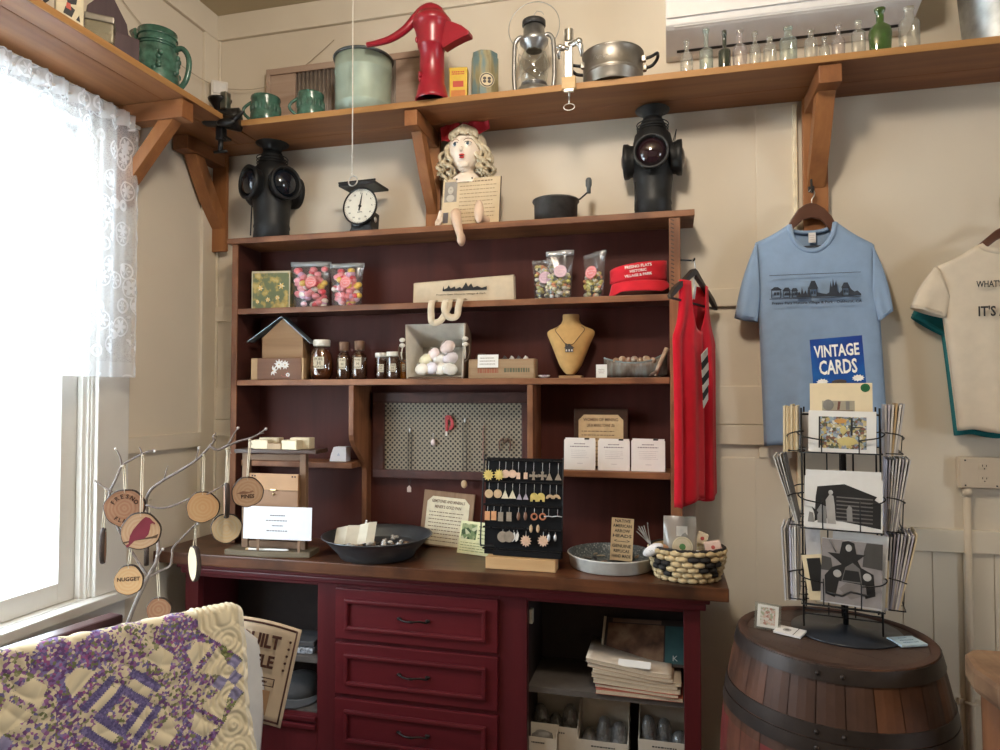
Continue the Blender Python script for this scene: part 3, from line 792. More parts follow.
# wall heat pump above the bottles
AX0 = atY(666, 50, -.05).x; AX1 = AX0 + .84
zb0 = atY(668, 62, -.012).z; zb1 = atY(668, 26, -.19).z
t = thing('air_conditioner', 'white wall-mounted air conditioner above the bottle row', 'air conditioner', ((AX0 + AX1) / 2, 0, zb0))
ACW = plain('ac_white', (.86, .84, .82), .35, var=.02)
wx = (AX1 - AX0) / 2; dz_ = zb1 - zb0
m = MB(ACW); m.prism([(-.004, 0), (-.05, 0), (-.175, dz_ - .01), (-.192, dz_ + .0), (-.2, dz_ + .03), (-.2, .25), (-.185, .28), (-.004, .28)], 2 * wx, Matrix(((0, 0, 1, 0), (1, 0, 0, 0), (0, 1, 0, 0), (0, 0, 0, 1))), bev=.004)
m.build('housing', t)
m = MB(ACW); m.b2((-wx + .004, -.207, dz_ + .02), (wx - .004, -.2005, .262), bev=.003); m.build('front_panel', t)
n = Vector((0, -dz_ , -.125)).normalized()
sl_ = math.degrees(math.atan2(dz_ - .01, .125))
m = MB(ACW); m.b2((-wx + .03, -.085, -.004), (wx - .03, .05, .003), T(0, -.105, dz_ * .46) @ RX(-sl_), bev=.002); fl = m.build('vent_flap', t)
m = MB(BLK); m.b2((-wx + .04, -.052, -.0052), (wx - .04, -.04, .0), T(0, -.075, dz_ * .32 - .004) @ RX(-sl_) @ T(0, .05, 0)); m.build('vent_slot', t)

# white motion sensor on the corner above the shelf
P = atY(219, 92, -.06)
t = thing('motion_sensor', 'white plastic motion sensor on the wall in the corner', 'sensor', (.060, -.060, 2.875), 38)
PLW = plain('plastic_white', (.66, .62, .56), .4, var=.02)
m = MB(PLW); m.b2((-.036, -.022, -.05), (.036, .022, .06), bev=.007); m.build('case', t)
m = MB(plain('plastic_lens', (.74, .72, .68), .25)); m.b2((-.026, -.0265, .0), (.026, -.0225, .048), bev=.003); m.b2((-.003, -.026, -.03), (.003, -.0225, -.012)); m.build('lens', t)
m = MB(plain('wire_beige', (.45, .37, .27), .6))
a = Vector((.035, -.035, 2.925)); lf = Vector((.004, -.62, 3.06)); rt = Vector((.60, -.004, 3.09))
m.tube([lf.lerp(a, k / 10) - Vector((0, 0, .06 * math.sin(PI * k / 10))) for k in range(11)], .0018, 5)
m.tube([a.lerp(rt, k / 10) - Vector((0, 0, .09 * math.sin(PI * k / 10))) for k in range(11)], .0018, 5)
o = m.build('cable'); tag(o, 'thin beige cable sagging along the walls behind the motion sensor', 'cable')

# dark iron meat grinder clamped at the inner corner of the shelves
P = atY(226, 122, -WB - .01)
IRON = plain('grinder_iron', (.035, .034, .034), .35, .7, var=.3, bmp=.3, bscale=90)
t = thing('meat_grinder', 'dark iron meat grinder clamped at the corner of the shelves', 'grinder', (P.x, P.y - .03, P.z)); t.scale = (1.45, 1.45, 1.45)
m = MB(IRON, smooth=True)
Mx = RY(90)
m.lathe([(0, -.05), (.016, -.05), (.022, -.04), (.024, .0), (.03, .03), (.032, .05), (.026, .052), (0, .05)], 18, RZ(20) @ Mx)
m.lathe([(.012, .01), (.016, .03), (.03, .05), (.032, .055), (.026, .05)], 16, T(-.005, 0, .0))
m.b2((-.014, -.008, -.06), (.01, .014, -.005), bev=.005)
m.build('grinder_body', t)
m = MB(SILV); m.b2((.008, -.018, .02), (.028, .004, .07), bev=.004); m.build('hopper_plate', t)
m = MB(IRON, smooth=True)
m.tube([(-.05, .0, .01), (-.09, -.012, .03), (-.16, -.03, .075), (-.2, -.04, .10)], [.008, .009, .008, .007], 8); m.ell((-.21, -.042, .108), (.022, .014, .014)); m.build('crank', t)
m = MB(IRON); m.tube([(0, .0, -.055), (.0, -.002, -.09)], .007, 8); m.tube([(-.02, -.002, -.092), (.02, -.002, -.092)], .004, 6); m.b2((-.012, -.006, -.052), (.012, .03, -.046)); m.build('clamp_screw', t)
m = MB(IRON, smooth=True); m.tube([(.02, -.01, .0), (.06, -.02, -.012), (.09, -.03, .0)], [.012, .009, .004], 8); m.ell((.03, -.02, -.02), (.03, .012, .012)); m.build('auger', t)

# ================================================================ things on the left-hand shelf
Xs = .19
P = atX(157, 80, Xs); s = mpp(P)
zz = lambda v: atX(157, v, Xs).z - ZT
t = thing('pitcher', 'green glazed stoneware pitcher with raised decoration', 'pitcher', (Xs, P.y, ZT), 14)
r = 20.5 * s; hh = zz(33)
m = MB(MUGG, smooth=True)
m.lathe([(0, 0), (r * .95, 0), (r, .008), (r * 1.0, hh * .25), (r * .93, hh * .5), (r * .87, hh * .8), (r * .89, hh), (r * .8, hh), (r * .78, hh * .8), (r * .88, .012), (0, .01)], 30)
for f_ in (.74, .79, .90): m.tube([(r * (.985 - .125 * f_) * math.cos(R(a)), r * (.985 - .125 * f_) * math.sin(R(a)), hh * f_) for a in range(0, 360, 12)], .004, 6, True)
for a in range(0, 360, 60):
    for k in range(7):
        m.ell((r * .95 * math.cos(R(a + random.uniform(-13, 13))), r * .95 * math.sin(R(a + random.uniform(-13, 13))), hh * (.3 + .05 * k)), (.010, .010, .012), u=8, v=5)
m.build('pitcher_body', t)
m = MB(MUGG)
m.grid(10, 8, lambda a, b: ((-r * .72 - (r * .62) * b ** 1.2 * math.cos((a - .5) * 2.7)), (a - .5) * 2 * r * .60 * (1 - .35 * b), hh * (.50 + .52 * b)), sm=True)
m.build('spout', t, solid=.006)
m = MB(MUGG); m.tube(smoothpath([(r * .8, 0, hh * .72), (r * 1.25, 0, hh * .74), (r * 1.55, 0, hh * .55), (r * 1.45, 0, hh * .25), (r * 1.1, 0, hh * .08), (r * .92, 0, hh * .06)], 5), .010, 9); m.build('handle', t)

PLUM = wood('plum_wood', (.05, .028, .032), (.085, .05, .055), 2, .8, .55)
P0, P1 = atX(86, 30, .24), atX(133, 50, .16)
zz = lambda v: atX(112, v, .18).z - ZT
t = thing('wall_box', 'dark plum wooden box with a stepped pointed back', 'box', (.18, atX(110, 40, .18).y, ZT), 62)
wx = .085
m = MB(PLUM)
m.prism([(-wx, 0), (wx, 0), (wx, zz(28)), (wx * .78, zz(26)), (wx * .72, zz(16)), (wx * .2, zz(-6)), (wx * .1, zz(-14)), (-wx * .1, zz(-14)), (-wx * .2, zz(-6)), (-wx * .72, zz(10)), (-wx * .78, zz(22)), (-wx, zz(24))], .014, T(0, .03, 0) @ FR, bev=.002)
m.build('back_board', t)
m = MB(PLUM); m.b2((-wx * .95, -.04, 0), (wx * .95, .0225, zz(36)), bev=.003); m.build('box_front', t)
P = atX(100, 40, .262); s = mpp(P)
t = thing('glass_jar', 'small square glass jar with metal lid before the plum box', 'jar', (.262, P.y, ZT), 40)
hh = atX(100, 20, .262).z - ZT
m = MB(clear('jar_glass', (.80, .74, .55), .12, .1, .4, .35, (.5, .45, .3))); q = 12.5 * s
m.b2((-q, -q, 0), (q, q, hh * .75), bev=.006); m.build('jar_body', t)
m = MB(PEW); m.b2((-q * 1.03, -q * 1.03, hh * .755), (q * 1.03, q * 1.03, hh), bev=.004); m.build('lid', t)
P = atX(72, 24, .262); s = mpp(P)
t = thing('tin', 'tall cream tin printed with a black figure on the left shelf', 'tin', (.25, P.y, ZT), 50)
m = MB(plain('tin_cream', (.62, .54, .36), .45)); q = 12 * s
m.b2((-q, -q * .8, 0), (q, q * .8, .17), bev=.004)
m.use(BLK)
for k, pts in enumerate(([(-.3, .3), (.1, .2), (.25, .5), (.0, .62), (-.2, .55)], [(-.1, .65), (.3, .7), (.35, .95), (.1, 1.0), (-.15, .85)], [(-.5, .8), (-.3, .75), (-.35, 1.1), (-.5, 1.15)], [(.3, .15), (.5, .1), (.45, .35)], [(-.2, 1.05), (.2, 1.1), (.05, 1.3)])):
    m.prism([(a * q * 1.5, .012 + b * .085) for a, b in pts], .0008, T(0, -q * .8 - .0004, 0) @ FR)
m.use(plain('tin_red', (.5, .06, .03), .5)); m.prism([(-.01, .055), (.004, .05), (.002, .07), (-.008, .072)], .001, T(0, -q * .8 - .0006, 0) @ FR)
m.build('tin_body', t)
m = MB(plain('tin_cream', (.62, .54, .36), .45)); m.b2((-q * 1.02, -q * .82, .1705), (q * 1.02, q * .82, .185), bev=.003); m.build('lid', t)
P = atX(48, 8, .22)
t = thing('grater_box', 'dark tin container at the left shelf edge beyond the cream tin', 'tin', (.17, P.y - .06, ZT), 30)
m = MB(BLACK, smooth=True); m.lathe([(0, 0), (.045, 0), (.046, .004), (.046, .15), (.03, .17), (.018, .175), (.018, .195), (0, .195)], 20); m.build('tin_body', t)
m = MB(BLACK); m.tube([(.045, 0, .12), (.075, 0, .11), (.08, 0, .06), (.046, 0, .03)], .005, 6); m.build('handle', t)
# ================================================================ on top of the hutch
HTZ = HT + .0005
LBK = plain('lamp_black', (.018, .019, .020), .5, .35, var=.3, scale=20, bmp=.25, bscale=70)
LENS1 = plain('lens_dark', (.008, .012, .02), .04, 0, var=0, spec=.9)
LENS2 = plain('lens_plum', (.02, .008, .012), .04, 0, var=0, spec=.9)
def switch_lamp(uc, Y, s, label, lensmat, angs, zmap):
    P = atY(uc, 200, Y)
    t = thing('switch_lamp', label, 'railway lamp', (P.x, Y, HTZ), 0, 'railway switch lamps on the hutch')
    z = lambda v: atY(uc, v, Y).z - HTZ
    b0, b1, c0, c1, n0, n1, top, lz = [z(v) for v in zmap]
    m = MB(LBK, smooth=True)
    m.lathe([(0, 0), (17 * s, 0), (18 * s, .004), (17 * s, b0 * .35), (17.8 * s, b0 * .4), (17 * s, b0 * .5), (17.6 * s, b0 * .85), (18 * s, b0), (18.5 * s, b1), (19 * s, (b1 + c0) / 2), (18.5 * s, c0), (17 * s, c1), (13.5 * s, n0), (12.4 * s, (n0 * .6 + n1 * .4)), (10 * s, n0 * .2 + n1 * .8), (8.6 * s, n1), (0, n1)], 30)
    for k in range(3): m.tube([((14.6 + .2 * k) * s * math.cos(R(a)), (14.6 + .2 * k) * s * math.sin(R(a)), n0 + (n1 - n0) * (.1 + .2 * k)) for a in range(0, 360, 15)], .002, 5, True)
    m.build('lamp_body', t)
    m = MB(LBK, smooth=True); m.lathe([(8.6 * s, n1), (10.5 * s, top - .014), (16 * s, top - .006), (16.4 * s, top - .002), (15.5 * s, top + .001), (0, top + .004)], 26); m.build('cap', t)
    for a in angs:
        M = RZ(a) @ T(0, 0, lz) @ FR
        m = MB(LBK, smooth=True)
        m.lathe([(14.5 * s, 17 * s), (15 * s, 21 * s), (16.5 * s, 23 * s), (16.8 * s, 27 * s), (15 * s, 27.5 * s), (13.8 * s, 26 * s), (13.8 * s, 22 * s), (0, 21.5 * s)], 26, M)
        hd = m.build('lens_hood', t)
        m = MB(lensmat, smooth=True)
        m.lathe([(13.6 * s, 22.5 * s), (12 * s, 25.6 * s), (9 * s, 28 * s), (5 * s, 29.6 * s), (0, 30 * s)], 24, M); m.build('lens', hd)
    m = MB(BLACK); m.tube([(19 * s, -3 * s, lz + .06), (22 * s, -12 * s, lz + .09), (20 * s, -14 * s, lz + .03)], .0018, 5); m.tube([(-16 * s, -10 * s, b0 * 1.0), (-16.5 * s, -11 * s, .02)], .003, 5); m.build('wire', t)
P = atY(272, 200, -.095)
switch_lamp(272, -.095, mpp(P), 'black iron railway lamp at the left end of the hutch top', LENS1, (63, 153, 243, 333), (208, 204, 176, 170, 166, 152, 143.5, 188))
P = atY(653, 160, -.095)
switch_lamp(653, -.095, mpp(P) * 1.04, 'black iron railway lamp with plum lens at the hutch right end', LENS2, (-2, 88, 178, 268), (184, 180, 143, 136, 132, 118, 110, 160))

# kitchen scale
Y = -.11
P = atY(365, 215, Y); s = mpp(P); z = lambda v: atY(365, v, Y).z - HTZ
t = thing('kitchen_scale', 'small black scale with round white dial and flat tray', 'scale', (P.x - .006, Y, HTZ), -4)
m = MB(BLACK); m.prism([(-.055, 0), (.055, 0), (.06, .008), (.046, .03), (.05, .09), (.03, .105), (-.03, .105), (-.05, .09), (-.046, .03), (-.06, .008)], .07, T(0, .012, 0) @ FR, bev=.006); m.build('case', t)
m = MB(BLACK); m.cyl(.008, .10, z(190), seg=12); m.build('post', t)
m = MB(BLACK); m.b2((-.085, -.06, z(189)), (.085, .06, z(186.5)), bev=.003); m.b2((-.085, -.06, z(186.5)), (.085, -.055, z(184.5))); m.build('tray', t)
dz0 = z(208)
Md = T(0, -.024, dz0) @ RX(-6) @ FR
m = MB(BLACK, smooth=True); m.lathe([(.067, -.004), (.077, .0), (.08, .008), (.077, .012), (.073, .009)], 36, Md); m.build('dial_rim', t)
m = MB(plain('dial_white', (.72, .68, .58), .4, var=.05)); m.cyl(.0735, -.003, .006, Md, 36)
m.use(BLK)
for k in range(60):
    a = k * 6; L = .008 if k % 5 == 0 else .004
    m.b2((-.0004, .0715 - L, .006), (.0004, .0715, .0066), Md @ RZ(a))
for k in range(12): m.text(str(k * 2), .010, Md @ T(.055 * math.sin(R(30 * k)), .055 * math.cos(R(30 * k)), .0066))
m.text('ounces', .008, Md @ T(0, -.025, .0066))
d = m.build('dial', t)
m = MB(BLK); m.prism([(-.003, -.02), (.003, -.02), (.0035, 0), (.0012, .055), (-.0012, .055), (-.0035, 0)], .001, Md @ T(0, 0, .0085) @ RZ(-8)); m.cyl(.006, .006, .010, Md, 12); m.build('needle', d)
m = MB(SILV, smooth=True); m.ell((.055, .0, .06), (.004, .01, .012)); m.build('knob', t)

# white pull cord hanging in front of the shelves
P = atY(352, 178, -.36); Pt = atY(351.5, 0, -.36)
t = thing('pull_cord', 'white pull cord hanging from the ceiling before the shelves', 'cord', (P.x, -.36, P.z))
m = MB(plain('cord_white', (.74, .70, .62), .8)); m.tube([(.0, 0, .008), (.001, 0, .3), (-.001, 0, .6), (.0, 0, ZC - P.z - .003)], .0022, 6); m.ell((0, 0, atY(352, 157, -.36).z - P.z), (.004, .004, .006)); m.ell((0, 0, .012), (.005, .005, .007)); m.build('cord', t)
m = MB(SILV); m.tube([(.018 * math.cos(R(a)) + .004, .004 * math.sin(R(a)), -.012 + .02 * math.sin(R(a))) for a in range(0, 360, 20)], .0026, 6, True); m.build('ring', t)

# doll: bisque head and shoulders with loose limbs, behind a framed card
SK = plain('bisque', (.84, .72, .60), .3, var=.03, scale=20)
SK2 = plain('bisque_limb', (.66, .47, .34), .4, var=.08, scale=25)
Yd = -.10
P = atY(466, 150, Yd); s = mpp(P); z = lambda v: atY(466, v, Yd).z
t = thing('doll', 'antique blonde bisque doll with red bow seated on hutch top', 'doll', (P.x, Yd, HTZ))
zc = z(151) - HTZ
def hf(c):
    k = 1 - .07 * max(0, -c.z) ** 2 + .05 * math.exp(-((c.z + .3) / .25) ** 2)
    return Vector((c.x * k, c.y * (1 - .08 * max(0, -c.z)), c.z))
hx, hy, hz = 17 * s, 16.5 * s, 21.5 * s
m = MB(SK, smooth=True)
m.ell((0, 0, zc), (hx, hy, hz), u=28, v=20, fn=hf)
fy = lambda x, zz_: -hy * math.sqrt(max(.02, 1 - (x / hx) ** 2 - ((zz_) / hz) ** 2))
m.ell((0, fy(0, -3 * s) - .0005, zc - 3.5 * s), (2.0 * s, 2.2 * s, 2.6 * s), u=10, v=8)                 # nose
for k in (-1, 1):
    m.ell((k * 16.3 * s, 1 * s, zc - 1 * s), (1.6 * s, 2.6 * s, 4 * s), u=10, v=8)                          # ears
m.ell((0, fy(0, -16 * s) + .007, zc - 16 * s), (6 * s, 3.4 * s, 4 * s), u=12, v=8)
m.lathe([(7.5 * s, zc - 16 * s), (7.2 * s, zc - 20 * s), (9 * s, zc - 22.5 * s), (12 * s, zc - 24 * s), (15 * s, zc - 26.5 * s), (15.5 * s, zc - 33 * s)], 20, T(0, 3 * s, 0) @ Matrix.Diagonal((1, .62, 1, 1)))
hd = m.build('head', t)
EW = plain('eye_white', (.78, .74, .68), .2, var=0); EI = plain('eye_dark', (.03, .06, .09), .1, var=0); LIP = plain('lip_red', (.55, .03, .025), .35, var=.05); BRW = plain('brow_brown', (.22, .11, .05), .6)
for k in (-1, 1):
    x = k * 6.6 * s; zz_ = 1.6 * s; yy = fy(x, zz_)
    m = MB(EW, smooth=True); m.ell((x, yy + .0012, zc + zz_), (3.4 * s, 1.5 * s, 2.2 * s), u=12, v=8)
    m.use(EI); m.ell((x + .0, yy - .0025, zc + zz_ + .2 * s), (1.75 * s, .9 * s, 1.8 * s), u=12, v=8)
    m.use(BLK); m.tube([(x + a * s, fy(x + a * s, zz_) - .001, zc + zz_ + (2.4 - .12 * a * a) * s) for a in (-3.4, -2, 0, 2, 3.4)], .0011, 5)
    m.build('eye', hd)
    m = MB(BRW); m.tube([(x + a * s * k, fy(x + a * s * k, 6.5 * s) - .0008, zc + (7.2 - .10 * (a - .5) ** 2) * s) for a in (-4.5, -2.5, 0, 2.5, 4)], .0012, 5); m.build('eyebrow', hd)
m = MB(LIP, smooth=True); yy = fy(0, -9.5 * s)
m.ell((0, yy - .0002, zc - 9.0 * s), (3.0 * s, 1.4 * s, 1.2 * s), u=12, v=8); m.ell((0, yy + .0008, zc - 11.2 * s), (2.6 * s, 1.4 * s, 1.2 * s), u=12, v=8); m.use(BLK); m.ell((0, yy - .0024, zc - 10.1 * s), (2.0 * s, .8 * s, .8 * s), u=8, v=6); m.build('mouth', hd)
HAIR = cells('doll_hair', [(.3, (.38, .29, .18)), (.5, (.62, .53, .37)), (.75, (.76, .68, .53))], 9, .55, 'noise', stretch=(8, 8, 1.5), bmp=.3)
m = MB(HAIR, smooth=True)
def capfn(c):
    return c
m.ell((0, 4.5 * s, zc + 3.5 * s), (20.5 * s, 17 * s, 22 * s), u=24, v=16)
rnd = random.Random(5)
for k in range(22):                                     # bangs
    a = (k / 21 - .5) * 2
    x = a * 14 * s
    pts = [(x * .6, -6 * s, zc + 23 * s - abs(a) * 4 * s), (x * .9, -13.5 * s + abs(a) * 5 * s, zc + 19 * s - abs(a) * 4 * s), (x + rnd.uniform(-1, 1) * s, -17.3 * s + abs(a) ** 2 * 8 * s, zc + (11.5 - abs(a) * 3 + rnd.uniform(-1, 1.5)) * s)]
    m.tube(smoothpath(pts, 4), [2.3 * s] * 8 + [.8 * s], 6)
for side in (-1, 1):                                    # ringlets
    for k in range(15):
        ax = 15.5 + 11 * (k % 4) / 3 + rnd.uniform(-1, 1); ay = -9 + 19 * (k / 14)
        L = 29 + rnd.uniform(-3, 6) - (4 if ay < -4 else 0); ph = rnd.uniform(0, 6)
        pts = []
        for q in range(22):
            f = q / 21; rr_ = 2.5 * s
            pts.append((side * (8 + (ax - 8) * min(1, f * 2.2)) * s + rr_ * math.cos(ph + f * 19), ay * s + rr_ * math.sin(ph + f * 19), zc + (15 * (1 - min(1, f * 2)) + 1 - L * f) * s))
        m.tube(pts, [2.0 * s] * 18 + [1.8 * s, 1.5 * s, 1.2 * s, .6 * s], 6)
m.build('hair', t)
m = MB(cloth('bow_red', (.42, .02, .03), .6, 300)); 
for k in (-1, 1):
    m.grid(10, 6, lambda a, b: (k * (2 + 23 * a) * s, (-4 + 2 * math.sin(a * 8 + b * 3)) * s, zc + (21.5 + (4 if k > 0 else -4) * a + (b - .5) * (4 + 17 * math.sin(min(1, a * 1.15) * 2.6))) * s))
m.ell((0, -4 * s, zc + 23 * s), (4 * s, 4 * s, 4 * s)); m.build('hair_bow', t, solid=.003)
# pinholes in the shoulder plate, limbs
m = MB(BLK); 
for k in (-1, 1): m.ell((k * 8 * s, -5.3 * s, zc - 29.5 * s), (.9 * s, .9 * s, .9 * s), u=8, v=6)
m.build('pin_hole', t)
dx = lambda u: (atY(u, 210, Yd - .07).x - P.x)
z3 = lambda v, Y=-.19: atY(466, v, Y).z - HTZ
m = MB(SK2, smooth=True)
pts = [(dx(456), -.06, z3(210)), (dx(457), -.088, z3(214)), (dx(460), -.098, z3(226)), (dx(463), -.102, z3(237))]
m.tube(smoothpath(pts, 5), [.018, .019, .0195, .02, .0205, .021, .021, .0205, .02, .019, .018, .017, .016, .0155, .015, .0145][:16], 12)
m.ell((dx(464.5), -.112, z3(240)), (.0155, .026, .028), RX(0)); m.build('leg', t)
m = MB(SK2, smooth=True)
m.tube(smoothpath([(dx(485), -.04, .018), (dx(482), -.062, .022), (dx(480), -.085, .025)], 5), [.018] * 11, 12)
m.ell((dx(481), -.098, z3(213)), (.0195, .012, .045)); m.build('leg', t)
m = MB(SK, smooth=True)
hx_ = dx(438); m.tube(smoothpath([(hx_ + .002, -.03, z3(206)), (hx_, -.042, z3(212)), (hx_ - .002, -.052, z3(217))], 4), [.011, .012, .012, .012, .012, .012, .012, .011, .01][:9], 10)
for k in range(4): m.tube([(hx_ - .010 + .0055 * k, -.052, z3(215)), (hx_ - .013 + .0065 * k, -.062, z3(219)), (hx_ - .011 + .006 * k, -.066, z3(223) + .001)], [.0035, .0032, .0022], 6)
m.tube([(hx_ + .008, -.05, z3(213)), (hx_ + .014, -.06, z3(217)), (hx_ + .012, -.066, z3(219))], [.004, .0035, .0025], 6)
m.build('hand', t)

# framed card with portrait in front of the doll
cx, w, z0, h = fit(441.5, 499, 179.5, 219, -.143)
cx = atY(470, 200, -.143).x
t = thing('story_card', 'tan card with small portrait and typed story under the doll', 'card', (cx, -.148, HTZ), 0, rot=(R(-10), 0, 0))
PARC = plain('parchment', (.62, .49, .32), .7, var=.08, scale=14)
INK2 = plain('ink_brown', (.20, .13, .08), .7, var=0)
hh = z(179.5) - HTZ
m = MB(DWOOD); m.b2((-w / 2 - .003, -.003, .001), (w / 2 + .003, .006, hh + .002), bev=.002); m.build('backing', t)
m = MB(PARC); m.b2((-w / 2, -.0045, .006), (w / 2, -.0032, hh))
m.use(INK2)
def lines(m, x0, x1, z1, z0, n, y, rnd=random.Random(3), th=.22, center=False):
    st = (z1 - z0) / n
    for i in range(n):
        zc_ = z1 - st * (i + .5); xe_ = x1 - rnd.uniform(0, .18) * (x1 - x0)
        xx = x0; 
        if center: d_ = (x1 - xe_) / 2; xx = x0 + d_; xe_ = x1 - d_
        while xx < xe_:
            wl = rnd.uniform(.03, .10) * (x1 - x0); e_ = min(xe_, xx + wl)
            m.b2((xx, y - .0004, zc_ - st * th * .5), (e_, y, zc_ + st * th * .5)); xx = e_ + .018 * (x1 - x0)
scribble(m, w * .45, .008, T(w * .14, -.0047, hh * .93) @ FR, 1, 4)
m.use(plain('ink_story', (.34, .25, .16), .7)); lines(m, -w * .2, w * .46, hh * .88, hh * .06, 10, -.0045)
m.use(plain('photo_grey', (.30, .27, .24), .5)); m.b2((-w * .47, -.0052, hh * .52), (-w * .25, -.0045, hh * .95))
m.use(plain('photo_light', (.52, .47, .40), .5)); m.ell((-w * .36, -.0052, hh * .77), (.012, .0006, .017)); m.ell((-w * .36, -.0052, hh * .6), (.017, .0006, .016))
m.use(BLK); m.ell((-w * .366, -.0056, hh * .78), (.0015, .0004, .0015)); m.ell((-w * .354, -.0056, hh * .78), (.0015, .0004, .0015))
m.use(plain('photo_grey2', (.12, .11, .12), .5)); m.b2((-w * .47, -.0052, hh * .08), (-w * .38, -.0045, hh * .3))
m.build('card', t)

# flour mill with crank
Ym = -.11
cx, w, h = std(533, 579, 196, HTZ, Ym); r = w * .48
zz = lambda v: atY(557, v + 6, Ym).z - HTZ
t = thing('food_mill', 'grey metal canister sifter with side crank on hutch top', 'kitchen tool', (cx, Ym, HTZ))
OLDM = plain('old_tin', (.085, .08, .075), .5, .55, var=.25, scale=30)
m = MB(OLDM, smooth=True); hb = zz(195)
m.lathe([(0, 0), (r * .96, 0), (r * .97, hb * .9), (r * 1.05, hb * .93), (r * 1.05, hb), (r * .98, hb), (r * .93, hb * .5), (0, .004)], 32); m.build('canister', t)
m = MB(BLACK); m.tube([(r * .5, 0, hb * .96), (r * 1.1, -.01, hb * .98), (r * 1.45, -.02, zz(190))], .0035, 7); m.build('crank_rod', t)
m = MB(plain('knob_grey', (.10, .11, .11), .45), smooth=True); m.lathe([(0, 0), (.008, .0), (.008, .02), (.012, .03), (.012, .05), (.008, .058), (0, .06)], 14, T(r * 1.5, -.02, zz(191))); m.build('knob', t)
# ================================================================ upper hutch shelf
ZA = Z1 + .0005
Yf = -.105
# flower box
cx, w, h = std(250, 288, 271.5, ZA, -.11)
GRN = cells('flower_paper', [(0, (.10, .13, .07)), (.5, (.16, .18, .09)), (.6, (.48, .34, .10)), (.72, (.55, .45, .2))], 26, .6, 'noise')
t = thing('gift_box', 'square green box printed with yellow flowers on upper shelf', 'box', (cx + .012, -.085, ZA), 8)
m = MB(GRN); q = w * .46
m.b2((-q, -.035, 0), (q, .035, h * .97), bev=.003)
FLW = plain('petal_gold', (.72, .46, .12), .6); FLC = plain('petal_cream', (.75, .62, .36), .6)
rnd = random.Random(4)
for (a, b, k) in ((-.55, .5, 1), (.55, .55, 1.2), (-.15, .2, .8), (.35, .25, .8), (-.7, .15, .6)):
    for j in range(6):
        m.use(FLW if j % 2 else FLC); an = j * 60 + 20 * k
        m.prism([(0, 0), (.004, .006), (0, .014 * k), (-.004, .006)], .0008, T(a * q, -.0354, b * h + .01) @ FR @ RZ(an))
m.use(plain('edge_cream', (.55, .48, .33), .6))
for p0, p1 in (((-q - .001, -.0362, 0), (-q + .004, -.0352, h * .97)), ((q - .004, -.0362, 0), (q + .001, -.0352, h * .97)), ((-q, -.0362, 0), (q, -.0352, .004)), ((-q, -.0362, h * .97 - .004), (q, -.0352, h * .97))): m.b2(p0, p1)
m.build('box_body', t)
m = MB(plain('edge_cream', (.55, .48, .33), .6)); m.b2((-q - .001, -.036, h * .97), (q + .001, .036, h), bev=.002); m.build('lid', t)

# candy bags
CAN = [plain('candy_%d' % i, c, .3, var=.1) for i, c in enumerate([(.60, .06, .08), (.74, .20, .22), (.72, .46, .08), (.72, .24, .26), (.62, .34, .50), (.76, .66, .58), (.76, .28, .32)])]
CAN2 = [plain('mint_%d' % i, c, .35, var=.1) for i, c in enumerate([(.66, .60, .42), (.50, .40, .10), (.09, .10, .06), (.60, .25, .12), (.62, .60, .55), (.55, .50, .15)])]
FILM = clear('bag_film', (.96, .96, .96), .04, .22, .22, .05, (.8, .8, .8))
LBL = plain('label_pink', (.70, .22, .22), .5)
LBL2 = plain('label_lilac', (.60, .40, .48), .5)
def treat_bag(u0, u1, vt, Y, label, pal, rz=0, seal=WHITE, tilt=0, lab=LBL, cut=.0, top=0, fill=.84, backlabel=False):
    cx, w, h = std(u0, u1, vt, ZA, Y)
    t = thing('candy_bag', label, 'bag of sweets', (cx, Y, ZA), rz, 'bags of sweets on the upper hutch shelf')
    r2 = random.Random(int(u0 * 7)); wx = w / 2
    def shp(a, b, side):
        pin = math.sin(PI * min(1, max(0, a))) ** .5
        bel = (.030 * (1 - b) ** .7 + .004) * pin
        x = (a - .5) * 2 * wx * (.88 + .12 * b + .03 * math.sin(b * 7 + side))
        return (x + tilt * b, side * bel + .004 * math.sin(a * 9 + b * 5) * b, h * b + top * (a - .5) * b * b)
    m = MB(FILM, smooth=True)
    m.grid(12, 12, lambda a, b: shp(a, b, -1)); m.grid(12, 12, lambda a, b: shp(a, b, 1))
    m.build('bag_film', t)
    m = MB(*pal, smooth=True)
    for k in range(60 if pal is CAN else 95):
        m.use(r2.choice(pal)); a, b = r2.uniform(.12, .88), r2.uniform(.05, fill)
        p = shp(a, b, -1); q = shp(a, b, 1); f = r2.random(); rr = r2.uniform(.014, .0185) if pal is CAN else r2.uniform(.007, .011)
        y = p[1] + rr * .6 + (q[1] - p[1] - rr * 1.2) * f * .6
        m.ell((p[0], y, max(rr * .8, p[2])), (rr, rr * .8, rr * .8), u=9, v=6)
    tag(m.build('sweets', t), kind='stuff')
    m = MB(lab); M = T(wx * .1 + tilt * .5, -.034 * .75 - .006, h * .55) @ RX(-8) @ FR
    m.cyl(.0245, 0, .0008, M, 24); m.use(plain('label_ring', (.80, .62, .60), .5)); m.lathe([(.0195, .0009), (.0195, .0014), (.0185, .0014), (.0185, .0009)], 24, M)
    m.text('SALT WATER', .0055, M @ T(0, .005, .0009)); m.text('TAFFY', .008, M @ T(0, -.005, .0009)); m.build('round_label', t)
    m = MB(seal); m.grid(10, 2, lambda a, b: (lambda p: (p[0], p[1] - .0015, p[2]))(shp(a, .90 + .10 * b, -1))); m.grid(10, 2, lambda a, b: (lambda p: (p[0], p[1] + .0015, p[2]))(shp(a, .90 + .10 * b, 1)))
    m.build('seal', t, solid=.001)
    return t
SEALG = plain('seal_grey', (.30, .31, .32), .35, .2)
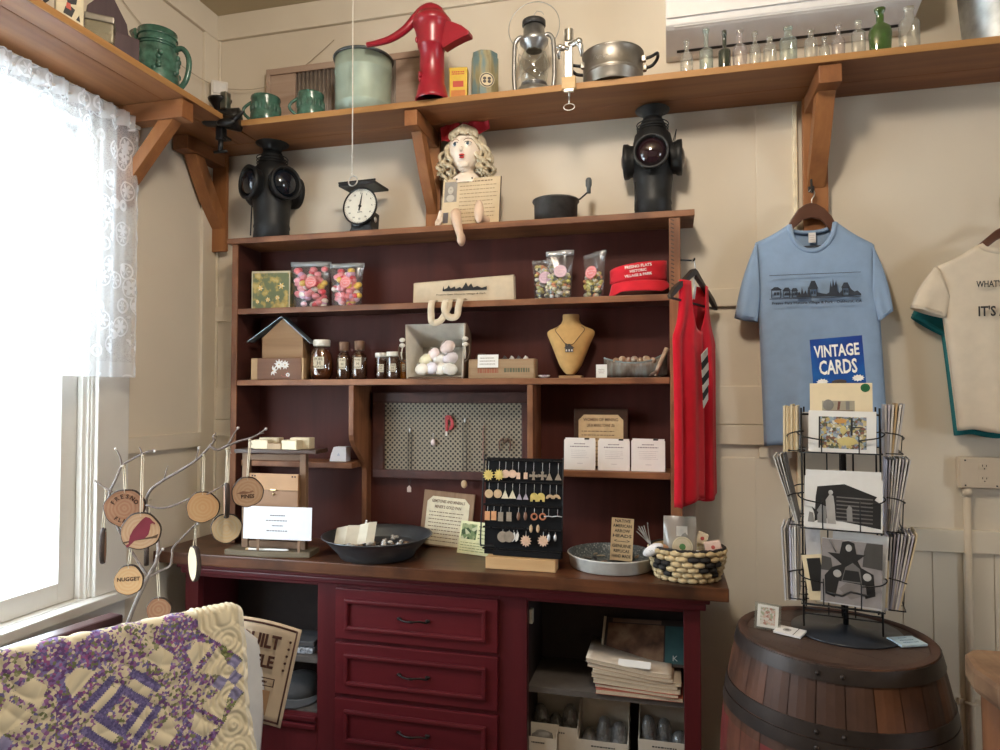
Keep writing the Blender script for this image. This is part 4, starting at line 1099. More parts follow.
treat_bag(294, 330, 262, -.10, 'clear bag of pink taffy sweets next to the flower box', CAN, 10, SEALG, -.004)
treat_bag(331, 363, 263.5, -.10, 'clear bag of red and yellow sweets, right of the other taffy bag', CAN, 4, SEALG)
treat_bag(533, 559, 260, -.070, 'flat clear sweet bag half hidden behind the silver-topped bag', CAN2, -4, FILM, -.003, LBL2)
treat_bag(545, 572, 251, -.138, 'silver-topped bag of striped sweets left of the smaller bag', CAN2, 6, plain('seal_silver', (.55, .56, .58), .3, .4), .006, LBL2, top=.006, fill=.5)
treat_bag(581, 606, 253, -.115, 'narrow clear bag of yellow sweets beside the red visor', CAN2, -25, FILM, .006, LBL, top=.012, fill=.55)

# folded tote bag with its straps hanging over the edge
cx, w, h = std(412, 514, 279, ZA, -.115)
TOTE = cloth('tote_canvas', (.60, .49, .35), .95, 700)
t = thing('tote_bag', 'folded natural canvas tote bag with dark village print', 'bag', (cx, -.11, ZA))
m = MB(TOTE, smooth=True); wx = w / 2; hL, hR = h * .88, h * 1.05
def tf(a, b, y):
    x = (a - .5) * 2 * (wx - .010 * (1 - b) * (1 if a < .5 else -.3)) + (.012 * (b - .0) if a < .5 else .0) * (1 - 2 * a if a < .5 else 0)
    return (x, y + .012 * (1 - b) * (-1 if y < 0 else 1) * .4 + .0015 * math.sin(a * 17 + b * 4), (hL + (hR - hL) * a) * b)
m.grid(24, 8, lambda a, b: tf(a, b, -.014)); m.grid(24, 8, lambda a, b: tf(a, b, .014))
m.grid(24, 4, lambda a, b: (tf(a, 1, 0)[0], -.014 + .028 * b, tf(a, 1, 0)[2] + .005 * math.sin(PI * b)))
for a in (0, 1): m.grid(3, 8, lambda c, b: (tf(a, b, 0)[0], -.0185 + .037 * c, tf(a, b, 0)[2]))
INK = BLK
tb = m.build('tote_body', t)
m = MB(INK)
sky = [(-.36, .10), (-.34, .30), (-.33, .12), (-.27, .18), (-.24, .34), (-.2, .16), (-.12, .26), (-.1, .12), (-.02, .22), (.02, .12), (.10, .48), (.14, .22), (.2, .40), (.24, .16), (.32, .24), (.4, .12), (.5, .2)]
for i in range(len(sky) - 1):
    a, b = sky[i], sky[i + 1]
    m.prism([(a[0] * wx, .0), (b[0] * wx, .0), (b[0] * wx, b[1] * h * .7), (a[0] * wx, a[1] * h * .7)], .0006, T(0, -.0198, h * .50) @ FR)
m.text('Fresno Flats Historic Village & Park', .0085, T(.0, -.0205, h * .36) @ FR, width=w * .48)
m.build('village_print', tb)
m = MB(TOTE, smooth=True)
for (u0, u1, um, vb, dy) in ((432, 448, 433, 322, 0), (446, 459, 455, 317, .004)):
    x0, x1, xm = [atY(u, 305, -.2).x - cx for u in (u0, u1, um)]; zb_ = atY(um, vb, -.2).z - ZA
    pts = smoothpath([(x0, -.055, .004), (x0, -.078, .004), (x0 - .003, -.0885, -.012), (x0 - .004, -.089, zb_ * .6), ((x0 * .6 + xm * .4), -.089, zb_), ((xm + x1) / 2, -.0905, zb_ * .95), (x1, -.091, zb_ * .35), (x1 + .004, -.090, -.006), (x1 + .006, -.078, .006), (x1 + .01, -.05, .006)], 5)
    wd = .027
    n = len(pts)
    V = []
    for i, p in enumerate(pts):
        d = (pts[min(i + 1, n - 1)] - pts[max(i - 1, 0)]).normalized(); s_ = d.cross(Vector((0, -1, .25))).normalized()
        if i < n * .16 or i > n * .84: s_ = Vector((1, 0, 0)) if True else s_
        V.append((p - s_ * wd / 2, p + s_ * wd / 2))
    m.grid(n - 1, 1, lambda a, b, V=V, n=n, dy=dy: tuple(V[round(a * (n - 1))][0 if b < .5 else 1] - Vector((0, dy, 0))))
m.build('strap', t, solid=.003)

# red sun visor
cx, w, h = std(608, 666, 261, ZA, -.115)
VIS = cloth('visor_red', (.62, .02, .035), .8, 600)
t = thing('sun_visor', 'red cloth sun visor with white lettering at shelf right end', 'visor', (cx + .004, -.095, ZA), 8)
ra, rb = w * .50, .062
m = MB(VIS, smooth=True)
def vband(a, b):
    an = R(188 + 164 * a)
    return (ra * math.cos(an), rb * math.sin(an) * .98, h * (.36 + .05 * a + (.38 + .21 * a) * b) + .005 * math.sin(PI * a))
m.grid(28, 4, vband); m.grid(28, 4, lambda a, b: (lambda p: (p[0] * .97, p[1] * .95, p[2]))(vband(a, b)))
m.build('band', t, solid=.0015)
m = MB(VIS, smooth=True)
def brim(a, b):
    an = R(196 + 145 * a); e = vband(.05 + .88 * a, 0)
    k = 1 + b * .20
    return (e[0] * (1 + .12 * b) + .004, e[1] * (1 + .45 * b * math.sin(PI * a)), max(.0008, e[2] * (1 - b * (1 if a < .12 else (1 - .26 * min(1, (a - .12) / .14) if a < .8 else .74 - .45 * (a - .8) / .2))) + .001))
m.grid(28, 8, brim); m.build('brim', t, solid=.002)
m = MB(plain('lettering_white', (.80, .78, .75), .6)); 
for i, (s_, zz_, sz) in enumerate((('FRESNO FLATS', .80, .015), ('HISTORIC', .68, .014), ('VILLAGE & PARK', .56, .0135))):
    m.text(s_, sz, T(-.006, -rb * .985 - .0035, h * zz_) @ RY(-7) @ FR, ext=.0006, bold=.0003)
m.build('embroidered_lettering', t)

# ================================================================ middle hutch shelf
ZB = Z3 + .0005
BW = wood('birdhouse_wood', (.22, .12, .055), (.36, .21, .10), 0, .7, .6); BW2 = wood('birdhouse_pale', (.38, .24, .12), (.48, .32, .17), 2, .7, .6)
t_x = lambda u, Y=-.12: atY(u, 360, Y).x
z = lambda v, Y=-.12, u=281: atY(u, v, Y).z - ZB
cx = t_x(282)
t = thing('birdhouse', 'wooden birdhouse planter with grey metal roof and painted daisies', 'birdhouse', (cx, -.09, ZB), 4)
xl, xr = t_x(263) - cx, t_x(302) - cx
m = MB(BW); zr_, za_ = z(338), z(317)
m.prism([(xl, .002), (xr, .002), (xr, zr_), ((xl + xr) / 2, za_ - .008), (xl, zr_)], .07, T(0, .0, 0) @ FR, bev=.002); m.build('house_body', t)
RFM = plain('roof_tin', (.32, .38, .40), .4, .7, var=.1)
xm = (xl + xr) / 2
for k, u, v in ((-1, 250, 342), (1, 310, 343)):
    xe = t_x(u) - cx; ze = z(v, -.13, u)
    m = MB(RFM); d = Vector((xe - xm, 0, ze - za_)); L = d.length; ang = math.degrees(math.atan2(d.z, d.x))
    m.b2((0, -.046, -.0012), (L, .012, .0012), T(xm, 0, za_) @ RY(-ang)); m.build('roof_panel', t)
x0, x1 = t_x(256) - cx, t_x(306) - cx; zp_ = z(358.5)
m = MB(wood('planter_brown', (.12, .05, .025), (.2, .09, .045), 0, .7)); m.b2((x0 + .03, -.066, 0), (x1 - .010, -.0355, zp_), bev=.002)
m.use(BW2); m.b2((x0, -.064, 0), (x0 + .0295, -.0355, zp_), bev=.002); m.b2((x1 - .0095, -.064, 0), (x1, -.0355, zp_), bev=.002); pl_ = m.build('planter_front', t)
PET = plain('daisy_white', (.78, .76, .72), .6); EYE = plain('daisy_eye', (.45, .22, .05), .6)
m = MB(PET)
for (fx, fz, r_, half) in ((.0, .70, .024, 0), (.027, .68, .020, 0), (-.028, .42, .022, 1), (.040, .22, .010, 0)):
    c_ = (fx + .004, zp_ * fz)
    for k in range(9):
        an = k * 40
        if half and 20 < an < 150: continue
        m.use(PET); m.prism([(0, 0), (.0042, r_ * .5), (0, r_), (-.0042, r_ * .5)], .0007, T(c_[0], -.0664, c_[1]) @ FR @ RZ(an))
    m.use(EYE); m.cyl(.003, 0, .001, T(c_[0], -.0668, c_[1]) @ FR, 10)
m.use(plain('berry_pink', (.55, .12, .10), .6))
for k in range(9): m.ell((random.uniform(-.03, .045), -.0664, zp_ * random.uniform(.05, .4)), (.002, .0006, .002), u=6, v=4)
m.build('daisy_painting', pl_)

HON = plain('honey_dark', (.11, .032, .010), .12, var=.1, spec=.7); HON2 = plain('honey_amber', (.50, .17, .02), .15, var=.1, spec=.7)
SYR = plain('syrup_brown', (.06, .022, .010), .12, var=.1, spec=.7)
GJ = clear('jar_clear', (.97, .96, .93), .10, .04, .4)
CORK = plain('bottle_cap_brown', (.16, .085, .05), .6)
LAB = plain('label_cream', (.60, .52, .38), .6)
def jar(u0, u1, vt, Y, label, kind, name, fillm, z0=None):
    z0 = ZB if z0 is None else z0
    cx, w, h = std(u0, u1, vt, z0, Y); r = w / 2
    t = thing(name, label, 'jar' if kind != 'bottle' else 'bottle', (cx, Y, z0), 15)
    if kind == 'skep': pr = [(0, .001), (r * .75, .001), (r * .92, h * .12), (r, h * .35), (r * .92, h * .6), (r * .72, h * .78), (r * .6, h * .84)]
    elif kind == 'bottle': pr = [(0, .001), (r * .92, .001), (r, .006), (r, h * .55), (r * .85, h * .64), (r * .5, h * .72), (r * .48, h * .76)]
    else: pr = [(0, .001), (r * .95, .001), (r, .005), (r, h * .8), (r * .9, h * .84)]
    m = MB(GJ, smooth=True); m.lathe(pr, 22); m.build('glass', t)
    m = MB(fillm, smooth=True); m.lathe([(a * .93, b * .94 + .002) for a, b in pr[:-1]] + [(0, pr[-2][1] * .94 + .002)], 20); m.build('filling', t)
    if kind == 'bottle':
        m = MB(CORK, smooth=True); m.lathe([(r * .55, h * .755), (r * .64, h * .76), (r * .64, h * .99), (r * .58, h), (0, h)], 18); m.build('cap', t)
    else:
        m = MB(plain('lid_white', (.70, .66, .58), .4), smooth=True); k = .66 if kind == 'skep' else 1.0; m.lathe([(0, h * .84), (r * k, h * .84), (r * k * 1.04, h * .86), (r * k * 1.04, h * .98), (r * k, h), (0, h)], 22); m.build('lid', t)
    m = MB(LAB); lw = r * .42
    m.b2((-lw, -r * 1.02 - .0008, h * .27), (lw, -r * 1.0, h * .56), bev=.0)
    m.use(BLK); m.text('PURE', lw * .7, T(0, -r * 1.02 - .001, h * .50) @ FR); m.text('H', lw * 1.1, T(0, -r * 1.02 - .001, h * .40) @ FR); m.text('HONEY', lw * .6, T(0, -r * 1.02 - .001, h * .31) @ FR); m.build('paper_label', t)
    return t
jar(311, 333, 340, -.10, 'beehive-shaped jar of dark honey with white lid', 'skep', 'honey_jar', HON)
jar(337, 351, 342, -.10, 'small brown syrup bottle with brown cap, nearer the honey jar', 'bottle', 'syrup_bottle', SYR)
jar(352, 367, 341, -.10, 'small brown syrup bottle with brown cap, right one of the pair', 'bottle', 'syrup_bottle', SYR)
jar(376, 388, 353, -.085, 'little dark jam jar with white lid, left of two', 'straight', 'jam_jar', SYR)
jar(387, 400.5, 352, -.115, 'little dark jam jar with white lid, right of two', 'straight', 'jam_jar', SYR)
jar(400.5, 407.5, 352, -.09, 'slim amber vial pressed against the lined basket', 'bottle', 'vial', HON2)

# cloth-lined basket lying tipped towards the room, with sachets inside
cx, w, h = std(406, 467, 325, ZB, -.13)
LIN = cloth('basket_liner', (.62, .57, .49), .95, 500)
t = thing('lined_basket', 'basket with cream cloth lining tipped forward, holding soap sachets', 'basket', (cx, -.1, ZB))
q = w * .455; hh = h
def bk(a, b):      # open mouth facing the room, back panel inside
    return a
m = MB(LIN, smooth=True)
o4 = [(-q * .96, 0), (q * .96, 0), (q * 1.04, hh), (-q * 1.0, hh)]; i4 = [(-q * .78, .016), (q * .78, .016), (q * .82, hh * .62), (-q * .80, hh * .62)]
def ring(k, y, n=10):
    out = []
    for e in range(4):
        a, b = k[e], k[(e + 1) % 4]
        for j in range(n): f = j / n; out.append((a[0] + (b[0] - a[0]) * f, y, a[1] + (b[1] - a[1]) * f))
    return out
rings = [ring(i4, .075), ring(i4, .07), ring(o4, -.05), [(x * 1.03, -.056, zz_ * 1.01 + (.0 if zz_ > .01 else .001)) for x, y, zz_ in ring(o4, 0)], [(x * 1.05, -.046, zz_) for x, y, zz_ in ring(o4, 0)]]
n = len(rings[0])
vs = [p for r_ in rings for p in r_]
fs = [(i * n + k, i * n + (k + 1) % n, (i + 1) * n + (k + 1) % n, (i + 1) * n + k) for i in range(len(rings) - 1) for k in range(n)] + [tuple(range(n))]
m._mk(vs, fs); m.build('cloth_lining', t)
WIC = plain('wicker_dark', (.10, .055, .03), .7, bmp=.5, bscale=150)
m = MB(WIC)
for k in range(7):
    f = k / 6; sc = 1.06 - .12 * f
    m.tube([(x * sc, -.042 + .112 * f, max(.004, zz_ * (1 - .12 * f))) for x, y, zz_ in ring(o4, 0, 6)], .0045, 6, True)
for sx in (-1, 1):
    m.tube(smoothpath([(sx * q * 1.06, -.04, hh * .3), (sx * q * 1.22, -.055, hh * .38), (sx * q * 1.25, -.055, hh * .6), (sx * q * 1.08, -.045, hh * .7)], 4), .004, 6)
m.build('wicker_shell', t)
m = MB(LIN); 
for sx in (-1, 1):
    for k in range(2): m.ell((sx * q * 1.12, -.062, hh * (.62 + .1 * k)), (.013, .006, .009)); 
    m.tube([(sx * q * 1.1, -.062, hh * .62), (sx * q * 1.14, -.066, hh * .45), (sx * q * 1.12, -.064, hh * .36)], .003, 5)
m.build('tie_bow', t)
SOP = [plain('sachet_%d' % i, c, .5, var=.12, scale=40) for i, c in enumerate([(.74, .66, .56), (.72, .58, .54), (.68, .62, .66), (.74, .67, .46), (.76, .74, .70)])]
nm = ['cream', 'pale pink', 'lilac', 'yellow', 'white']
spots = [(-.55, .30, 3), (-.2, .42, 1), (.15, .30, 4), (.55, .33, 2), (-.62, .12, 0), (-.2, .14, 2), (.2, .12, 0), (.6, .12, 4), (.45, .55, 1)]
wh = ['upper left in the lined basket', 'upper middle of the lined basket', 'centre of the lined basket', 'right side of the lined basket', 'lower left corner of the lined basket', 'lower middle-left of the lined basket', 'lower middle-right of the lined basket', 'lower right corner of the lined basket', 'tied at the top right of the lined basket']
for i, (a, b, c_) in enumerate(spots):
    tt = thing('soap_sachet', '%s wrapped soap sachet, %s' % (nm[c_], wh[i]), 'soap', (cx + a * q * .82, -.128 - .001 * i + (.02 if b > .25 else 0), ZB + .014 + b * hh * .95), random.uniform(-30, 30), 'soap sachets in the lined basket')
    m = MB(SOP[c_], smooth=True); m.ell((0, 0, 0), (.033, .014, .025), RY(random.uniform(-40, 40)), u=14, v=9, fn=lambda c: c * (1 + .1 * math.sin(c.x * 7) * math.cos(c.z * 6))); m.build('soap', tt)
    m = MB(SOP[4], smooth=True); m.lathe([(.003, .013), (.004, .016), (.011, .027), (.012, .026)], 10, RY(random.uniform(-50, 50))); m.build('wrapper_twist', tt)

# wooden crate box with a card and small things in it
cx, w, h = std(469, 534, 359, ZB, -.135)
CRT = wood('crate_wood', (.26, .16, .085), (.40, .27, .155), 0, 1.2, .7)
t = thing('wooden_box', 'small slatted wooden box with faded print on its front', 'box', (cx, -.105, ZB))
m = MB(CRT); m.b2((-w / 2, -.035, 0), (w / 2, -.028, h), bev=.001); m.use(plain('crate_print', (.12, .12, .07), .7)); scribble(m, w * .4, h * .36, T(w * .24, -.0354, h * .42) @ FR, 1, 7); m.use(plain('crate_red', (.32, .10, .05), .7)); scribble(m, w * .34, h * .4, T(-w * .2, -.0354, h * .4) @ FR, 1, 9); m.build('front_panel', t)
m = MB(CRT); m.b2((-w / 2, .028, 0), (w / 2, .035, h), bev=.001); m.build('rear_panel', t)
for k in (-1, 1): m = MB(CRT); m.b2((k * w / 2 - .0035, -.0275, 0), (k * w / 2 + .0035, .0275, h), bev=.001); m.build('end_panel', t)
m = MB(CRT); m.b2((-w / 2 + .004, -.0275, 0), (w / 2 - .004, .0275, .005)); m.build('box_floor', t)
c2, w2, z02, h2 = fit(477.5, 498, 354.5, 367.5, -.147)
t = thing('price_card', 'white paper card leaning on the small wooden box', 'card', (c2, -.1455, z02), rot=(R(-6), 0, 0))
m = MB(WHITE); m.b2((-w2 / 2, -.0006, 0), (w2 / 2, .0006, h2)); m.use(INK2); lines(m, -w2 * .4, w2 * .4, h2 * .85, h2 * .15, 3, -.0007); m.build('card', t)
for i, (u, c_, lb) in enumerate(((505, (.06, .06, .065), 'black polished stone peeking out of the small wooden box'), (512, (.72, .70, .66), 'white stone in the middle of the small wooden box'), (519, (.08, .075, .08), 'dark stone in the small wooden box near its right end'), (526, (.74, .72, .68), 'rounded white stone at the small wooden box right end'))):
    p = atY(u, 356, -.105)
    m = MB(plain('stone_%d' % i, c_, .4), smooth=True); m.ell((0, 0, .014), (.010, .011, .0135), fn=lambda c: c * (1 + .12 * math.sin(c.x * 5 + c.z * 3)))
    o = m.build('stone', loc=(p.x, -.105, ZB + h - .014)); tag(o, lb, 'stone')
p = atY(484, 350, -.06)
m = MB(plain('pod_brown', (.07, .03, .018), .5), smooth=True); m.ell((0, 0, 0), (.034, .014, .016), fn=lambda c: Vector((c.x, c.y, c.z * (1 - .4 * c.x)))); o = m.build('seed_pod', loc=(p.x, -.055, ZB + h + .016)); tag(o, 'brown seed pod lying behind the card on the wooden box', 'pod')
o.location.z = ZB + h * 1.0 + .012; o.location.y = -.07
# shell between box and bust
p = atY(544, 374, -.12)
m = MB(plain('shell_white', (.62, .57, .55), .35), smooth=True); m.ell((0, 0, .006), (.024, .012, .0065), fn=lambda c: Vector((c.x, c.y, c.z + .5 * c.x * c.x))); m.use(plain('shell_purple', (.30, .22, .26), .35)); m.ell((.002, -.004, .007), (.016, .008, .006))
o = m.build('shell', loc=(p.x, -.12, ZB + .0005)); tag(o, 'small white and purple shell left of the necklace bust', 'shell')

# necklace bust
cx, w, h = std(546, 594, 314, ZB, -.11)
VEL = plain('bust_tan', (.52, .31, .11), .8, var=.08, scale=40, bmp=.05)
t = thing('necklace_bust', 'tan velvet necklace display bust on the middle shelf', 'display bust', (cx, -.09, ZB))
m = MB(VEL, smooth=True)
prof = [(.0, .02), (.02, .22), (.06, .36), (.20, .62), (.30, .80), (.44, 1.0), (.56, .98), (.62, .80), (.66, .66), (.70, .48), (.76, .37), (.88, .30), (.96, .31), (1.0, .30)]
prof = [(.02, .16), (.06, .28), (.16, .45), (.32, .62), (.5, .80), (.66, .98), (.72, 1.0), (.76, .88), (.80, .60), (.85, .42), (.92, .34), (.97, .355), (1.0, .34)]
def wv(b):
    for i in range(len(prof) - 1):
        if prof[i][0] <= b <= prof[i + 1][0]:
            f = (b - prof[i][0]) / (prof[i + 1][0] - prof[i][0]); return prof[i][1] + (prof[i + 1][1] - prof[i][1]) * f
    return prof[0][1] if b < .5 else prof[-1][1]
H0 = .010
def bust(a, b, sgn):
    x = (a - .5) * 2; wd = wv(.02 + .98 * b) * w / 2
    dep = .020 + .014 * math.sin(PI * min(1, b * 1.05)) if b < .78 else .026
    yb_ = .028 - .04 * (1 - abs(b - .5) * 2) * 0
    y = sgn * dep * math.sqrt(max(0, 1 - x * x)) + .018 * (b - .4) + (.0 if sgn < 0 else .004)
    return (x * wd, y, H0 + (h - H0) * (.02 + .98 * b))
m.grid(20, 40, lambda a, b: bust(a, b, -1)); m.grid(20, 40, lambda a, b: bust(a, b, .6))
m.lathe([(w * .17, 0), (w * .17, .001), (0, .0015)], 20, T(0, .011, h) @ Matrix.Diagonal((1, .75, 1, 1)))
m.build('bust', t)
m = MB(wood('bust_foot_wood', (.30, .16, .07), (.42, .25, .12), 0)); m.b2((-.042, -.03, 0), (.045, .035, .010), bev=.003); m.build('foot', t)
t2 = thing('necklace', 'dark cord necklace with little house pendant on the bust', 'necklace', (cx, -.09, ZB))
zc = lambda v: atY(568, v, -.125).z - ZB
m = MB(BLK)
pts = []
hz_ = (zc(346) - H0) / (h - H0)
for a, b in ((.10, .80), (.17, .74), (.28, .63), (.40, .50), (.5, hz_ + .02)): pts.append(Vector(bust(a, b, -1)) + Vector((0, -.0022, 0)))
for a, b in ((.60, .50), (.72, .63), (.83, .74), (.90, .80)): pts.append(Vector(bust(a, b, -1)) + Vector((0, -.0022, 0)))
m.tube(smoothpath(pts, 4), .0011, 5); m.build('cord', t2)
Pp = Vector(bust(.5, hz_, -1))
m = MB(plain('pendant_grey', (.09, .085, .085), .4, .5)); k = .003
m.prism([(-5 * k, -4 * k), (5 * k, -4 * k), (5 * k, 1 * k), (7 * k, 1 * k), (0, 6.5 * k), (-3 * k, 4 * k), (-3 * k, 7 * k), (-5 * k, 7 * k), (-5 * k, 2.6 * k), (-7 * k, 1 * k), (-5 * k, 1 * k)], .003, T(Pp.x, Pp.y - .0055, Pp.z - .014) @ FR)
m.use(WHITE)
for x in (-3.5, 0, 3.5): m.b2((Pp.x + (x - .8) * k, Pp.y - .0074, Pp.z - .014 - 3 * k), (Pp.x + (x + .8) * k, Pp.y - .007, Pp.z - .014 - .5 * k))
m.build('house_pendant', t2)
# card, canoe
c2, w2, h2 = std(596, 607, 364.5, ZB, -.15)
t = thing('price_card', 'small cream standing card before the birch bark canoe', 'card', (c2, -.15, ZB), -4)
m = MB(WHITE); m.b2((-w2 / 2, -.001, 0), (w2 / 2, .001, h2)); m.use(INK2); lines(m, -w2 * .3, w2 * .3, h2 * .7, h2 * .3, 3, -.0011, center=True); m.build('card', t)
cx, w, h = std(604, 667, 351, ZB, -.105)
BRK = cells('birch_bark', [(.3, (.10, .075, .055)), (.5, (.22, .19, .16)), (.7, (.30, .36, .36))], 14, .7, 'noise', stretch=(3, 1, 1))
t = thing('bark_canoe', 'toy birch bark canoe with stitched rim holding shells', 'toy canoe', (cx, -.1, ZB), 3)
m = MB(BRK, smooth=True); q = w / 2
def can(a, b):
    x = (a - .5) * 2; hw = .036 * (1 - abs(x) ** 2.2)
    ang = (b - .5) * PI * .98; rise = .012 * x ** 4
    top = h * .55 + .42 * h * x ** 2 * (1 if x > 0 else .5)
    return (x * q * (1 + .0 * abs(b - .5)), hw * math.sin(ang), .001 + rise + (top - rise) * (1 - math.cos(ang)))
m.grid(26, 12, can); m.build('hull', t, solid=.0025)
m = MB(plain('bark_rim', (.22, .27, .27), .7))
for b in (0, 1): m.tube([can(a / 16, b) for a in range(17)], .0032, 6)
m.build('rim', t)
SHC = [plain('seashell_%d' % i, c, .45, var=.15) for i, c in enumerate([(.40, .27, .17), (.52, .40, .28), (.34, .22, .15), (.45, .36, .28)])]
for i in range(7):
    x = -.6 + 1.15 * i / 6
    m = MB(SHC[i % 4], smooth=True); m.lathe([(0, 0), (.008, .005), (.0155, .015), (.013, .022), (.006, .032), (0, .040)], 12, RX(70) @ RZ(30 * i) @ RY(20 * (i % 3) - 20) @ T(0, 0, -.012))
    o = m.build('seashell', loc=(cx + x * q, -.108, ZB + h * .60 + .006 * (i % 2))); tag(o, 'small brown spiral shell lying in the toy bark canoe', 'shell', 'shells in the bark canoe')
p0, p1 = atY(655, 374, -.15), atY(667, 348, -.13)
t = thing('bark_roll', 'rolled bark stick leaning at the canoe right end', 'stick', (p0.x, -.145, ZB))
m = MB(plain('bark_tan', (.42, .30, .21), .8, bmp=.4, bscale=60), smooth=True); v = p1 - p0
m.tube([(0, 0, .006), (v.x * .5, .01, .006 + (p1.z - ZB) * .5), (v.x, .02, p1.z - ZB)], [.0075, .008, .0085], 10); m.build('stick', t)
m = MB(plain('twist_dark', (.13, .08, .06), .8), smooth=True); m.tube([(-.02, .004, .005), (-.008, .0, .012), (.004, -.002, .02), (.012, .004, .03)], [.004, .007, .006, .003], 8); m.build('wrapped_end', t)
# ================================================================ lower hutch compartments and counter top
ZC0 = ZK + .0003
PAPER = plain('card_white', (.78, .76, .74), .7, var=.02)
# --- left: small wooden display stand with soaps
Y0 = atZ(275, 557.5, ZK).y + .055
cx = atY(279, 500, Y0).x
SW = wood('stand_wood', (.16, .085, .045), (.26, .15, .085), 0, .8, .6); SWZ = wood('stand_wood_z', (.16, .085, .045), (.26, .15, .085), 2, .8, .6)
t = thing('display_stand', 'small rustic wooden display stand on the counter left end', 'display stand', (cx, Y0, ZC0), 4)
X = lambda u: atY(u, 500, Y0).x - cx
z = lambda v: atY(277, v, Y0).z - ZC0
m = MB(wood('live_edge', (.10, .075, .045), (.18, .14, .09), 0, .7, .7)); pts = [(X(236), .045), (X(313), .05), (X(314), -.045), (X(300), -.052), (X(284), -.062), (X(268), -.066), (X(250), -.058), (X(234), -.05)]
m.prism(pts, .022, T(0, 0, .011), bev=.004); m.build('base_slab', t)
for u0, u1 in ((245, 251), (300, 306)):
    m = MB(SWZ); m.b2((X(u0), -.012, .0225), (X(u1), .012, z(453)), bev=.002); m.build('upright', t)
m = MB(SW); m.b2((X(251) + .001, -.006, z(460)), (X(300) - .001, .006, z(454)), bev=.001); m.build('crossbar', t)
m = MB(SW); m.b2((X(251) + .001, -.008, .024), (X(300) - .001, .008, .050), bev=.001); m.build('crossbar', t)
m = MB(DWOOD); m.b2((X(242), -.05, z(452.5)), (X(320), .055, z(448.5)), bev=.003); m.build('top_shelf', t)
ztop_ = ZC0 + z(448.5) + .0004
SOAPM = plain('soap_cream', (.66, .56, .38), .5, var=.06)
SOAPB = plain('soap_brown', (.36, .24, .13), .5, var=.08)
for (u0, u1, vt, dy, mt, lb) in ((252, 258, 440, .0, SOAPM, 'small cream soap bar at the left end of stand top'), (256, 270, 439.5, -.025, SOAPM, 'cream soap bar in front on the stand top, left of brown one'), (262, 281, 437.5, .028, SOAPM, 'cream soap bar lying behind the brown soap on stand top'), (269.5, 283, 443, -.03, SOAPB, 'brown soap bar on the wooden stand top'), (284, 300, 440, -.026, SOAPM, 'cream soap bar right of the brown one on stand top'), (293, 312, 437.5, .015, SOAPM, 'cream soap bar at the right end of the stand top')):
    a, w, h = std(u0, u1, vt, ztop_, Y0 + dy)
    m = MB(mt); m.box((0, 0, max(.012, h) / 2), (w, .045 if abs(dy) < .02 else .04, max(.012, h)), bev=.003)
    o = m.build('soap_bar', loc=(a, Y0 + dy, ztop_), rot=(0, 0, R(random.uniform(-5, 5)))); tag(o, lb, 'soap', 'soap bars on the wooden stand')
LEA = plain('tan_leather', (.40, .215, .095), .55, var=.1, scale=12, bmp=.2, bscale=120); LEA2 = plain('brown_leather', (.25, .125, .055), .55, var=.1, scale=12, bmp=.2, bscale=120)
c2, w2, z2, h2 = fit(252, 300, 473, 506, Y0 - .02)
zl = ZC0 + .024
t = thing('leather_pouch', 'tan leather pouch with brass clasp hung in wooden stand', 'pouch', (c2 + .004, Y0 - .0325, z2 - .03))
hh = h2 + .03
m = MB(LEA2); m.b2((-w2 / 2, -.006, 0), (w2 / 2, .012, hh - .004), bev=.005); m.build('pouch_body', t)
m = MB(LEA); m.b2((-w2 / 2 - .001, -.010, hh * .60), (w2 / 2 + .001, -.0065, hh), bev=.0015); m.build('flap', t)
BRASS = plain('brass', (.60, .45, .22), .3, .9)
m = MB(BRASS); m.b2((-.012, -.014, hh * .585), (.012, -.0102, hh * .625), bev=.002); m.ell((0, -.011, hh * .50), (.004, .003, .004)); m.build('clasp', t)
m = MB(BLK)
for k in (-1, 1):
    for j in (0, 1): m.ell((k * (w2 / 2 - .012 - .012 * j), -.0105, hh - .010), (.0035, .0015, .0035), u=8, v=6)
m.build('rivet', t)
c2, w2, z2, h2 = fit(244.5, 310, 507.5, 535, Y0 - .062)
t = thing('sign_card', 'white printed card standing before the leather pouch', 'card', (c2, Y0 - .062, ZC0 + .0235), rot=(R(-2), 0, R(4)))
hh = atY(277, 507, Y0 - .06).z - ZC0 - .023
m = MB(plain('card_cool', (.72, .72, .76), .6, var=.03)); hb = z(536) - .023
m.b2((-w2 / 2, -.001, hb), (w2 / 2, .001, hh))
m.use(plain('ink_grey', (.12, .11, .12), .7))
for i, s_ in enumerate((.07, .095, .05, .10)): scribble(m, s_, .0065, T(.0, -.0013, hh - (hh - hb) * (.27 + .155 * i)) @ FR, 1, 20 + i)
m.build('card', t)
m = MB(SW); m.b2((-w2 * .3, .0012, .0005), (-w2 * .3 + .01, .004, hb + .04)); m.build('card_prop', t); m = MB(SW); m.b2((w2 * .3, .0012, .0005), (w2 * .3 + .01, .004, hb + .04)); m.build('card_prop', t)
t = thing('chalk_pencil', 'white pencil lying on the edge of the wooden stand base', 'pencil', (cx + (X(255) + X(295)) / 2, Y0 - .048, ZC0 + .0265), 6)
m = MB(PAPER, smooth=True); L = X(295) - X(255); m.cyl(.0042, -L / 2, L / 2 - .01, RY(90), 8); m.lathe([(.0042, L / 2 - .01), (.0008, L / 2)], 8, RY(90)); m.build('pencil_body', t)
m = MB(LWOOD); m.lathe([(.0044, -L / 2), (.0044, -L / 2 + .012)], 8, RY(90)); m.build('ferrule', t)
a, w, h = std(331, 347, 447, ZL, -.10)
t = thing('paper_box', 'small white folded paper box on the little left shelf', 'box', (a, -.09, ZL + .0004), 4)
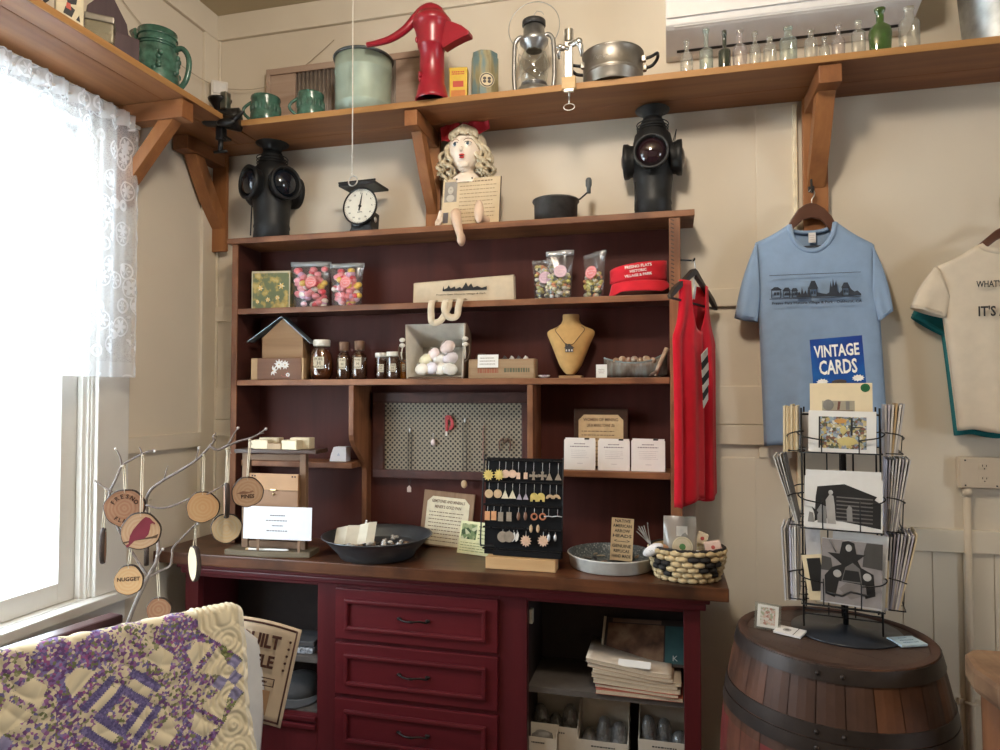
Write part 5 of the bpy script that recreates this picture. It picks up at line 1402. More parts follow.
m = MB(plain('card_cool', (.72, .72, .76), .6)); m.prism([(-w / 2, 0), (w / 2, 0), (w / 2, h), (-w * .25, h), (-w * .4, h * .5)], .05, FR, bev=.001); m.build('box_body', t)
m = MB(plain('card_blue', (.45, .5, .62), .6)); m.prism([(-.006, 0), (.006, 0), (0, .012)], .001, T(.004, -.0256, h * .4) @ FR); m.build('printed_mark', t)

# --- gold pan with stones and a folded map
Y = -.252; P = atY(376, 535, Y); zr = P.z - ZC0
PAN = plain('pan_steel', (.15, .165, .18), .36, .75, var=.2, scale=10)
t = thing('gold_pan', 'large black steel gold pan holding small stones on counter', 'pan', (P.x + .006, Y, ZC0))
r = .205; rb_ = .135
m = MB(PAN, smooth=True); pr = [(0, 0), (rb_, 0), (rb_ + .006, .004)] + [(rb_ + (r - rb_) * f, .004 + (zr - .004) * f) for f in (.25, .5, .75, .97)] + [(r + .006, zr + .001), (r + .007, zr + .004), (r, zr + .003)] + [(rb_ + (r - rb_) * f - .004, .004 + (zr - .004) * f) for f in (.85, .84, .70, .69, .55, .54)] + [(rb_ + (r - rb_) * .5 - .004, .040), (0, .036)]
m.lathe(pr, 56); m.build('pan_body', t)
STC = [plain('pebble_%d' % i, c, .4, var=.2, scale=60) for i, c in enumerate([(.42, .40, .38), (.12, .09, .07), (.30, .20, .13), (.55, .52, .48), (.07, .065, .06), (.35, .33, .30)])]
SN = ['grey', 'dark brown', 'tan', 'white', 'black', 'pale grey']
rs = random.Random(8); pos = []
for i in range(400):
    a = rs.uniform(0, 2 * PI); q = (rb_ - .02) * math.sqrt(rs.random()); p = (q * math.cos(a), q * math.sin(a))
    if p[1] > .06 and p[0] < 0: continue
    if all((p[0] - b[0]) ** 2 + (p[1] - b[1]) ** 2 > .018 ** 2 for b in pos): pos.append(p)
    if len(pos) >= 46: break
for i, p in enumerate(pos):
    k = i % 6; m = MB(STC[k], smooth=True); s_ = rs.uniform(.0075, .0105)
    ph = rs.random() * 6
    m.ell((0, 0, s_ * .7), (s_ * 1.1, s_ * .9, s_ * .72), u=10, v=7, fn=lambda c: c * (1 + .16 * math.sin(4 * c.x + ph) * math.cos(3 * c.y + ph)))
    o = m.build('pebble', loc=(t.location.x + p[0], Y + p[1], ZC0 + .0375 + (.010 if i % 3 == 0 else 0)), rot=(0, 0, ph)); tag(o, '%s tumbled pebble lying among the stones in the gold pan' % SN[k], 'stone', 'tumbled stones in the gold pan, %s' % SN[k])
t = thing('folded_leaflet', 'cream folded leaflet standing among the stones in gold pan', 'leaflet', (atY(352, 535, -.30).x, -.29, ZC0 + .040), rot=(R(-28), 0, R(6)))
m = MB(plain('leaflet_cream', (.66, .60, .48), .8, var=.05))
zig = [(-.078, .0), (-.03, -.012), (.012, .004), (.05, -.008), (.078, .004)]
for i in range(4):
    (xa_, ya_), (xb2, yb2) = zig[i], zig[i + 1]
    m._mk([(xa_, ya_, 0 + i * .004), (xb2, yb2, i * .004 + .004), (xb2, yb2, .076 + .008 * i), (xa_, ya_, .070 + .008 * i)], [(0, 1, 2, 3)])
o = m.build('leaflet', t, solid=.001)
m = MB(PAPER, smooth=True); m.cyl(.004, .07, .105, T(.035, .004, 0), 8); m.build('rolled_tab', t)

# --- plaque, yellow card
def plaque(name, u0, u1, v0, v1, Y, lean, roll, label, head, nlines, border, par_mat, z0=None, chamfer=.1, inset=(.17, .10, .03)):
    P0 = atY((u0 + u1) / 2, v1, Y)
    cx, w, _, h = fit(u0, u1, v0, v1, Y)
    t = thing(name, label, 'plaque', (cx, Y, z0 if z0 is not None else P0.z), rot=(R(-lean), R(roll), 0))
    m = MB(border); m.b2((-w / 2, -.004, 0), (w / 2, .006, h), bev=.002); m.build('backing_board', t)
    iw, ih0 = w * (1 - inset[0]), h * inset[2]; ih1 = h * (1 - inset[1]); c = w * chamfer
    m = MB(par_mat); m.prism([(-iw / 2, ih0), (iw / 2, ih0), (iw / 2, ih1 - c), (iw / 2 - c, ih1), (-iw / 2 + c, ih1), (-iw / 2, ih1 - c)], .0012, T(0, -.0048, 0) @ FR)
    m.use(INK2); y = -.0056
    m.text(head[0], h * .075, T(0, y, ih1 - h * .085) @ FR, width=iw * .78, bold=.0004); m.text(head[1], h * .075, T(0, y, ih1 - h * .185) @ FR, width=iw * .62, bold=.0004)
    lines(m, -iw * .43, iw * .43, ih1 - h * .25, ih0 + h * .04, nlines, y, th=.22)
    m.build('printed_sheet', t)
    return t
OLDW = wood('barn_wood', (.22, .13, .075), (.34, .22, .14), 2, .9, .8)
plaque('story_plaque', 419, 470, 490, 545, -.055, 7, 4, 'printed plaque on barn wood leaning behind the yellow card', ('GEMSTONES AND MINERALS', "MINER'S GOLD PAN"), 9, OLDW, plain('parchment_pale', (.74, .66, .48), .7), z0=ZC0 + .001)
plaque('story_plaque', 574, 628, 411, 470, -.075, 3, 0, 'tan plaque on dark board behind the three white cards', ('WOMEN OF MINING', 'LIFE IN MINING TOWNS USA'), 9, DWOOD, plain('parchment_tan', (.58, .41, .22), .7), z0=ZR + .001)
P = atZ(479, 556, ZK)
t = thing('info_card', 'pale yellow card with green picture leaning on earring stand', 'card', (P.x, P.y, ZC0 + .0012), rot=(R(-16), 0, R(-16)))
m = MB(plain('paper_yellow', (.72, .70, .40), .7)); w2, h2 = .205, .125
m.b2((-w2 / 2, -.0008, 0), (w2 / 2, .0008, h2))
m.use(cells('card_green', [(0, (.05, .08, .03)), (.35, (.16, .22, .09)), (.6, (.30, .33, .16)), (.8, (.5, .5, .3))], 60)); m.b2((-w2 * .46, -.0014, h2 * .45), (-w2 * .12, -.0009, h2 * .92))
m.use(plain('ink_green', (.16, .20, .07), .7)); lines(m, -w2 * .08, w2 * .45, h2 * .92, h2 * .45, 4, -.0009); lines(m, -w2 * .45, w2 * .45, h2 * .38, h2 * .06, 4, -.0009); m.build('card', t)

# --- earring display
Ye = -.297
cx, w, z0, h = fit(481, 562, 457, 549, Ye)
cxb, wb_, _, _ = fit(486, 556, 556, 568, Ye - .03)
t = thing('display_block', 'pale wooden block holding up the black earring display', 'block', (cxb, Ye - .005, ZC0))
m = MB(wood('block_wood', (.52, .31, .14), (.66, .43, .22), 0, .5, .6)); m.b2((-wb_ / 2, -.035, 0), (wb_ / 2, .028, .042), bev=.003); m.build('block', t)
t = thing('earring_display', 'black framed four-row earring display on the wooden block', 'display stand', (cx, Ye, ZC0 + .0425), rot=(R(-5), 0, R(-2)))
hb = atY(521, 457.5, Ye).z - ZC0 - .0425
DBK = plain('display_black', (.004, .004, .005), .6, spec=.2)
m = MB(DBK); m.b2((-w / 2 + .01, .002, .0), (w / 2, .006, hb - .004)); m.build('back_panel', t)
rz = [hb - .012, hb * .745, hb * .505, hb * .275, .022]
for i, q in enumerate(rz):
    m = MB(plain('display_bar', (.02, .02, .022), .22, .5)); m.b2((-w / 2 + .006, -.012, q - .004), (w / 2 - .001, .0015, q + .003), bev=.001); m.build('ledge', t)
m = MB(BLACK); fz = .03
m.tube(smoothpath([(-w / 2 + .045, -.006, fz), (-w / 2 + .008, -.008, fz), (-w / 2 - .002, -.008, fz + .012), (-w / 2, -.006, hb * .5), (-w / 2 + .003, .0, hb - .01), (-w / 2 + .01, .003, hb)], 5), .0028, 6); m.tube([(w / 2 - .001, .004, 0), (w / 2 - .001, .004, hb)], .0028, 6); m.build('wire_frame', t)
m = MB(DBK); m.b2((-w / 2 + .05, -.02, 0), (w / 2, -.0125, .018), bev=.001); m.build('front_rail', t)
MED = t.matrix_basis.copy()
import mathutils
MED = Matrix.LocRotScale(t.location, t.rotation_euler, None)
EC = {k: plain('earring_' + k, c, .45, me, var=.12, scale=80) for k, (c, me) in dict(gold=((.68, .52, .16), .3), peach=((.66, .44, .31), 0), tan=((.55, .38, .22), 0), brown=((.20, .10, .06), 0), cream=((.70, .63, .46), 0), grey=((.30, .28, .25), .3), lilac=((.42, .36, .42), .2), silver=((.62, .62, .62), .9), rust=((.42, .14, .06), 0), white=((.74, .71, .66), 0), orange=((.62, .30, .14), 0), taupe=((.30, .24, .18), 0)).items()}
def orn(m, kind, s, x, zc):
    M = T(x, -.0155, zc) @ FR
    if kind == 'sun': 
        pts = []
        for k in range(24): q = s * (1.0 if k % 2 == 0 else .66); pts.append((q * math.cos(PI * k / 12), q * math.sin(PI * k / 12)))
        m.prism(pts, .002, M); m.cyl(s * .35, .001, .003, M, 14)
    elif kind == 'disc': m.cyl(s, -.001, .001, M, 18)
    elif kind == 'arch': m.prism([(s * .8 * math.cos(R(a)), s * .8 * math.sin(R(a))) for a in range(0, 181, 20)] + [(-s * .8, -s), (-s * .3, -s), (-s * .25, -s * .6), (s * .25, -s * .6), (s * .3, -s), (s * .8, -s)], .002, M)
    elif kind == 'half': m.prism([(s * math.cos(R(a)), s * math.sin(R(a))) for a in range(0, 181, 18)] + [(-s * .4, 0), (-s * .3, s * .3), (s * .3, s * .3), (s * .4, 0)], .002, M)
    elif kind == 'tri': m.prism([(0, s), (s * .8, -s * .8), (-s * .8, -s * .8)], .002, M)
    elif kind == 'rect': m.prism([(-s * .6, -s), (s * .6, -s), (s * .6, s), (-s * .6, s)], .002, M)
    elif kind == 'cross':
        for a in (0, 90): m.prism([(-s * .35, -s), (s * .35, -s), (s * .2, 0), (s * .35, s), (-s * .35, s), (-s * .2, 0)], .002, M @ RZ(a))
    elif kind == 'drop': m.ell((x, -.0155, zc), (s * .45, s * .3, s)); 
    elif kind == 'ring': m.lathe([(s * .55, -.001), (s, -.001), (s, .001), (s * .55, .001), (s * .55, -.001)], 18, M)
    elif kind == 'bar': m.tube([(x - s * .9, -.0155, zc), (x, -.0155, zc + .002), (x + s * .9, -.0155, zc)], .002, 6)
    elif kind == 'feather': m.prism([(0, s), (s * .3, s * .4), (s * .35, -s * .5), (0, -s), (-s * .3, -s * .5), (-s * .3, s * .4)], .0015, M @ RZ(-12))
rowname = ['top row', 'second row', 'third row', 'bottom row']
SP = [[('gold sunburst', 'sun', 'gold', .019, 486, 497, 475), ('peach rounded', 'disc', 'peach', .013, 503.5, 510.5, 474), ('small pinkish tan', 'rect', 'peach', .010, 516.5, 524, 476), ('dark cross shaped', 'cross', 'taupe', .013, 532, 541, 476), ('brown triangular', 'tri', 'taupe', .013, 548, 557, 477)],
      [('tan and grey round', 'disc', 'tan', .0135, 487, 496, 494), ('cream fan shaped', 'tri', 'cream', .015, 503.5, 511, 495), ('slim lilac pointed', 'tri', 'lilac', .011, 518, 524.5, 497), ('arched gold', 'arch', 'gold', .015, 533, 540, 497), ('half moon', 'half', 'tan', .013, 549, 555.5, 499)],
      [('orange and white strip', 'rect', 'orange', .014, 486, 492.5, 516), ('grey brown oblong', 'rect', 'taupe', .014, 499.5, 508, 517), ('dark teardrop', 'drop', 'brown', .013, 517.5, 524.5, 516.5), ('rust ring', 'ring', 'rust', .0115, 533.5, 542, 517), ('silver bar', 'bar', 'silver', .016, 548, 557, 517)],
      [('big tan disc', 'disc', 'taupe', .017, 502, 508.5, 537), ('pale feather', 'feather', 'white', .016, 513, 516.5, 537), ('pale sunburst', 'sun', 'peach', .019, 525.5, 543, 541), ('tan oval', 'drop', 'tan', .012, 530.5, 537.5, 529), ('silver drop', 'drop', 'silver', .011, 548.5, 555, 538)]]
for i, row in enumerate(SP):
    for j, (nm_, kd, col, sz, ua, ub, v) in enumerate(row):
        e = thing('earrings', 'pair of %s earrings, %s of the black display' % (nm_, rowname[i]), 'earrings', t.location, group='earrings on the black display'); e.rotation_euler = t.rotation_euler
        inv_ = MED.inverted()
        for u in (ua, ub):
            p = inv_ @ atY(u, v, Ye - .0155)
            m = MB(EC[col]); sz_ = sz * 1.15; orn(m, kd, sz_, p.x, p.z)
            hk = rz[i] - .006
            m.use(EC['silver']); top_ = p.z + sz * (.95 if kd not in ('bar',) else .1)
            m.tube([(p.x, -.0135, max(hk, top_ + .004)), (p.x, -.0155, top_)], .0009, 5)
            m.build('earring', e)
# --- jewellery hanging on the pierced grille
def cordneck(u, v0, v1, dx, label, pend, col=BLK):
    p0, p1 = atY(u, v0, -.042), atY(u + dx, v1, -.046)
    e = thing('necklace', label, 'necklace', (p0.x, -.036, p0.z))
    L = p0.z - p1.z
    m = MB(col); m.tube([(-.008, -.006, -.02), (0, -.007, .002), (.008, -.006, -.02), (.008 + dx * .002, -.012, -L * .85), (dx * .0037, -.014, -L), (-.006 + dx * .002, -.012, -L * .85)], .0014, 5, True); m.build('cord', e)
    m = MB(SILV); m.cyl(.002, 0, .008, T(0, 0, 0) @ FR, 8); m.ell((0, -.008, -.006), (.004, .004, .010)); m.build('hook', e)
    m = MB(pend[1]); 
    if pend[0] == 'house': m.prism([(-.009, -.012), (.009, -.012), (.009, .006), (0, .016), (-.009, .006)], .004, T(dx * .0037, -.017, -L - .012) @ FR, bev=.001)
    else: m.ell((dx * .0037, -.017, -L - .016), (.0125, .005, .0165))
    m.build('pendant', e)
cordneck(410, 429, 486, .5, 'long black cord necklace with pale house pendant, leftmost on grille', ('house', plain('pendant_pink', (.55, .42, .38), .4)))
cordneck(465, 419, 480, 0, 'long black cord necklace with oval wooden pendant on pierced grille', ('oval', EC['tan']))
p = atY(433, 441, -.045)
e = thing('necklace', 'short pale pink glass pendant hanging on pierced grille', 'pendant', (p.x, -.036, p.z))
m = MB(plain('pendant_rose', (.62, .50, .47), .2)); m.ell((0, -.009, -.005), (.010, .005, .014)); m.build('pendant', e)
m = MB(SILV); m.cyl(.0012, 0, .01, T(0, 0, .03) @ FR, 8); m.tube([(0, -.008, .030), (0, -.009, .008)], .001, 5); m.build('chain', e)
p = atY(448, 424, -.045)
e = thing('leather_loop', 'red leather key loop hanging near the grille centre', 'key loop', (p.x, -.036, p.z))
m = MB(plain('loop_red', (.40, .035, .04), .5), smooth=True); pts = [(-.010, -.03), (-.012, .03), (-.004, .037), (.012, .034), (.024, .012), (.026, -.012), (.014, -.024), (.004, -.024), (.006, -.012), (.013, -.005), (.012, .010), (.004, .020), (.0, .015), (.0, -.03)]
m.prism(pts, .006, T(0, -.010, 0) @ FR, bev=.0015); m.build('loop', e)
m = MB(plain('tag_white', (.70, .66, .6), .5)); m.b2((-.010, -.012, -.048), (-.003, -.008, -.03)); m.build('tag', e)
m = MB(SILV); m.cyl(.0015, 0, .012, T(-.006, 0, .034) @ FR, 8); m.build('hook', e)
p = atY(505, 446, -.045)
e = thing('leather_loop', 'dark brown braided loop on the right side of grille', 'key loop', (p.x, -.036, p.z))
m = MB(plain('loop_brown', (.11, .05, .03), .6)); m.tube(smoothpath([(-.02, -.009, -.02), (-.024, -.009, .012), (-.01, -.009, .030), (0, -.009, .014), (.010, -.009, .030), (.022, -.009, .012), (.018, -.009, -.02)], 5), .003, 7); m.build('loop', e)
m = MB(SILV); m.cyl(.0015, 0, .01, T(0, 0, .016) @ FR, 8); m.build('hook', e)
p = atY(483, 438, -.045)
e = thing('necklace', 'thin pinkish bead strand hanging on the grille right part', 'necklace', (p.x, -.036, p.z))
m = MB(plain('bead_rose', (.35, .17, .14), .5), smooth=True)
for k in range(22): m.ell((.002 * math.sin(k), -.006, .05 - .007 * k), (.0025, .0025, .0034), u=7, v=5)
m.build('bead_strand', e)
m = MB(SILV); m.cyl(.0015, 0, .009, T(0, 0, .052) @ FR, 8); m.build('hook', e)

# --- three white information cards on the right shelf
for u0, u1, vt, lb in ((563.5, 595, 439, 'white clip card pack, left of the three under the tan plaque'), (597.5, 629.5, 440, 'white clip card pack, middle of the three under the tan plaque'), (631, 665, 440, 'white clip card pack nearest the red tank top')):
    a, w, h = std(u0, u1, vt, ZR + .0005, -.165)
    t = thing('card_pack', lb, 'cards', (a, -.155, ZR + .0006), rot=(R(-4), 0, 0), group='white clip cards on the short shelf')
    m = MB(plain('card_plastic', (.80, .76, .72), .35, var=.03)); c = .005
    m.prism([(-w / 2, 0), (w / 2, 0), (w / 2, h - c), (w / 2 - c, h), (-w / 2 + c, h), (-w / 2, h - c)], .003, T(0, 0, 0) @ FR, bev=.0006)
    m.prism([(-w / 2 - .001, 0), (w / 2 - .002, 0), (w / 2 - .002, h + .003), (-w / 2 + .004, h + .004)], .002, T(0, .006, 0) @ FR)
    m.use(plain('ink_soft', (.26, .21, .22), .7)); scribble(m, w * .36, h * .055, T(0, -.0017, h * .84) @ FR, 1, 31); scribble(m, w * .62, h * .055, T(0, -.0017, h * .75) @ FR, 1, 32)
    m.use(plain('ink_pale', (.50, .46, .46), .7)); lines(m, -w * .27, w * .3, h * .66, h * .36, 5, -.0016, th=.2); m.b2((-w * .08, -.0019, h * .2), (w * .1, -.0016, h * .215)); m.build('cards', t)
    m = MB(BLACK); m.b2((-.001 + w * .16, -.004, h - .003), (w * .30, .009, h + .003), bev=.001); m.build('clip', t)

# --- speckled pan with arrowheads, sign
Y = -.182; P = atY(614, 552.5, Y)
SPK = cells('speckled_enamel', [(.35, (.34, .37, .37)), (.45, (.13, .16, .17)), (.60, (.08, .10, .11)), (.7, (.45, .48, .48))], 110, .3, 'noise')
t = thing('enamel_pan', 'round speckled grey enamel pan with pale outer wall', 'pan', (P.x - .008, Y, ZC0))
r = .157; hp_ = P.z - ZC0
m = MB(plain('enamel_pale', (.62, .61, .56), .4, 0), smooth=True); m.lathe([(0, 0), (r * .93, 0), (r * .96, .004), (r, hp_ * .9), (r * 1.03, hp_), (r * 1.0, hp_ + .002)], 52)
m.use(SPK); m.lathe([(r * 1.0, hp_ + .002), (r * .965, hp_ * .9), (r * .93, .012), (0, .011)], 52); m.build('pan_body', t)
AC = [plain('flint_%d' % i, c, .35, var=.2, scale=60) for i, c in enumerate([(.10, .07, .06), (.30, .20, .13), (.16, .14, .13), (.48, .40, .30), (.07, .07, .08)])]
AN = ['dark brown', 'tan', 'grey', 'cream', 'black']
rs = random.Random(21); k = 0; pos = []
while len(pos) < 24:
    a = rs.uniform(0, 2 * PI); q = r * .8 * math.sqrt(rs.random()); p = (q * math.cos(a), q * math.sin(a))
    if all((p[0] - b[0]) ** 2 + (p[1] - b[1]) ** 2 > .026 ** 2 for b in pos): pos.append(p)
for i, p in enumerate(pos):
    m = MB(AC[i % 5]); s_ = rs.uniform(.8, 1.15) * .012
    m.prism([(0, 1.5 * s_), (.7 * s_, -.5 * s_), (.35 * s_, -.55 * s_), (.4 * s_, -1.0 * s_), (-.4 * s_, -1.0 * s_), (-.35 * s_, -.55 * s_), (-.7 * s_, -.5 * s_)], .004, RX(rs.uniform(0, 14)), bev=.001)
    o = m.build('arrowhead', loc=(t.location.x + p[0], Y + p[1], ZC0 + .0165), rot=(0, 0, rs.uniform(0, 6))); tag(o, '%s stone arrowhead lying in the speckled enamel pan' % AN[i % 5], 'arrowhead', 'arrowheads in the speckled pan, %s' % AN[i % 5])
cx, w, _, h = fit(609.5, 632, 520, 555, -.20)
t = thing('sign_card', 'tan hand-lettered card standing in the speckled pan', 'sign', (cx, -.195, ZC0 + .022), rot=(R(-8), R(2), R(-4)))
h = atY(620, 520, -.2).z - ZC0 - .018
m = MB(plain('kraft', (.58, .43, .25), .8, var=.06)); m.b2((-w / 2, -.001, 0), (w / 2, .001, h)); m.use(BLK)
for i, s_ in enumerate(('NATIVE', 'AMERICAN', 'ARROW', 'HEADS', '<----->', 'GENUINE', 'REPLICAS', 'HAND MADE')): m.text(s_, h * .10, T(-w * .0, -.0014, h * (.93 - .118 * i)) @ FR, width=w * (.84 if i % 2 else .7), bold=.0003)
m.build('card', t)

# --- oval basket with packets
Y = -.283; Pb = atY(687, 582, -.36)
cx = atY(687, 560, Y).x; rx = (atY(724, 552, Y).x - atY(650, 552, Y).x) / 2; hz_ = atY(687, 551.5, Y - .09).z - ZC0
STRAW = plain('straw', (.58, .44, .24), .7, var=.2, scale=60, bmp=.3, bscale=200); STRAWD = plain('straw_black', (.018, .014, .012), .7)
t = thing('basket', 'oval woven basket with black zigzag band and dark rim', 'basket', (cx, Y, ZC0))
ry = .095
m = MB(STRAW, smooth=True)
def wall(a, f, off=0):
    k = .80 + .20 * math.sin(min(1, f * 1.05) * PI / 2)
    return ((rx * k + off) * math.cos(a), (ry * k + off) * math.sin(a), hz_ * f)
nw = 20; nr_ = 6
for j in range(nr_):
    for i in range(nw):
        a0 = 2 * PI * (i + .5 * (j % 2)) / nw; a1 = a0 + 2 * PI / nw * 1.0
        fm = (j + .5) / nr_
        dark = 0
        ph = (i % 5)
        if j in (2, 3) and ph in (1, 2) : dark = 1
        if j == 4 and ph in (0, 1): dark = 1
        if j == 1 and ph in (2,): dark = 1
        m.use(STRAWD if dark else STRAW)
        pts = [wall(a0 + (a1 - a0) * q / 4, fm, -.001 + .002 * math.sin(PI * q / 4)) for q in range(5)]
        m.tube(pts, [hz_ / nr_ * .36, hz_ / nr_ * .56, hz_ / nr_ * .6, hz_ / nr_ * .56, hz_ / nr_ * .36], 6)
m.use(STRAW); m.lathe([(0, .004), (1, .004)], 30, Matrix.Diagonal((rx * .8, ry * .8, 1, 1)))
for f in range(12): pass
m.build('woven_wall', t)
m = MB(STRAW, smooth=True); m.grid(40, 6, lambda a, b: wall(2 * PI * a, b, -.006)); m.build('inner_wall', t)
m = MB(STRAWD)
for q in range(3): m.tube([wall(2 * PI * k / 40 + q * .05, 1.0 + .02 * math.sin(k * 2.1 + q * 2), .003 * math.cos(k * 2.1 + q * 2.1)) for k in range(40)], .0042, 6, True)
m.build('rim', t)
zi = ZC0 + .012
FILM2 = clear('cello', (.93, .93, .92), .06, .2, .25, .42, (.62, .58, .53))
def inbasket(name, label, cat, dx, dy, dzz, rot=(0, 0, 0)): return thing(name, label, cat, (cx + dx, Y + dy, zi + dzz), rot=rot)
a, w, z0, h = fit(663, 697, 517, 556, Y + .01)
e = inbasket('soap_bag', 'tall clear soap bag with round cream label in the basket', 'soap bag', a - cx, .01, .045, (R(-4), 0, 0))
m = MB(FILM2, smooth=True); hh = atY(680, 517, Y).z - zi - .045
for sg in (-1, 1): m.grid(12, 10, lambda p, q: ((p - .5) * w * (1 - .04 * q), sg * (.026 * math.sin(PI * p) ** .6 * (1 - q) ** .5 + .002) + .002 * math.sin(p * 11 + q * 5), hh * q))
m.build('film', e)
m = MB(plain('soap_grey', (.55, .52, .46), .6)); m.b2((-w * .34, -.010, .002), (w * .34, .010, hh * .5), bev=.008); m.build('soap', e)
m = MB(plain('tag_white', (.70, .66, .6), .5)); m.b2((-w * .1, -.018, hh * .55), (w * .22, -.0165, hh * .78)); m.build('name_tag', e)
m = MB(plain('label_cream', (.60, .52, .38), .6)); M = T(w * .07, -.030, hh * .32) @ RX(-6) @ FR; m.cyl(.034, 0, .001, M, 30); m.use(plain('leaf_green', (.08, .22, .07), .6)); m.cyl(.011, .001, .0016, M @ T(0, 0, 0), 8); m.use(plain('label_line', (.42, .36, .2), .6)); m.lathe([(.028, .0011), (.0295, .0011), (.0295, .0014), (.028, .0014)], 30, M); m.build('round_label', e)
e = inbasket('tissue_bundle', 'white dotted gift bundle with clear ribbon at basket left', 'gift', atY(653, 548, Y - .05).x - cx, -.048, .085, (R(8), R(-30), 0))
m = MB(plain('tissue_white', (.78, .76, .76), .5), smooth=True); m.ell((0, 0, 0), (.038, .016, .018)); m.use(plain('dot_grey', (.35, .34, .36), .5))
for k in range(10): m.ell((random.uniform(-.028, .028), -.0145, random.uniform(-.009, .009)), (.0016, .002, .0016), u=6, v=4)
m.build('bundle', e)
m = MB(FILM2)
for k in range(9):
    b = random.uniform(-.02, .02); m.tube(smoothpath([(.0, .004, .012), (b * .5, .004, .04), (b, .004 + random.uniform(-.01, .01), .065), (b * 1.6, .0, .085 + random.uniform(-.01, .01))], 4), .0016, 5)
m.build('ribbon', e)
PK = plain('packet_pink', (.70, .50, .42), .5); PC = plain('packet_cream', (.70, .60, .45), .5)
for (nm_, lb, u, v, dy, mt, sz, ry_) in (('soap_packet', 'pink paper soap packet at the basket right end', 713, 547, .0, PK, (.055, .016, .042), -12), ('soap_packet', 'cream tissue puff behind the packets at basket right', 702, 538, .04, PC, (.035, .03, .04), 20), ('soap_packet', 'orange-brown soap piece beside the white bundle in basket', 663, 551, -.03, plain('soap_orange', (.50, .26, .13), .5), (.022, .014, .045), 30), ('soap_packet', 'white flat packet lying low before the pink one in basket', 705, 554, -.05, PAPER, (.06, .02, .014), 8)):
    p = atY(u, v, Y + dy)
    e = thing(nm_, lb, 'soap', (p.x, Y + dy, p.z), rot=(R(-6), R(ry_), 0))
    m = MB(mt); m.box((0, 0, 0), sz, bev=.006); m.build('packet', e)
    m = MB(plain('seal_red', (.45, .08, .07), .5)); m.cyl(.0065, 0, .0012, T(0, -sz[1] / 2, .0) @ FR, 10); m.build('seal_mark', e)
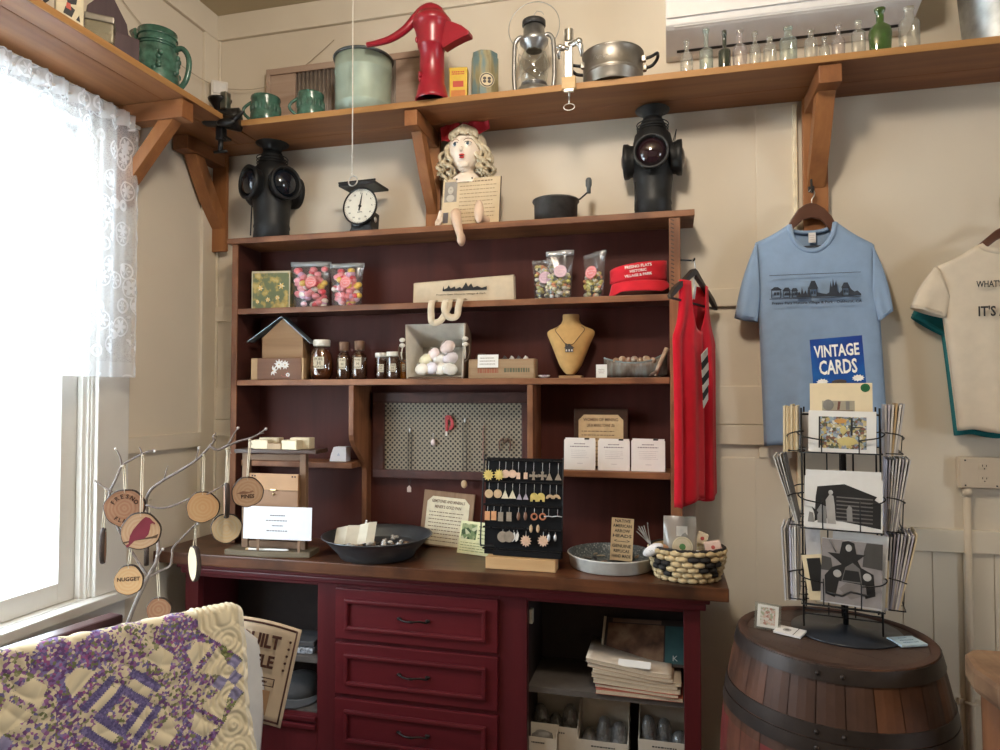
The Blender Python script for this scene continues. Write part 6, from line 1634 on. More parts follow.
# ================================================================ clothes on the wall
def hanger(name, label, cat, X, Y, Z, pts, hook_top, rotz=0, group=None, wood_c=((.075, .03, .018), (.13, .055, .032)), wname='hanger_wood', th=.016, hookoff=0):
    t = thing(name, label, cat, (X, Y, Z), rotz, group)
    m = MB(wood(wname, wood_c[0], wood_c[1], 0, .6, .35)); m.prism(pts, th, FR, bev=.004); m.build('hanger_bar', t)
    m = MB(SILV); m.tube(smoothpath([(0, 0, .0), (0, 0, hook_top * .35), (.010, 0, hook_top * .55), (.012, -.0, hook_top * .8), (.002, .004 + hookoff, hook_top), (-.009, .004 + hookoff, hook_top * .85)], 5), .002, 6); m.build('hook', t)
    return t
def tee(name, label, X, Y, Z, g, mat, cols=40):
    """g: outline numbers in metres about the neck centre; returns root"""
    t = thing(name, label, 'shirt', (X, Y, Z))
    sxl, sxr, szl, szr = g['shoulder']; nxl, nxr, nz = g['neck']; bxl, bxr, bz = g['hem']
    fd = g['front_dip']; bd = g['back_dip']
    fold = g.get('fold', .007)
    def topz(x, dip):
        if x < nxl: f = (x - sxl) / (nxl - sxl); return szl + (nz - szl) * f - .006 * math.sin(PI * f)
        if x > nxr: f = (sxr - x) / (sxr - nxr); return szr + (nz - szr) * f - .006 * math.sin(PI * f)
        q = (x - (nxl + nxr) / 2) / ((nxr - nxl) / 2); return nz - dip * math.sqrt(max(0, 1 - q * q)) ** 1.1
    # column positions, denser at the neck edge
    us = sorted(set([i / cols for i in range(cols + 1)] + [(nxl - sxl) / (sxr - sxl), (nxr - sxl) / (sxr - sxl)]))
    def sheet(m, dip, side):
        rows = 36; V = []
        for j in range(rows + 1):
            b = j / rows
            for u in us:
                x0 = sxl + (sxr - sxl) * u; tz = topz(x0, dip)
                wob = g.get('hemwob', .006) * math.sin(u * 15)
                z = tz + (bz + wob - tz) * b
                bb = min(1, (szl - z) / (szl - bz)) if z < szl else 0; low = max(0, bb - .42) * 2.2
                xb = bxl + (bxr - bxl) * u
                x = x0 + (xb - x0) * max(0, bb) ** .8
                e = math.sin(PI * u) ** .35
                y = side * .016 * e + (.012 if side > 0 else 0)
                if side < 0:
                    y -= fold * e * (max(0, bb) + low) * (math.sin(u * 21 + 1.5 * bb) * .6 + math.sin(u * 9 - 2 * bb + 1)) + .008 * e
                y = min(y, .030)
                V.append(m.bm.verts.new((x, y, z)))
        n = len(us)
        for j in range(rows):
            for i in range(n - 1):
                f = m.bm.faces.new((V[j * n + i], V[j * n + i + 1], V[(j + 1) * n + i + 1], V[(j + 1) * n + i])); f.smooth = True
        return V, n
    m = MB(mat)
    sheet(m, fd, -1); sheet(m, bd, 1)
    m.build('shirt_body', t, solid=.002)
    for k, sl in enumerate(g['sleeves']):
        (ax, az), (bx_, bz_), (cx_, cz), (dx_, dz_) = sl     # shoulder, cuff outer, cuff inner, underarm
        m = MB(mat)
        for side in (-1, 1):
            def sf(a, b, side=side):
                p = Vector((ax + (dx_ - ax) * b, 0, az + (dz_ - az) * b)); q = Vector((bx_ + (cx_ - bx_) * b, 0, bz_ + (cz - bz_) * b))
                r = p.lerp(q, a); bul = math.sin(PI * b) ** .6
                y = (side * .020 * bul + (.006 if side > 0 else -.004)) * (.8 + .35 * a) - (.006 * math.sin(b * 8 + k) * a if side < 0 else 0)
                # the outer edge is rounded, not straight
                r.x += (-.010 if ax < 0 else .010) * math.sin(PI * a) * (1 - b)
                return (r.x, min(y, .03), r.z)
            m.grid(10, 14, sf)
        m.build('sleeve', t, solid=.002)
        m = MB(mat)
        m.tube([(bx_ + (cx_ - bx_) * f, -.024 * math.sin(PI * f) ** .6 - .007, bz_ + (cz - bz_) * f + .012) for f in [i / 12 for i in range(13)]], .0016, 5); m.build('cuff_seam', t)
    m = MB(g.get('collar', mat))
    pts = [(nxl + (nxr - nxl) * i / 20, -.022, topz(nxl + (nxr - nxl) * i / 20 + 1e-6, fd) - .004) for i in range(21)]
    m.tube(pts, .009, 8, M=I4); 
    pts = [(nxl + (nxr - nxl) * i / 20, .018, topz(nxl + (nxr - nxl) * i / 20 + 1e-6, bd) - .002) for i in range(21)]
    m.tube(pts, .007, 8); m.build('collar', t)
    return t
YS = -.075
X0 = atY(812.5, 230, YS).x; Zs = atY(812.5, 226, YS).z
px_ = lambda u, v=300: atY(u, v, YS).x - X0
pz_ = lambda v, u=812: atY(u, v, YS).z - Zs
BLUE = cloth('shirt_blue', (.27, .38, .55), .95, 900, .05)
g = dict(shoulder=(px_(756), px_(874), pz_(243, 756), pz_(245, 874)), neck=(px_(789), px_(835), pz_(224)), hem=(px_(763), px_(886), pz_(447)), front_dip=.098, back_dip=.024,
         sleeves=[((px_(757), pz_(242, 757)), (px_(734.5), pz_(318, 735)), (px_(757), pz_(322, 757)), (px_(760), pz_(300, 760))),
                  ((px_(873), pz_(244, 873)), (px_(892), pz_(311, 892)), (px_(877), pz_(322, 877)), (px_(871), pz_(300, 871)))])
sb = tee('t_shirt', 'blue short-sleeved t-shirt with village skyline print on hanger', X0, YS, Zs, g, BLUE)
m = MB(plain('print_navy', (.03, .04, .06), .8)); yf = -.0415
xw = (px_(858) - px_(768)) / 2; xc_ = (px_(858) + px_(768)) / 2
m.b2((xc_ - xw, yf, pz_(276)), (xc_ + xw, yf + .002, pz_(276) + .0018)); zb_ = pz_(298.5)
m.b2((xc_ - xw, yf, zb_ - .004), (xc_ + xw, yf + .002, zb_ - .002))
def sil(pts, x0, x1, z0, zh):
    for i in range(len(pts) - 1):
        a, b = pts[i], pts[i + 1]
        m.prism([(x0 + (x1 - x0) * a[0], z0), (x0 + (x1 - x0) * b[0] + .0002, z0), (x0 + (x1 - x0) * b[0] + .0002, z0 + zh * b[1] + .0004), (x0 + (x1 - x0) * a[0], z0 + zh * a[1] + .0004)], .0022, T(0, yf + .001, 0) @ FR)
S = xc_ - xw; W_ = 2 * xw; zh = pz_(279) - zb_
def house(x, w_, h_, ro):
    x0, x1 = S + W_ * x, S + W_ * (x + w_)
    for p0, p1 in (((x0, zb_), (x0 + .0025, zb_ + zh * h_)), ((x1 - .0025, zb_), (x1, zb_ + zh * h_)), ((x0, zb_), (x1, zb_ + .002)), ((x0, zb_ + zh * h_ - .0025), (x1, zb_ + zh * h_))):
        m.b2((p0[0], yf, p0[1]), (p1[0], yf + .002, p1[1]))
    m.prism([(x0 - .003, zb_ + zh * h_), (x1 + .003, zb_ + zh * h_), ((x0 + x1) / 2 + .006, zb_ + zh * (h_ + ro)), ((x0 + x1) / 2 - .006, zb_ + zh * (h_ + ro))], .002, T(0, yf + .001, 0) @ FR)
    for q in (.3, .62): m.b2((x0 + (x1 - x0) * q, yf, zb_ + zh * h_ * .35), (x0 + (x1 - x0) * (q + .14), yf + .002, zb_ + zh * h_ * .7))
house(.02, .11, .42, .14); house(.155, .075, .36, .16); house(.25, .06, .34, .14); house(.44, .09, .42, .40); house(.80, .075, .42, .25)
sil([(.31, .05), (.33, .3), (.35, .12), (.36, .5), (.38, .15), (.40, .35), (.42, .1), (.43, .55), (.445, .2)], S, S + W_, zb_, zh)
sil([(.53, .22), (.58, .16), (.63, .12), (.66, .2), (.675, .75), (.69, .4), (.70, .9), (.715, .5), (.735, .8), (.75, .25), (.77, .15), (.80, .3)], S, S + W_, zb_, zh)
sil([(.875, .45), (.90, .3), (.93, .2), (.96, .25), (1.0, .08)], S, S + W_, zb_, zh)
m.text('Fresno Flats Historic Village & Park - Oakhurst, CA', .0125, T(xc_ + .004, yf - .001, pz_(304)) @ FR, width=W_ * .98, bold=.0002)
m.build('printed_design', sb)
m = MB(PAPER); m.b2((-.012, .008, -.058), (.012, .010, -.022)); m.use(plain('ink_pale', (.50, .46, .46), .7)); lines(m, -.009, .009, -.028, -.052, 3, .0079); m.build('neck_tag', sb)
m = MB(plain('inner_dark', (.05, .06, .08), .9)); m.b2((-.035, .012, -.075), (.035, .014, -.068)); m.build('neck_dark_strip', sb)  # thin dark strip across the inside of the neck
hp_ = [(px_(u), atY(812, v, YS).z - Zs) for u, v in ((806, 204), (812, 202.5), (818, 204), (826, 209), (833, 217), (838, 227), (845, 235), (843, 240), (836, 236), (829, 228), (822, 220), (813, 217.5), (804, 219.5), (796, 226), (789, 236), (782, 241), (780, 236), (787, 227), (792, 218), (799, 208.5))]
zt_ = max(p[1] for p in hp_)
hh = atY(812, 186, YS).z - Zs
t = hanger('clothes_hanger', 'dark wooden clothes hanger holding the blue t-shirt', 'hanger', X0, YS + .006, Zs, hp_, .01, 0)
t.children[1].location = (0, 0, 0)
for c in list(t.children):
    if c.name.startswith('hook'): bpy.data.objects.remove(c)
m = MB(SILV); m.tube(smoothpath([(0, 0, zt_ - .004), (0, 0, zt_ + .012), (.008, 0, zt_ + .026), (.009, .0, zt_ + .040), (.0, .0, zt_ + .050), (-.009, .0, zt_ + .042)], 5), .002, 6); m.build('hook', t)
zk = Zs + zt_ + .047
m = MB(BLACK); m.tube(smoothpath([(0, .033, .045), (0, .012, .045), (0, .008, .02), (0, .0, -.004), (0, -.010, -.012), (0, -.02, -.004), (0, -.022, .006)], 5), .004, 7); m.b2((-.007, .026, .0), (.007, .0315, .055), bev=.002)
o = m.build('coat_hook', loc=(X0, -.073, zk)); tag(o, 'small black iron hook on the shelf bracket holding a hanger', 'hook')

# cream shirt over a teal one, at the right edge
YC = -.095
X0 = atY(1016, 250, YC).x; Zs = atY(1000, 243, YC).z
px_ = lambda u, v=330: atY(u, v, YC).x - X0
pz_ = lambda v, u=970: atY(u, v, YC).z - Zs
CREAM = cloth('shirt_cream', (.66, .57, .45), .95, 900, .04); TEAL = cloth('shirt_teal', (.015, .16, .17), .95, 900, .08)
def mirror(x): return -x
lx = [px_(u) for u in (936, 979, 911, 945, 951, 957)]
g = dict(shoulder=(lx[0], -lx[0], pz_(267, 936), pz_(267, 936)), neck=(lx[1], -lx[1], pz_(245, 980)), hem=(lx[5], -lx[5], pz_(431)), front_dip=.03, back_dip=.02, fold=.006,
         sleeves=[((lx[0] + .004, pz_(266, 936)), (lx[2], pz_(308, 911)), (lx[3], pz_(318, 945)), (lx[4], pz_(303, 950))), ((-lx[0] - .004, pz_(266, 936)), (-lx[2], pz_(308, 911)), (-lx[3], pz_(318, 945)), (-lx[4], pz_(303, 950)))])
sc_ = tee('t_shirt', 'cream t-shirt with black printed words hung over a teal one', X0, YC, Zs, g, CREAM)
m = MB(plain('print_black', (.02, .02, .022), .8)); yf = -.040
xl_ = px_(975)
m.text("WHAT'S NEW?", .030, T(xl_ - .008, yf, pz_(286, 985)) @ FR, align='LEFT', bold=.0004, width=.135)
m.text("IT'S ALL OLD", .046, T(xl_ - .006, yf, pz_(313, 985)) @ FR, align='LEFT', bold=.001, width=.20)
m.build('printed_words', sc_)
g2 = dict(g); d = pz_(438) - pz_(431)
YT = -.032
X0t = atY(1014, 250, YT).x
g2 = dict(shoulder=(lx[0] * 1.02, -lx[0] * 1.02, pz_(280, 936), pz_(280, 936)), neck=(lx[1], -lx[1], pz_(252, 980)), hem=(lx[5] * 1.06, -lx[5] * 1.06, pz_(437)), front_dip=.09, back_dip=.02, fold=.002,
          sleeves=[((lx[0] + .004, pz_(279, 936)), (lx[2] * 1.0, pz_(316, 911)), (lx[3] * .98, pz_(336, 945)), (lx[4] * 1.04, pz_(322, 950))), ((-lx[0] - .004, pz_(279, 936)), (-lx[2], pz_(316, 911)), (-lx[3], pz_(336, 945)), (-lx[4], pz_(322, 950)))])
def flat(o, k):
    o.scale = (1, k, 1)
tt_ = tee('t_shirt', 'teal t-shirt mostly hidden behind the cream one', X0t, YT, Zs, g2, TEAL); flat(tt_, .75)
hp2 = [(-.02, .02), (0, .028), (.02, .02), (.09, -.005), (.18, -.06), (.19, -.09), (.17, -.09), (.09, -.045), (0, -.015), (-.09, -.045), (-.17, -.09), (-.19, -.09), (-.18, -.06), (-.09, -.005)]
hp2 = [(a, b + .0) for a, b in hp2]
t = hanger('clothes_hanger', 'reddish brown hanger holding the cream t-shirt at right edge', 'hanger', X0, YC + .004, Zs + .005, [(a * .62, b * .9 + .045) for a, b in hp2], .13)
m = MB(BLACK); m.tube(smoothpath([(0, .09, .02), (0, .03, .02), (0, .0, .0), (0, -.015, .0), (0, -.022, .015)], 5), .004, 7); m.b2((-.007, .085, -.03), (.007, .09, .05), bev=.002)
o = m.build('coat_hook', loc=(X0 + .002, YC + .0045, Zs + .128)); tag(o, 'black hook on the wall above the cream t-shirt', 'hook')

# red tank top on a hanger, hung edge-on at the hutch side
RED = cloth('tank_red', (.62, .012, .03), .9, 900, .05)
e0 = Vector((2.034, -.395)); e1 = Vector((2.195, -.045)); mid = (e0 + e1) / 2; W = (e1 - e0).length
ang = math.degrees(math.atan2((e1 - e0).y, (e1 - e0).x))
def tz(u, v): # heights from pixel rows along the garment
    f = (u - 668) / 50; p = e0.lerp(e1, max(0, min(1, f))); return atY(u, v, p.y).z
Zt = tz(690, 283)
t = thing('tank_top', 'red sleeveless tank top hanging beside the hutch', 'tank top', (mid.x, mid.y, Zt), ang)
def tank(m, side, dip):
    n = 36; rows = 40; V = []
    L = Zt - tz(690, 501)
    for j in range(rows + 1):
        b = j / rows
        for i in range(n + 1):
            u = i / n; s_ = abs(u - .5) * 2
            top = 0.0 if s_ > .52 else -dip * math.sqrt(max(0, 1 - (s_ / .52) ** 2.5))
            z = top + (-L + (-.012 * math.sin(u * 11)) - top) * b
            d = -z / L
            hw = W * (.30 + .16 * min(1, (d / .26)) ** 3 if d < .26 else .46 - .02 * math.sin((d - .26) * 4))
            x = (u - .5) * 2 * hw
            e = math.sin(PI * min(1, max(0, u))) ** .4
            y = side * .02 * e - (.014 * math.sin(u * 14 + 2) + .008 * math.sin(u * 27)) * min(1, d * 2.2) * (1 if side < 0 else .5) * e
            V.append(m.bm.verts.new((x, y, z)))
    for j in range(rows):
        for i in range(n):
            f = m.bm.faces.new((V[j * (n + 1) + i], V[j * (n + 1) + i + 1], V[(j + 1) * (n + 1) + i + 1], V[(j + 1) * (n + 1) + i])); f.smooth = True
m = MB(RED); tank(m, -1, .17); tank(m, 1, .06); m.build('shirt_body', t, solid=.002)
m = MB(plain('print_white', (.72, .70, .68), .7)); x_ = -.02
for k in range(7):
    z0 = -.235 - .026 * k
    m.use(MATS['print_white'] if k % 2 == 0 else MATS['print_black']); m.prism([(x_ - .034 + .002 * k, z0 - .02), (x_ + .03 - .003 * abs(k - 3), z0 + .008), (x_ + .032 - .003 * abs(k - 3), z0 - .016), (x_ - .03 + .002 * k, z0 - .046)], .002, T(0, -.046, 0) @ FR)
m.use(MATS['print_black']); pass
m.build('printed_design', t)
ZH = Zt + .022
hp3 = [(-.02, .056), (0, .062), (.02, .056), (.08, .02), (.17, -.025), (.205, -.055), (.2, -.068), (.16, -.045), (.08, .0), (0, .038), (-.08, .0), (-.16, -.045), (-.2, -.068), (-.205, -.055), (-.17, -.025), (-.08, .02)]
th = hanger('clothes_hanger', 'dark hanger with metal hook holding the red tank top', 'hanger', mid.x, mid.y, Zt - .012, [(a * 1.0, b + .004) for a, b in hp3], .10, ang, wname='hanger_black', wood_c=((.03, .022, .018), (.06, .045, .036)))
m = MB(BLACK); m.b2((-.195, -.004, -.062), (.195, .004, -.056)); m.build('trouser_bar', th)
m = MB(plain('print_white', (.72, .70, .68), .7)); m.b2((-.02, -.011, -.05), (-.005, -.0085, .0), RY(18)); m.build('size_tag', th)
m = MB(BLACK); v_ = Vector((HX1 + .001 - mid.x, 0)); 
m.tube(smoothpath([(HX1 + .0025, mid.y + .03, Zt + .092), (HX1 + .025, mid.y + .02, Zt + .088), (mid.x, mid.y, Zt + .083), (mid.x + .002, mid.y - .01, Zt + .088)], 5), .003, 6)
o = m.build('screw_hook'); tag(o, 'thin black hook on the hutch side above the tank top', 'hook')

# outlet box and its conduit
cx, w, z0, h = fit(958.5, 1034, 457, 488.5, -.03)
OUT_ = plain('outlet_beige', (.60, .50, .38), .45, var=.02)
t = thing('outlet_box', 'beige metal outlet box on the wall under the cream shirt', 'outlet', (cx, 0, z0 - .002))
m = MB(OUT_); m.b2((-w / 2, -.034, 0), (w / 2, -.001, h), bev=.008); m.build('box_body', t)
m = MB(OUT_); m.b2((-w / 2 + .004, -.037, .004), (w / 2 - .004, -.0345, h - .004), bev=.001); m.build('cover_plate', t)
for k in (-1, 1):
    dx = atY(984, 473, -.035).x - cx if k < 0 else -(atY(984, 473, -.035).x - cx)
    for s_ in (-1, 1):
        m = MB(plain('outlet_face', (.58, .49, .37), .4)); zc_ = h / 2 + s_ * h * .2
        m.prism([(.017 * math.cos(R(a)), max(-.0115, min(.0115, .017 * math.sin(R(a))))) for a in range(0, 360, 15)], .002, T(dx, -.0382, zc_) @ FR)
        m.use(BLK); m.b2((dx - .007, -.0396, zc_ + .001), (dx - .005, -.0392, zc_ + .008)); m.b2((dx + .005, -.0396, zc_ + .001), (dx + .007, -.0392, zc_ + .007)); m.cyl(.0022, 0, .001, T(dx, -.0391, zc_ - .006) @ FR, 8)
        m.build('socket', t)
m = MB(BLK)
for a, b in ((-.42, .9), (-.42, .1), (.42, .9), (.42, .1), (.0, .1)): m.cyl(.003, 0, .001, T(w * a, -.037, h * b) @ FR, 8)
m.build('screw', t)
cxp = atY(968.5, 560, -.02).x
t = thing('conduit', 'beige electrical conduit running down from the outlet box', 'conduit', (cxp, -.018, 0))
m = MB(OUT_, smooth=True); m.tube([(0, 0, .02), (0, 0, z0 - .006)], .0115, 12); m.build('pipe', t)
m = MB(OUT_, smooth=True); m.tube([(0, 0, z0 - .03), (0, 0, z0 - .003)], .016, 12); m.build('connector', t)
zz_ = atY(968, 703, -.02).z
m = MB(OUT_); m.b2((-.035, .006, zz_ - .01), (.035, .0135, zz_ + .01)); m.tube([(-.016, .01, zz_), (-.014, -.008, zz_), (0, -.0145, zz_), (.014, -.008, zz_), (.016, .01, zz_)], .006, 6); m.build('strap', t)

# ================================================================ barrel
Pc = atT(838, 632, 2.0)
BZ = .818; BX, BY = Pc.x - .012, -.50
RT, RMID = .264, .322
def brad(z):
    f = (z - BZ / 2) / (BZ / 2); return RMID - (RMID - RT) * f * f
t = thing('barrel', 'old wooden barrel with iron hoops and faded red paint below', 'barrel', (BX, BY, 0))
ST = [wood('stave_%d' % i, a, b, 2, .5, .55, .2, dirt=(.035, .018, .012)) for i, (a, b) in enumerate([((.085, .035, .02), (.16, .065, .035)), ((.06, .028, .02), (.11, .05, .032)), ((.11, .045, .022), (.19, .08, .04)), ((.055, .028, .02), (.10, .05, .034))])]
STR = [wood('stave_red_%d' % i, a, b, 2, .5, .6, .2, dirt=(.05, .02, .014)) for i, (a, b) in enumerate([((.16, .018, .02), (.24, .04, .035)), ((.12, .03, .02), (.22, .09, .05)), ((.20, .02, .025), (.26, .05, .04))])]
ns = 26
m = MB(*ST, *STR)
rs = random.Random(3)
zred = .575
for k in range(ns):
    a0, a1 = 2 * PI * k / ns + .004, 2 * PI * (k + 1) / ns - .004
    c1, c2 = rs.choice(ST), rs.choice(STR)
    for (za, zb2, mt) in ((0.0, zred, c2), (zred, BZ, c1)):
        m.use(mt)
        nz = 8
        m.grid(3, nz, lambda a, b: ((brad(za + (zb2 - za) * b) - (.0016 if a in (0, 1) else 0)) * math.cos(a0 + (a1 - a0) * a), (brad(za + (zb2 - za) * b) - (.0016 if a in (0, 1) else 0)) * math.sin(a0 + (a1 - a0) * a), za + (zb2 - za) * b), sm=False)
m.use(ST[1]); m.lathe([(RT, BZ), (RT - .022, BZ), (RT - .024, BZ - .014)], 52)
m.lathe([(brad(z) - .004, z) for z in (0, .2, .4, .6, BZ)], 40)
m.build('staves', t)
m = MB(wood('barrel_head', (.05, .03, .024), (.10, .06, .045), 0, .5, .5, .2), smooth=False)
nb = 7
for k in range(nb):
    x0 = -RT + .024 + (2 * RT - .048) * k / nb; x1 = -RT + .024 + (2 * RT - .048) * (k + 1) / nb - .002
    rr_ = RT - .0245
    pts = []
    for i in range(7): x = x0 + (x1 - x0) * i / 6; pts.append((x, math.sqrt(max(0, rr_ * rr_ - x * x))))
    for i in range(7): x = x1 - (x1 - x0) * i / 6; pts.append((x, -math.sqrt(max(0, rr_ * rr_ - x * x))))
    q = []
    for p in pts:
        if not q or (Vector(p) - Vector(q[-1])).length > 1e-4: q.append(p)
    m.prism(q, .016, T(0, 0, BZ - .013) @ RZ(0))
m.build('head', t, rot=(0, 0, R(60)))
HOOP = plain('hoop_iron', (.045, .034, .030), .45, .45, var=.3, scale=14, bmp=.1)
for z0, z1 in ((BZ - .040, BZ - .004), (.640, .674), (.602, .636), (.20, .24), (.15, .19), (.004, .06)):
    m = MB(HOOP, smooth=True); m.lathe([(brad(z0) + .0035, z0), (brad((z0 + z1) / 2) + .0035, (z0 + z1) / 2), (brad(z1) + .0035, z1)], 64); m.lathe([(brad(z0) + .0002, z0), (brad(z0) + .0035, z0)], 64); m.lathe([(brad(z1) + .0035, z1), (brad(z1) + .0002, z1)], 64)
    for a in (250, 262):
        zc_ = (z0 + z1) / 2; m.ell(((brad(zc_) + .005) * math.cos(R(a)), (brad(zc_) + .005) * math.sin(R(a)), zc_), (.006, .006, .006), u=8, v=6)
    m.build('hoop', t)
# ================================================================ spinner rack of cards
ZB_ = BZ - .0048
HZ_ = ZB_
RA = -12.0
Pr = atZ(846, 631, HZ_)
rx_, ry_ = Pr.x, Pr.y
t = thing('card_rack', 'black wire spinner rack of vintage cards standing on barrel', 'card rack', (rx_, ry_, HZ_ + .0004), RA)
MR = Matrix.LocRotScale(t.location, t.rotation_euler, None); MRI = MR.inverted()
BW_ = plain('rack_wire', (.012, .012, .013), .35, .4)
def rl(u, v, yl):
    """pixel -> rack-local point on the plane y = yl"""
    o = MRI @ CAM; d = MRI.to_3x3() @ ray(u, v); return o + d * ((yl - o.y) / d.y)
def rlx(u, v, xl):
    o = MRI @ CAM; d = MRI.to_3x3() @ ray(u, v); return o + d * ((xl - o.x) / d.x)
m = MB(plain('rack_base', (.035, .04, .05), .28, .3), smooth=True); m.lathe([(0, 0), (.150, 0), (.152, .003), (.150, .006), (.03, .010), (.012, .02), (0, .02)], 44); m.build('base_disc', t)
q = rl(882, 560, -.105).x; ql = rl(803, 560, -.105).x
ztp = rl(845, 408, -.105).z; zbt = rl(845, 618, -.105).z
m = MB(BW_); m.tube([(0, 0, .02), (0, 0, ztp + .02)], .008, 10); m.build('pole', t)
hx = (q - ql) / 2; ox = (q + ql) / 2
hy = .105
for sx in (-1, 1):
    for sy in (-1, 1):
        m = MB(BW_); m.tube([(ox + sx * hx, sy * hy, .03), (ox + sx * hx, sy * hy, ztp)], .0028, 6); m.build('upright_wire', t)
m = MB(BW_)
for sx in (-.35, .0, .35):
    for sy in (-1, 1): m.tube([(ox + sx * hx, sy * .03, .05), (ox + sx * hx, sy * .03, ztp)], .0018, 5)
m.build('inner_wire', t)
for zz in (zbt, zbt + .015, ztp - .02):
    m = MB(BW_); m.tube([(ox - hx, -hy, zz), (ox + hx, -hy, zz), (ox + hx, hy, zz), (ox - hx, hy, zz)], .0022, 6, True); m.tube([(ox - hx, 0, zz), (ox + hx, 0, zz)], .0018, 5); m.tube([(0, -hy, zz), (0, hy, zz)], .0018, 5); m.build('cross_wire', t)
tiers = [(453, 436), (530, 500), (607, 580)]
TZ = []
for vb, vf in tiers:
    zb0 = rl(845, vb, -.13).z; zf = rl(845, vf, -.14).z; TZ.append(zb0)
    for k in range(4):
        M = RZ(90 * k) if k else I4
        cxx = ox if k == 0 else 0
        m = MB(BW_)
        w_ = hx + .004; dep = .042
        # low wire tray and the front retaining wire
        m.tube([(cxx - w_, -hy, zb0), (cxx - w_, -hy - dep, zb0), (cxx + w_, -hy - dep, zb0), (cxx + w_, -hy, zb0)], .002, 6, M=M)
        m.tube([(cxx - w_ * .45, -hy, zb0), (cxx - w_ * .45, -hy - dep, zb0), (cxx - w_ * .45, -hy - dep - .004, zf)], .0016, 5, M=M)
        m.tube([(cxx + w_ * .45, -hy, zb0), (cxx + w_ * .45, -hy - dep, zb0), (cxx + w_ * .45, -hy - dep - .004, zf)], .0016, 5, M=M)
        m.tube(smoothpath([(cxx - w_, -hy, zf + .01), (cxx - w_ - .006, -hy - .028, zf + .006), (cxx - w_ + .012, -hy - dep - .004, zf - .004), (cxx - w_ * .45, -hy - dep - .004, zf - .012)], 4), .002, 6, M=M)
        m.tube(smoothpath([(cxx + w_, -hy, zf + .01), (cxx + w_ + .006, -hy - .028, zf + .006), (cxx + w_ - .012, -hy - dep - .004, zf - .004), (cxx + w_ * .45, -hy - dep - .004, zf - .012)], 4), .002, 6, M=M)
        m.build('pocket_wire', t)
CWH = plain('card_stock', (.72, .70, .67), .6, var=.03); CCR = plain('card_cream', (.70, .58, .38), .6, var=.04); CLI = plain('card_lilac', (.52, .51, .60), .6, var=.04); CGR = plain('card_pale_grey', (.52, .50, .50), .6, var=.04)
rc = [0]
def card(label, M, w_, h_, stock, art=None, group='cards in the spinner rack', th=.0014):
    """M: rack-local placement, card upright in local xz, bottom edge at z=0"""
    e = thing('greeting_card', label, 'card', group=group)
    e.matrix_basis = MR @ M
    m = MB(stock); m.b2((-w_ / 2, -th / 2, 0), (w_ / 2, th / 2, h_))
    if art: art(m, w_, h_, -th / 2 - .0003)
    m.build('card', e)
    return e
def qd(m, pts, y, e=.0004): m.prism(pts, e, T(0, y, 0) @ FR)
GRD = cells('garden_art', [(0, (.10, .11, .07)), (.2, (.22, .24, .30)), (.36, (.45, .36, .15)), (.52, (.20, .10, .07)), (.66, (.28, .36, .42)), (.8, (.50, .42, .24)), (.92, (.60, .58, .50))], 150, .5)
def art_garden(m, w_, h_, y):
    m.use(GRD); m.b2((-w_ * .34, y, h_ * .10), (w_ * .36, y + .0003, h_ * .86))
    m.use(plain('art_orange', (.55, .28, .08), .6)); m.ell((-w_ * .02, y, h_ * .76), (.016, .0006, .007)); m.use(plain('art_yellow', (.55, .45, .18), .6)); m.ell((w_ * .08, y, h_ * .28), (.026, .0006, .012)); m.ell((w_ * .02, y, h_ * .55), (.008, .0006, .012))
    m.use(BLK); m.b2((w_ * .13, y - .0004, h_ * .42), (w_ * .16, y, h_ * .84)); m.b2((w_ * .13, y - .0004, h_ * .6), (w_ * .3, y, h_ * .63)); m.b2((-w_ * .345, y - .0003, h_ * .1), (-w_ * .32, y, h_ * .86))
def art_porch(m, w_, h_, y):
    m.use(plain('art_porch', (.34, .30, .22), .6)); h_ *= .62; H0 = .60 * h_; fz = lambda q: (.575 / .62 + (q - .28) * .71 / .62 * .62) * h_; m.b2((-w_ * .30, y, fz(.28)), (w_ * .22, y + .0003, fz(.66)))
    m.use(plain('art_brown', (.14, .05, .035), .6)); m.b2((-w_ * .27, y - .0003, fz(.29)), (w_ * .2, y, fz(.34))); m.prism([(-w_ * .06, fz(.36)), (-w_ * .02, fz(.36)), (w_ * .0, fz(.64)), (-w_ * .04, fz(.64))], .0004, T(0, y, 0) @ FR)
    m.use(plain('art_grey', (.20, .19, .17), .6)); m.ell((-w_ * .2, y, fz(.52)), (.014, .0006, .016)); m.b2((w_ * .08, y - .0003, fz(.36)), (w_ * .14, y, fz(.64))); h_ /= .62
    m.use(plain('sticker_green', (.01, .10, .03), .5)); m.cyl(.012, 0, .0006, T(w_ * .39, y, h_ * .93) @ FR, 18); m.use(plain('art_green2', (.02, .16, .07), .5)); m.lathe([(.008, .0007), (.0095, .0007)], 18, T(w_ * .39, y, h_ * .93) @ FR)
PB = plain('photo_black', (.018, .017, .017), .5); PG = plain('photo_mid', (.14, .13, .125), .5); PL = plain('photo_pale', (.40, .38, .36), .5)
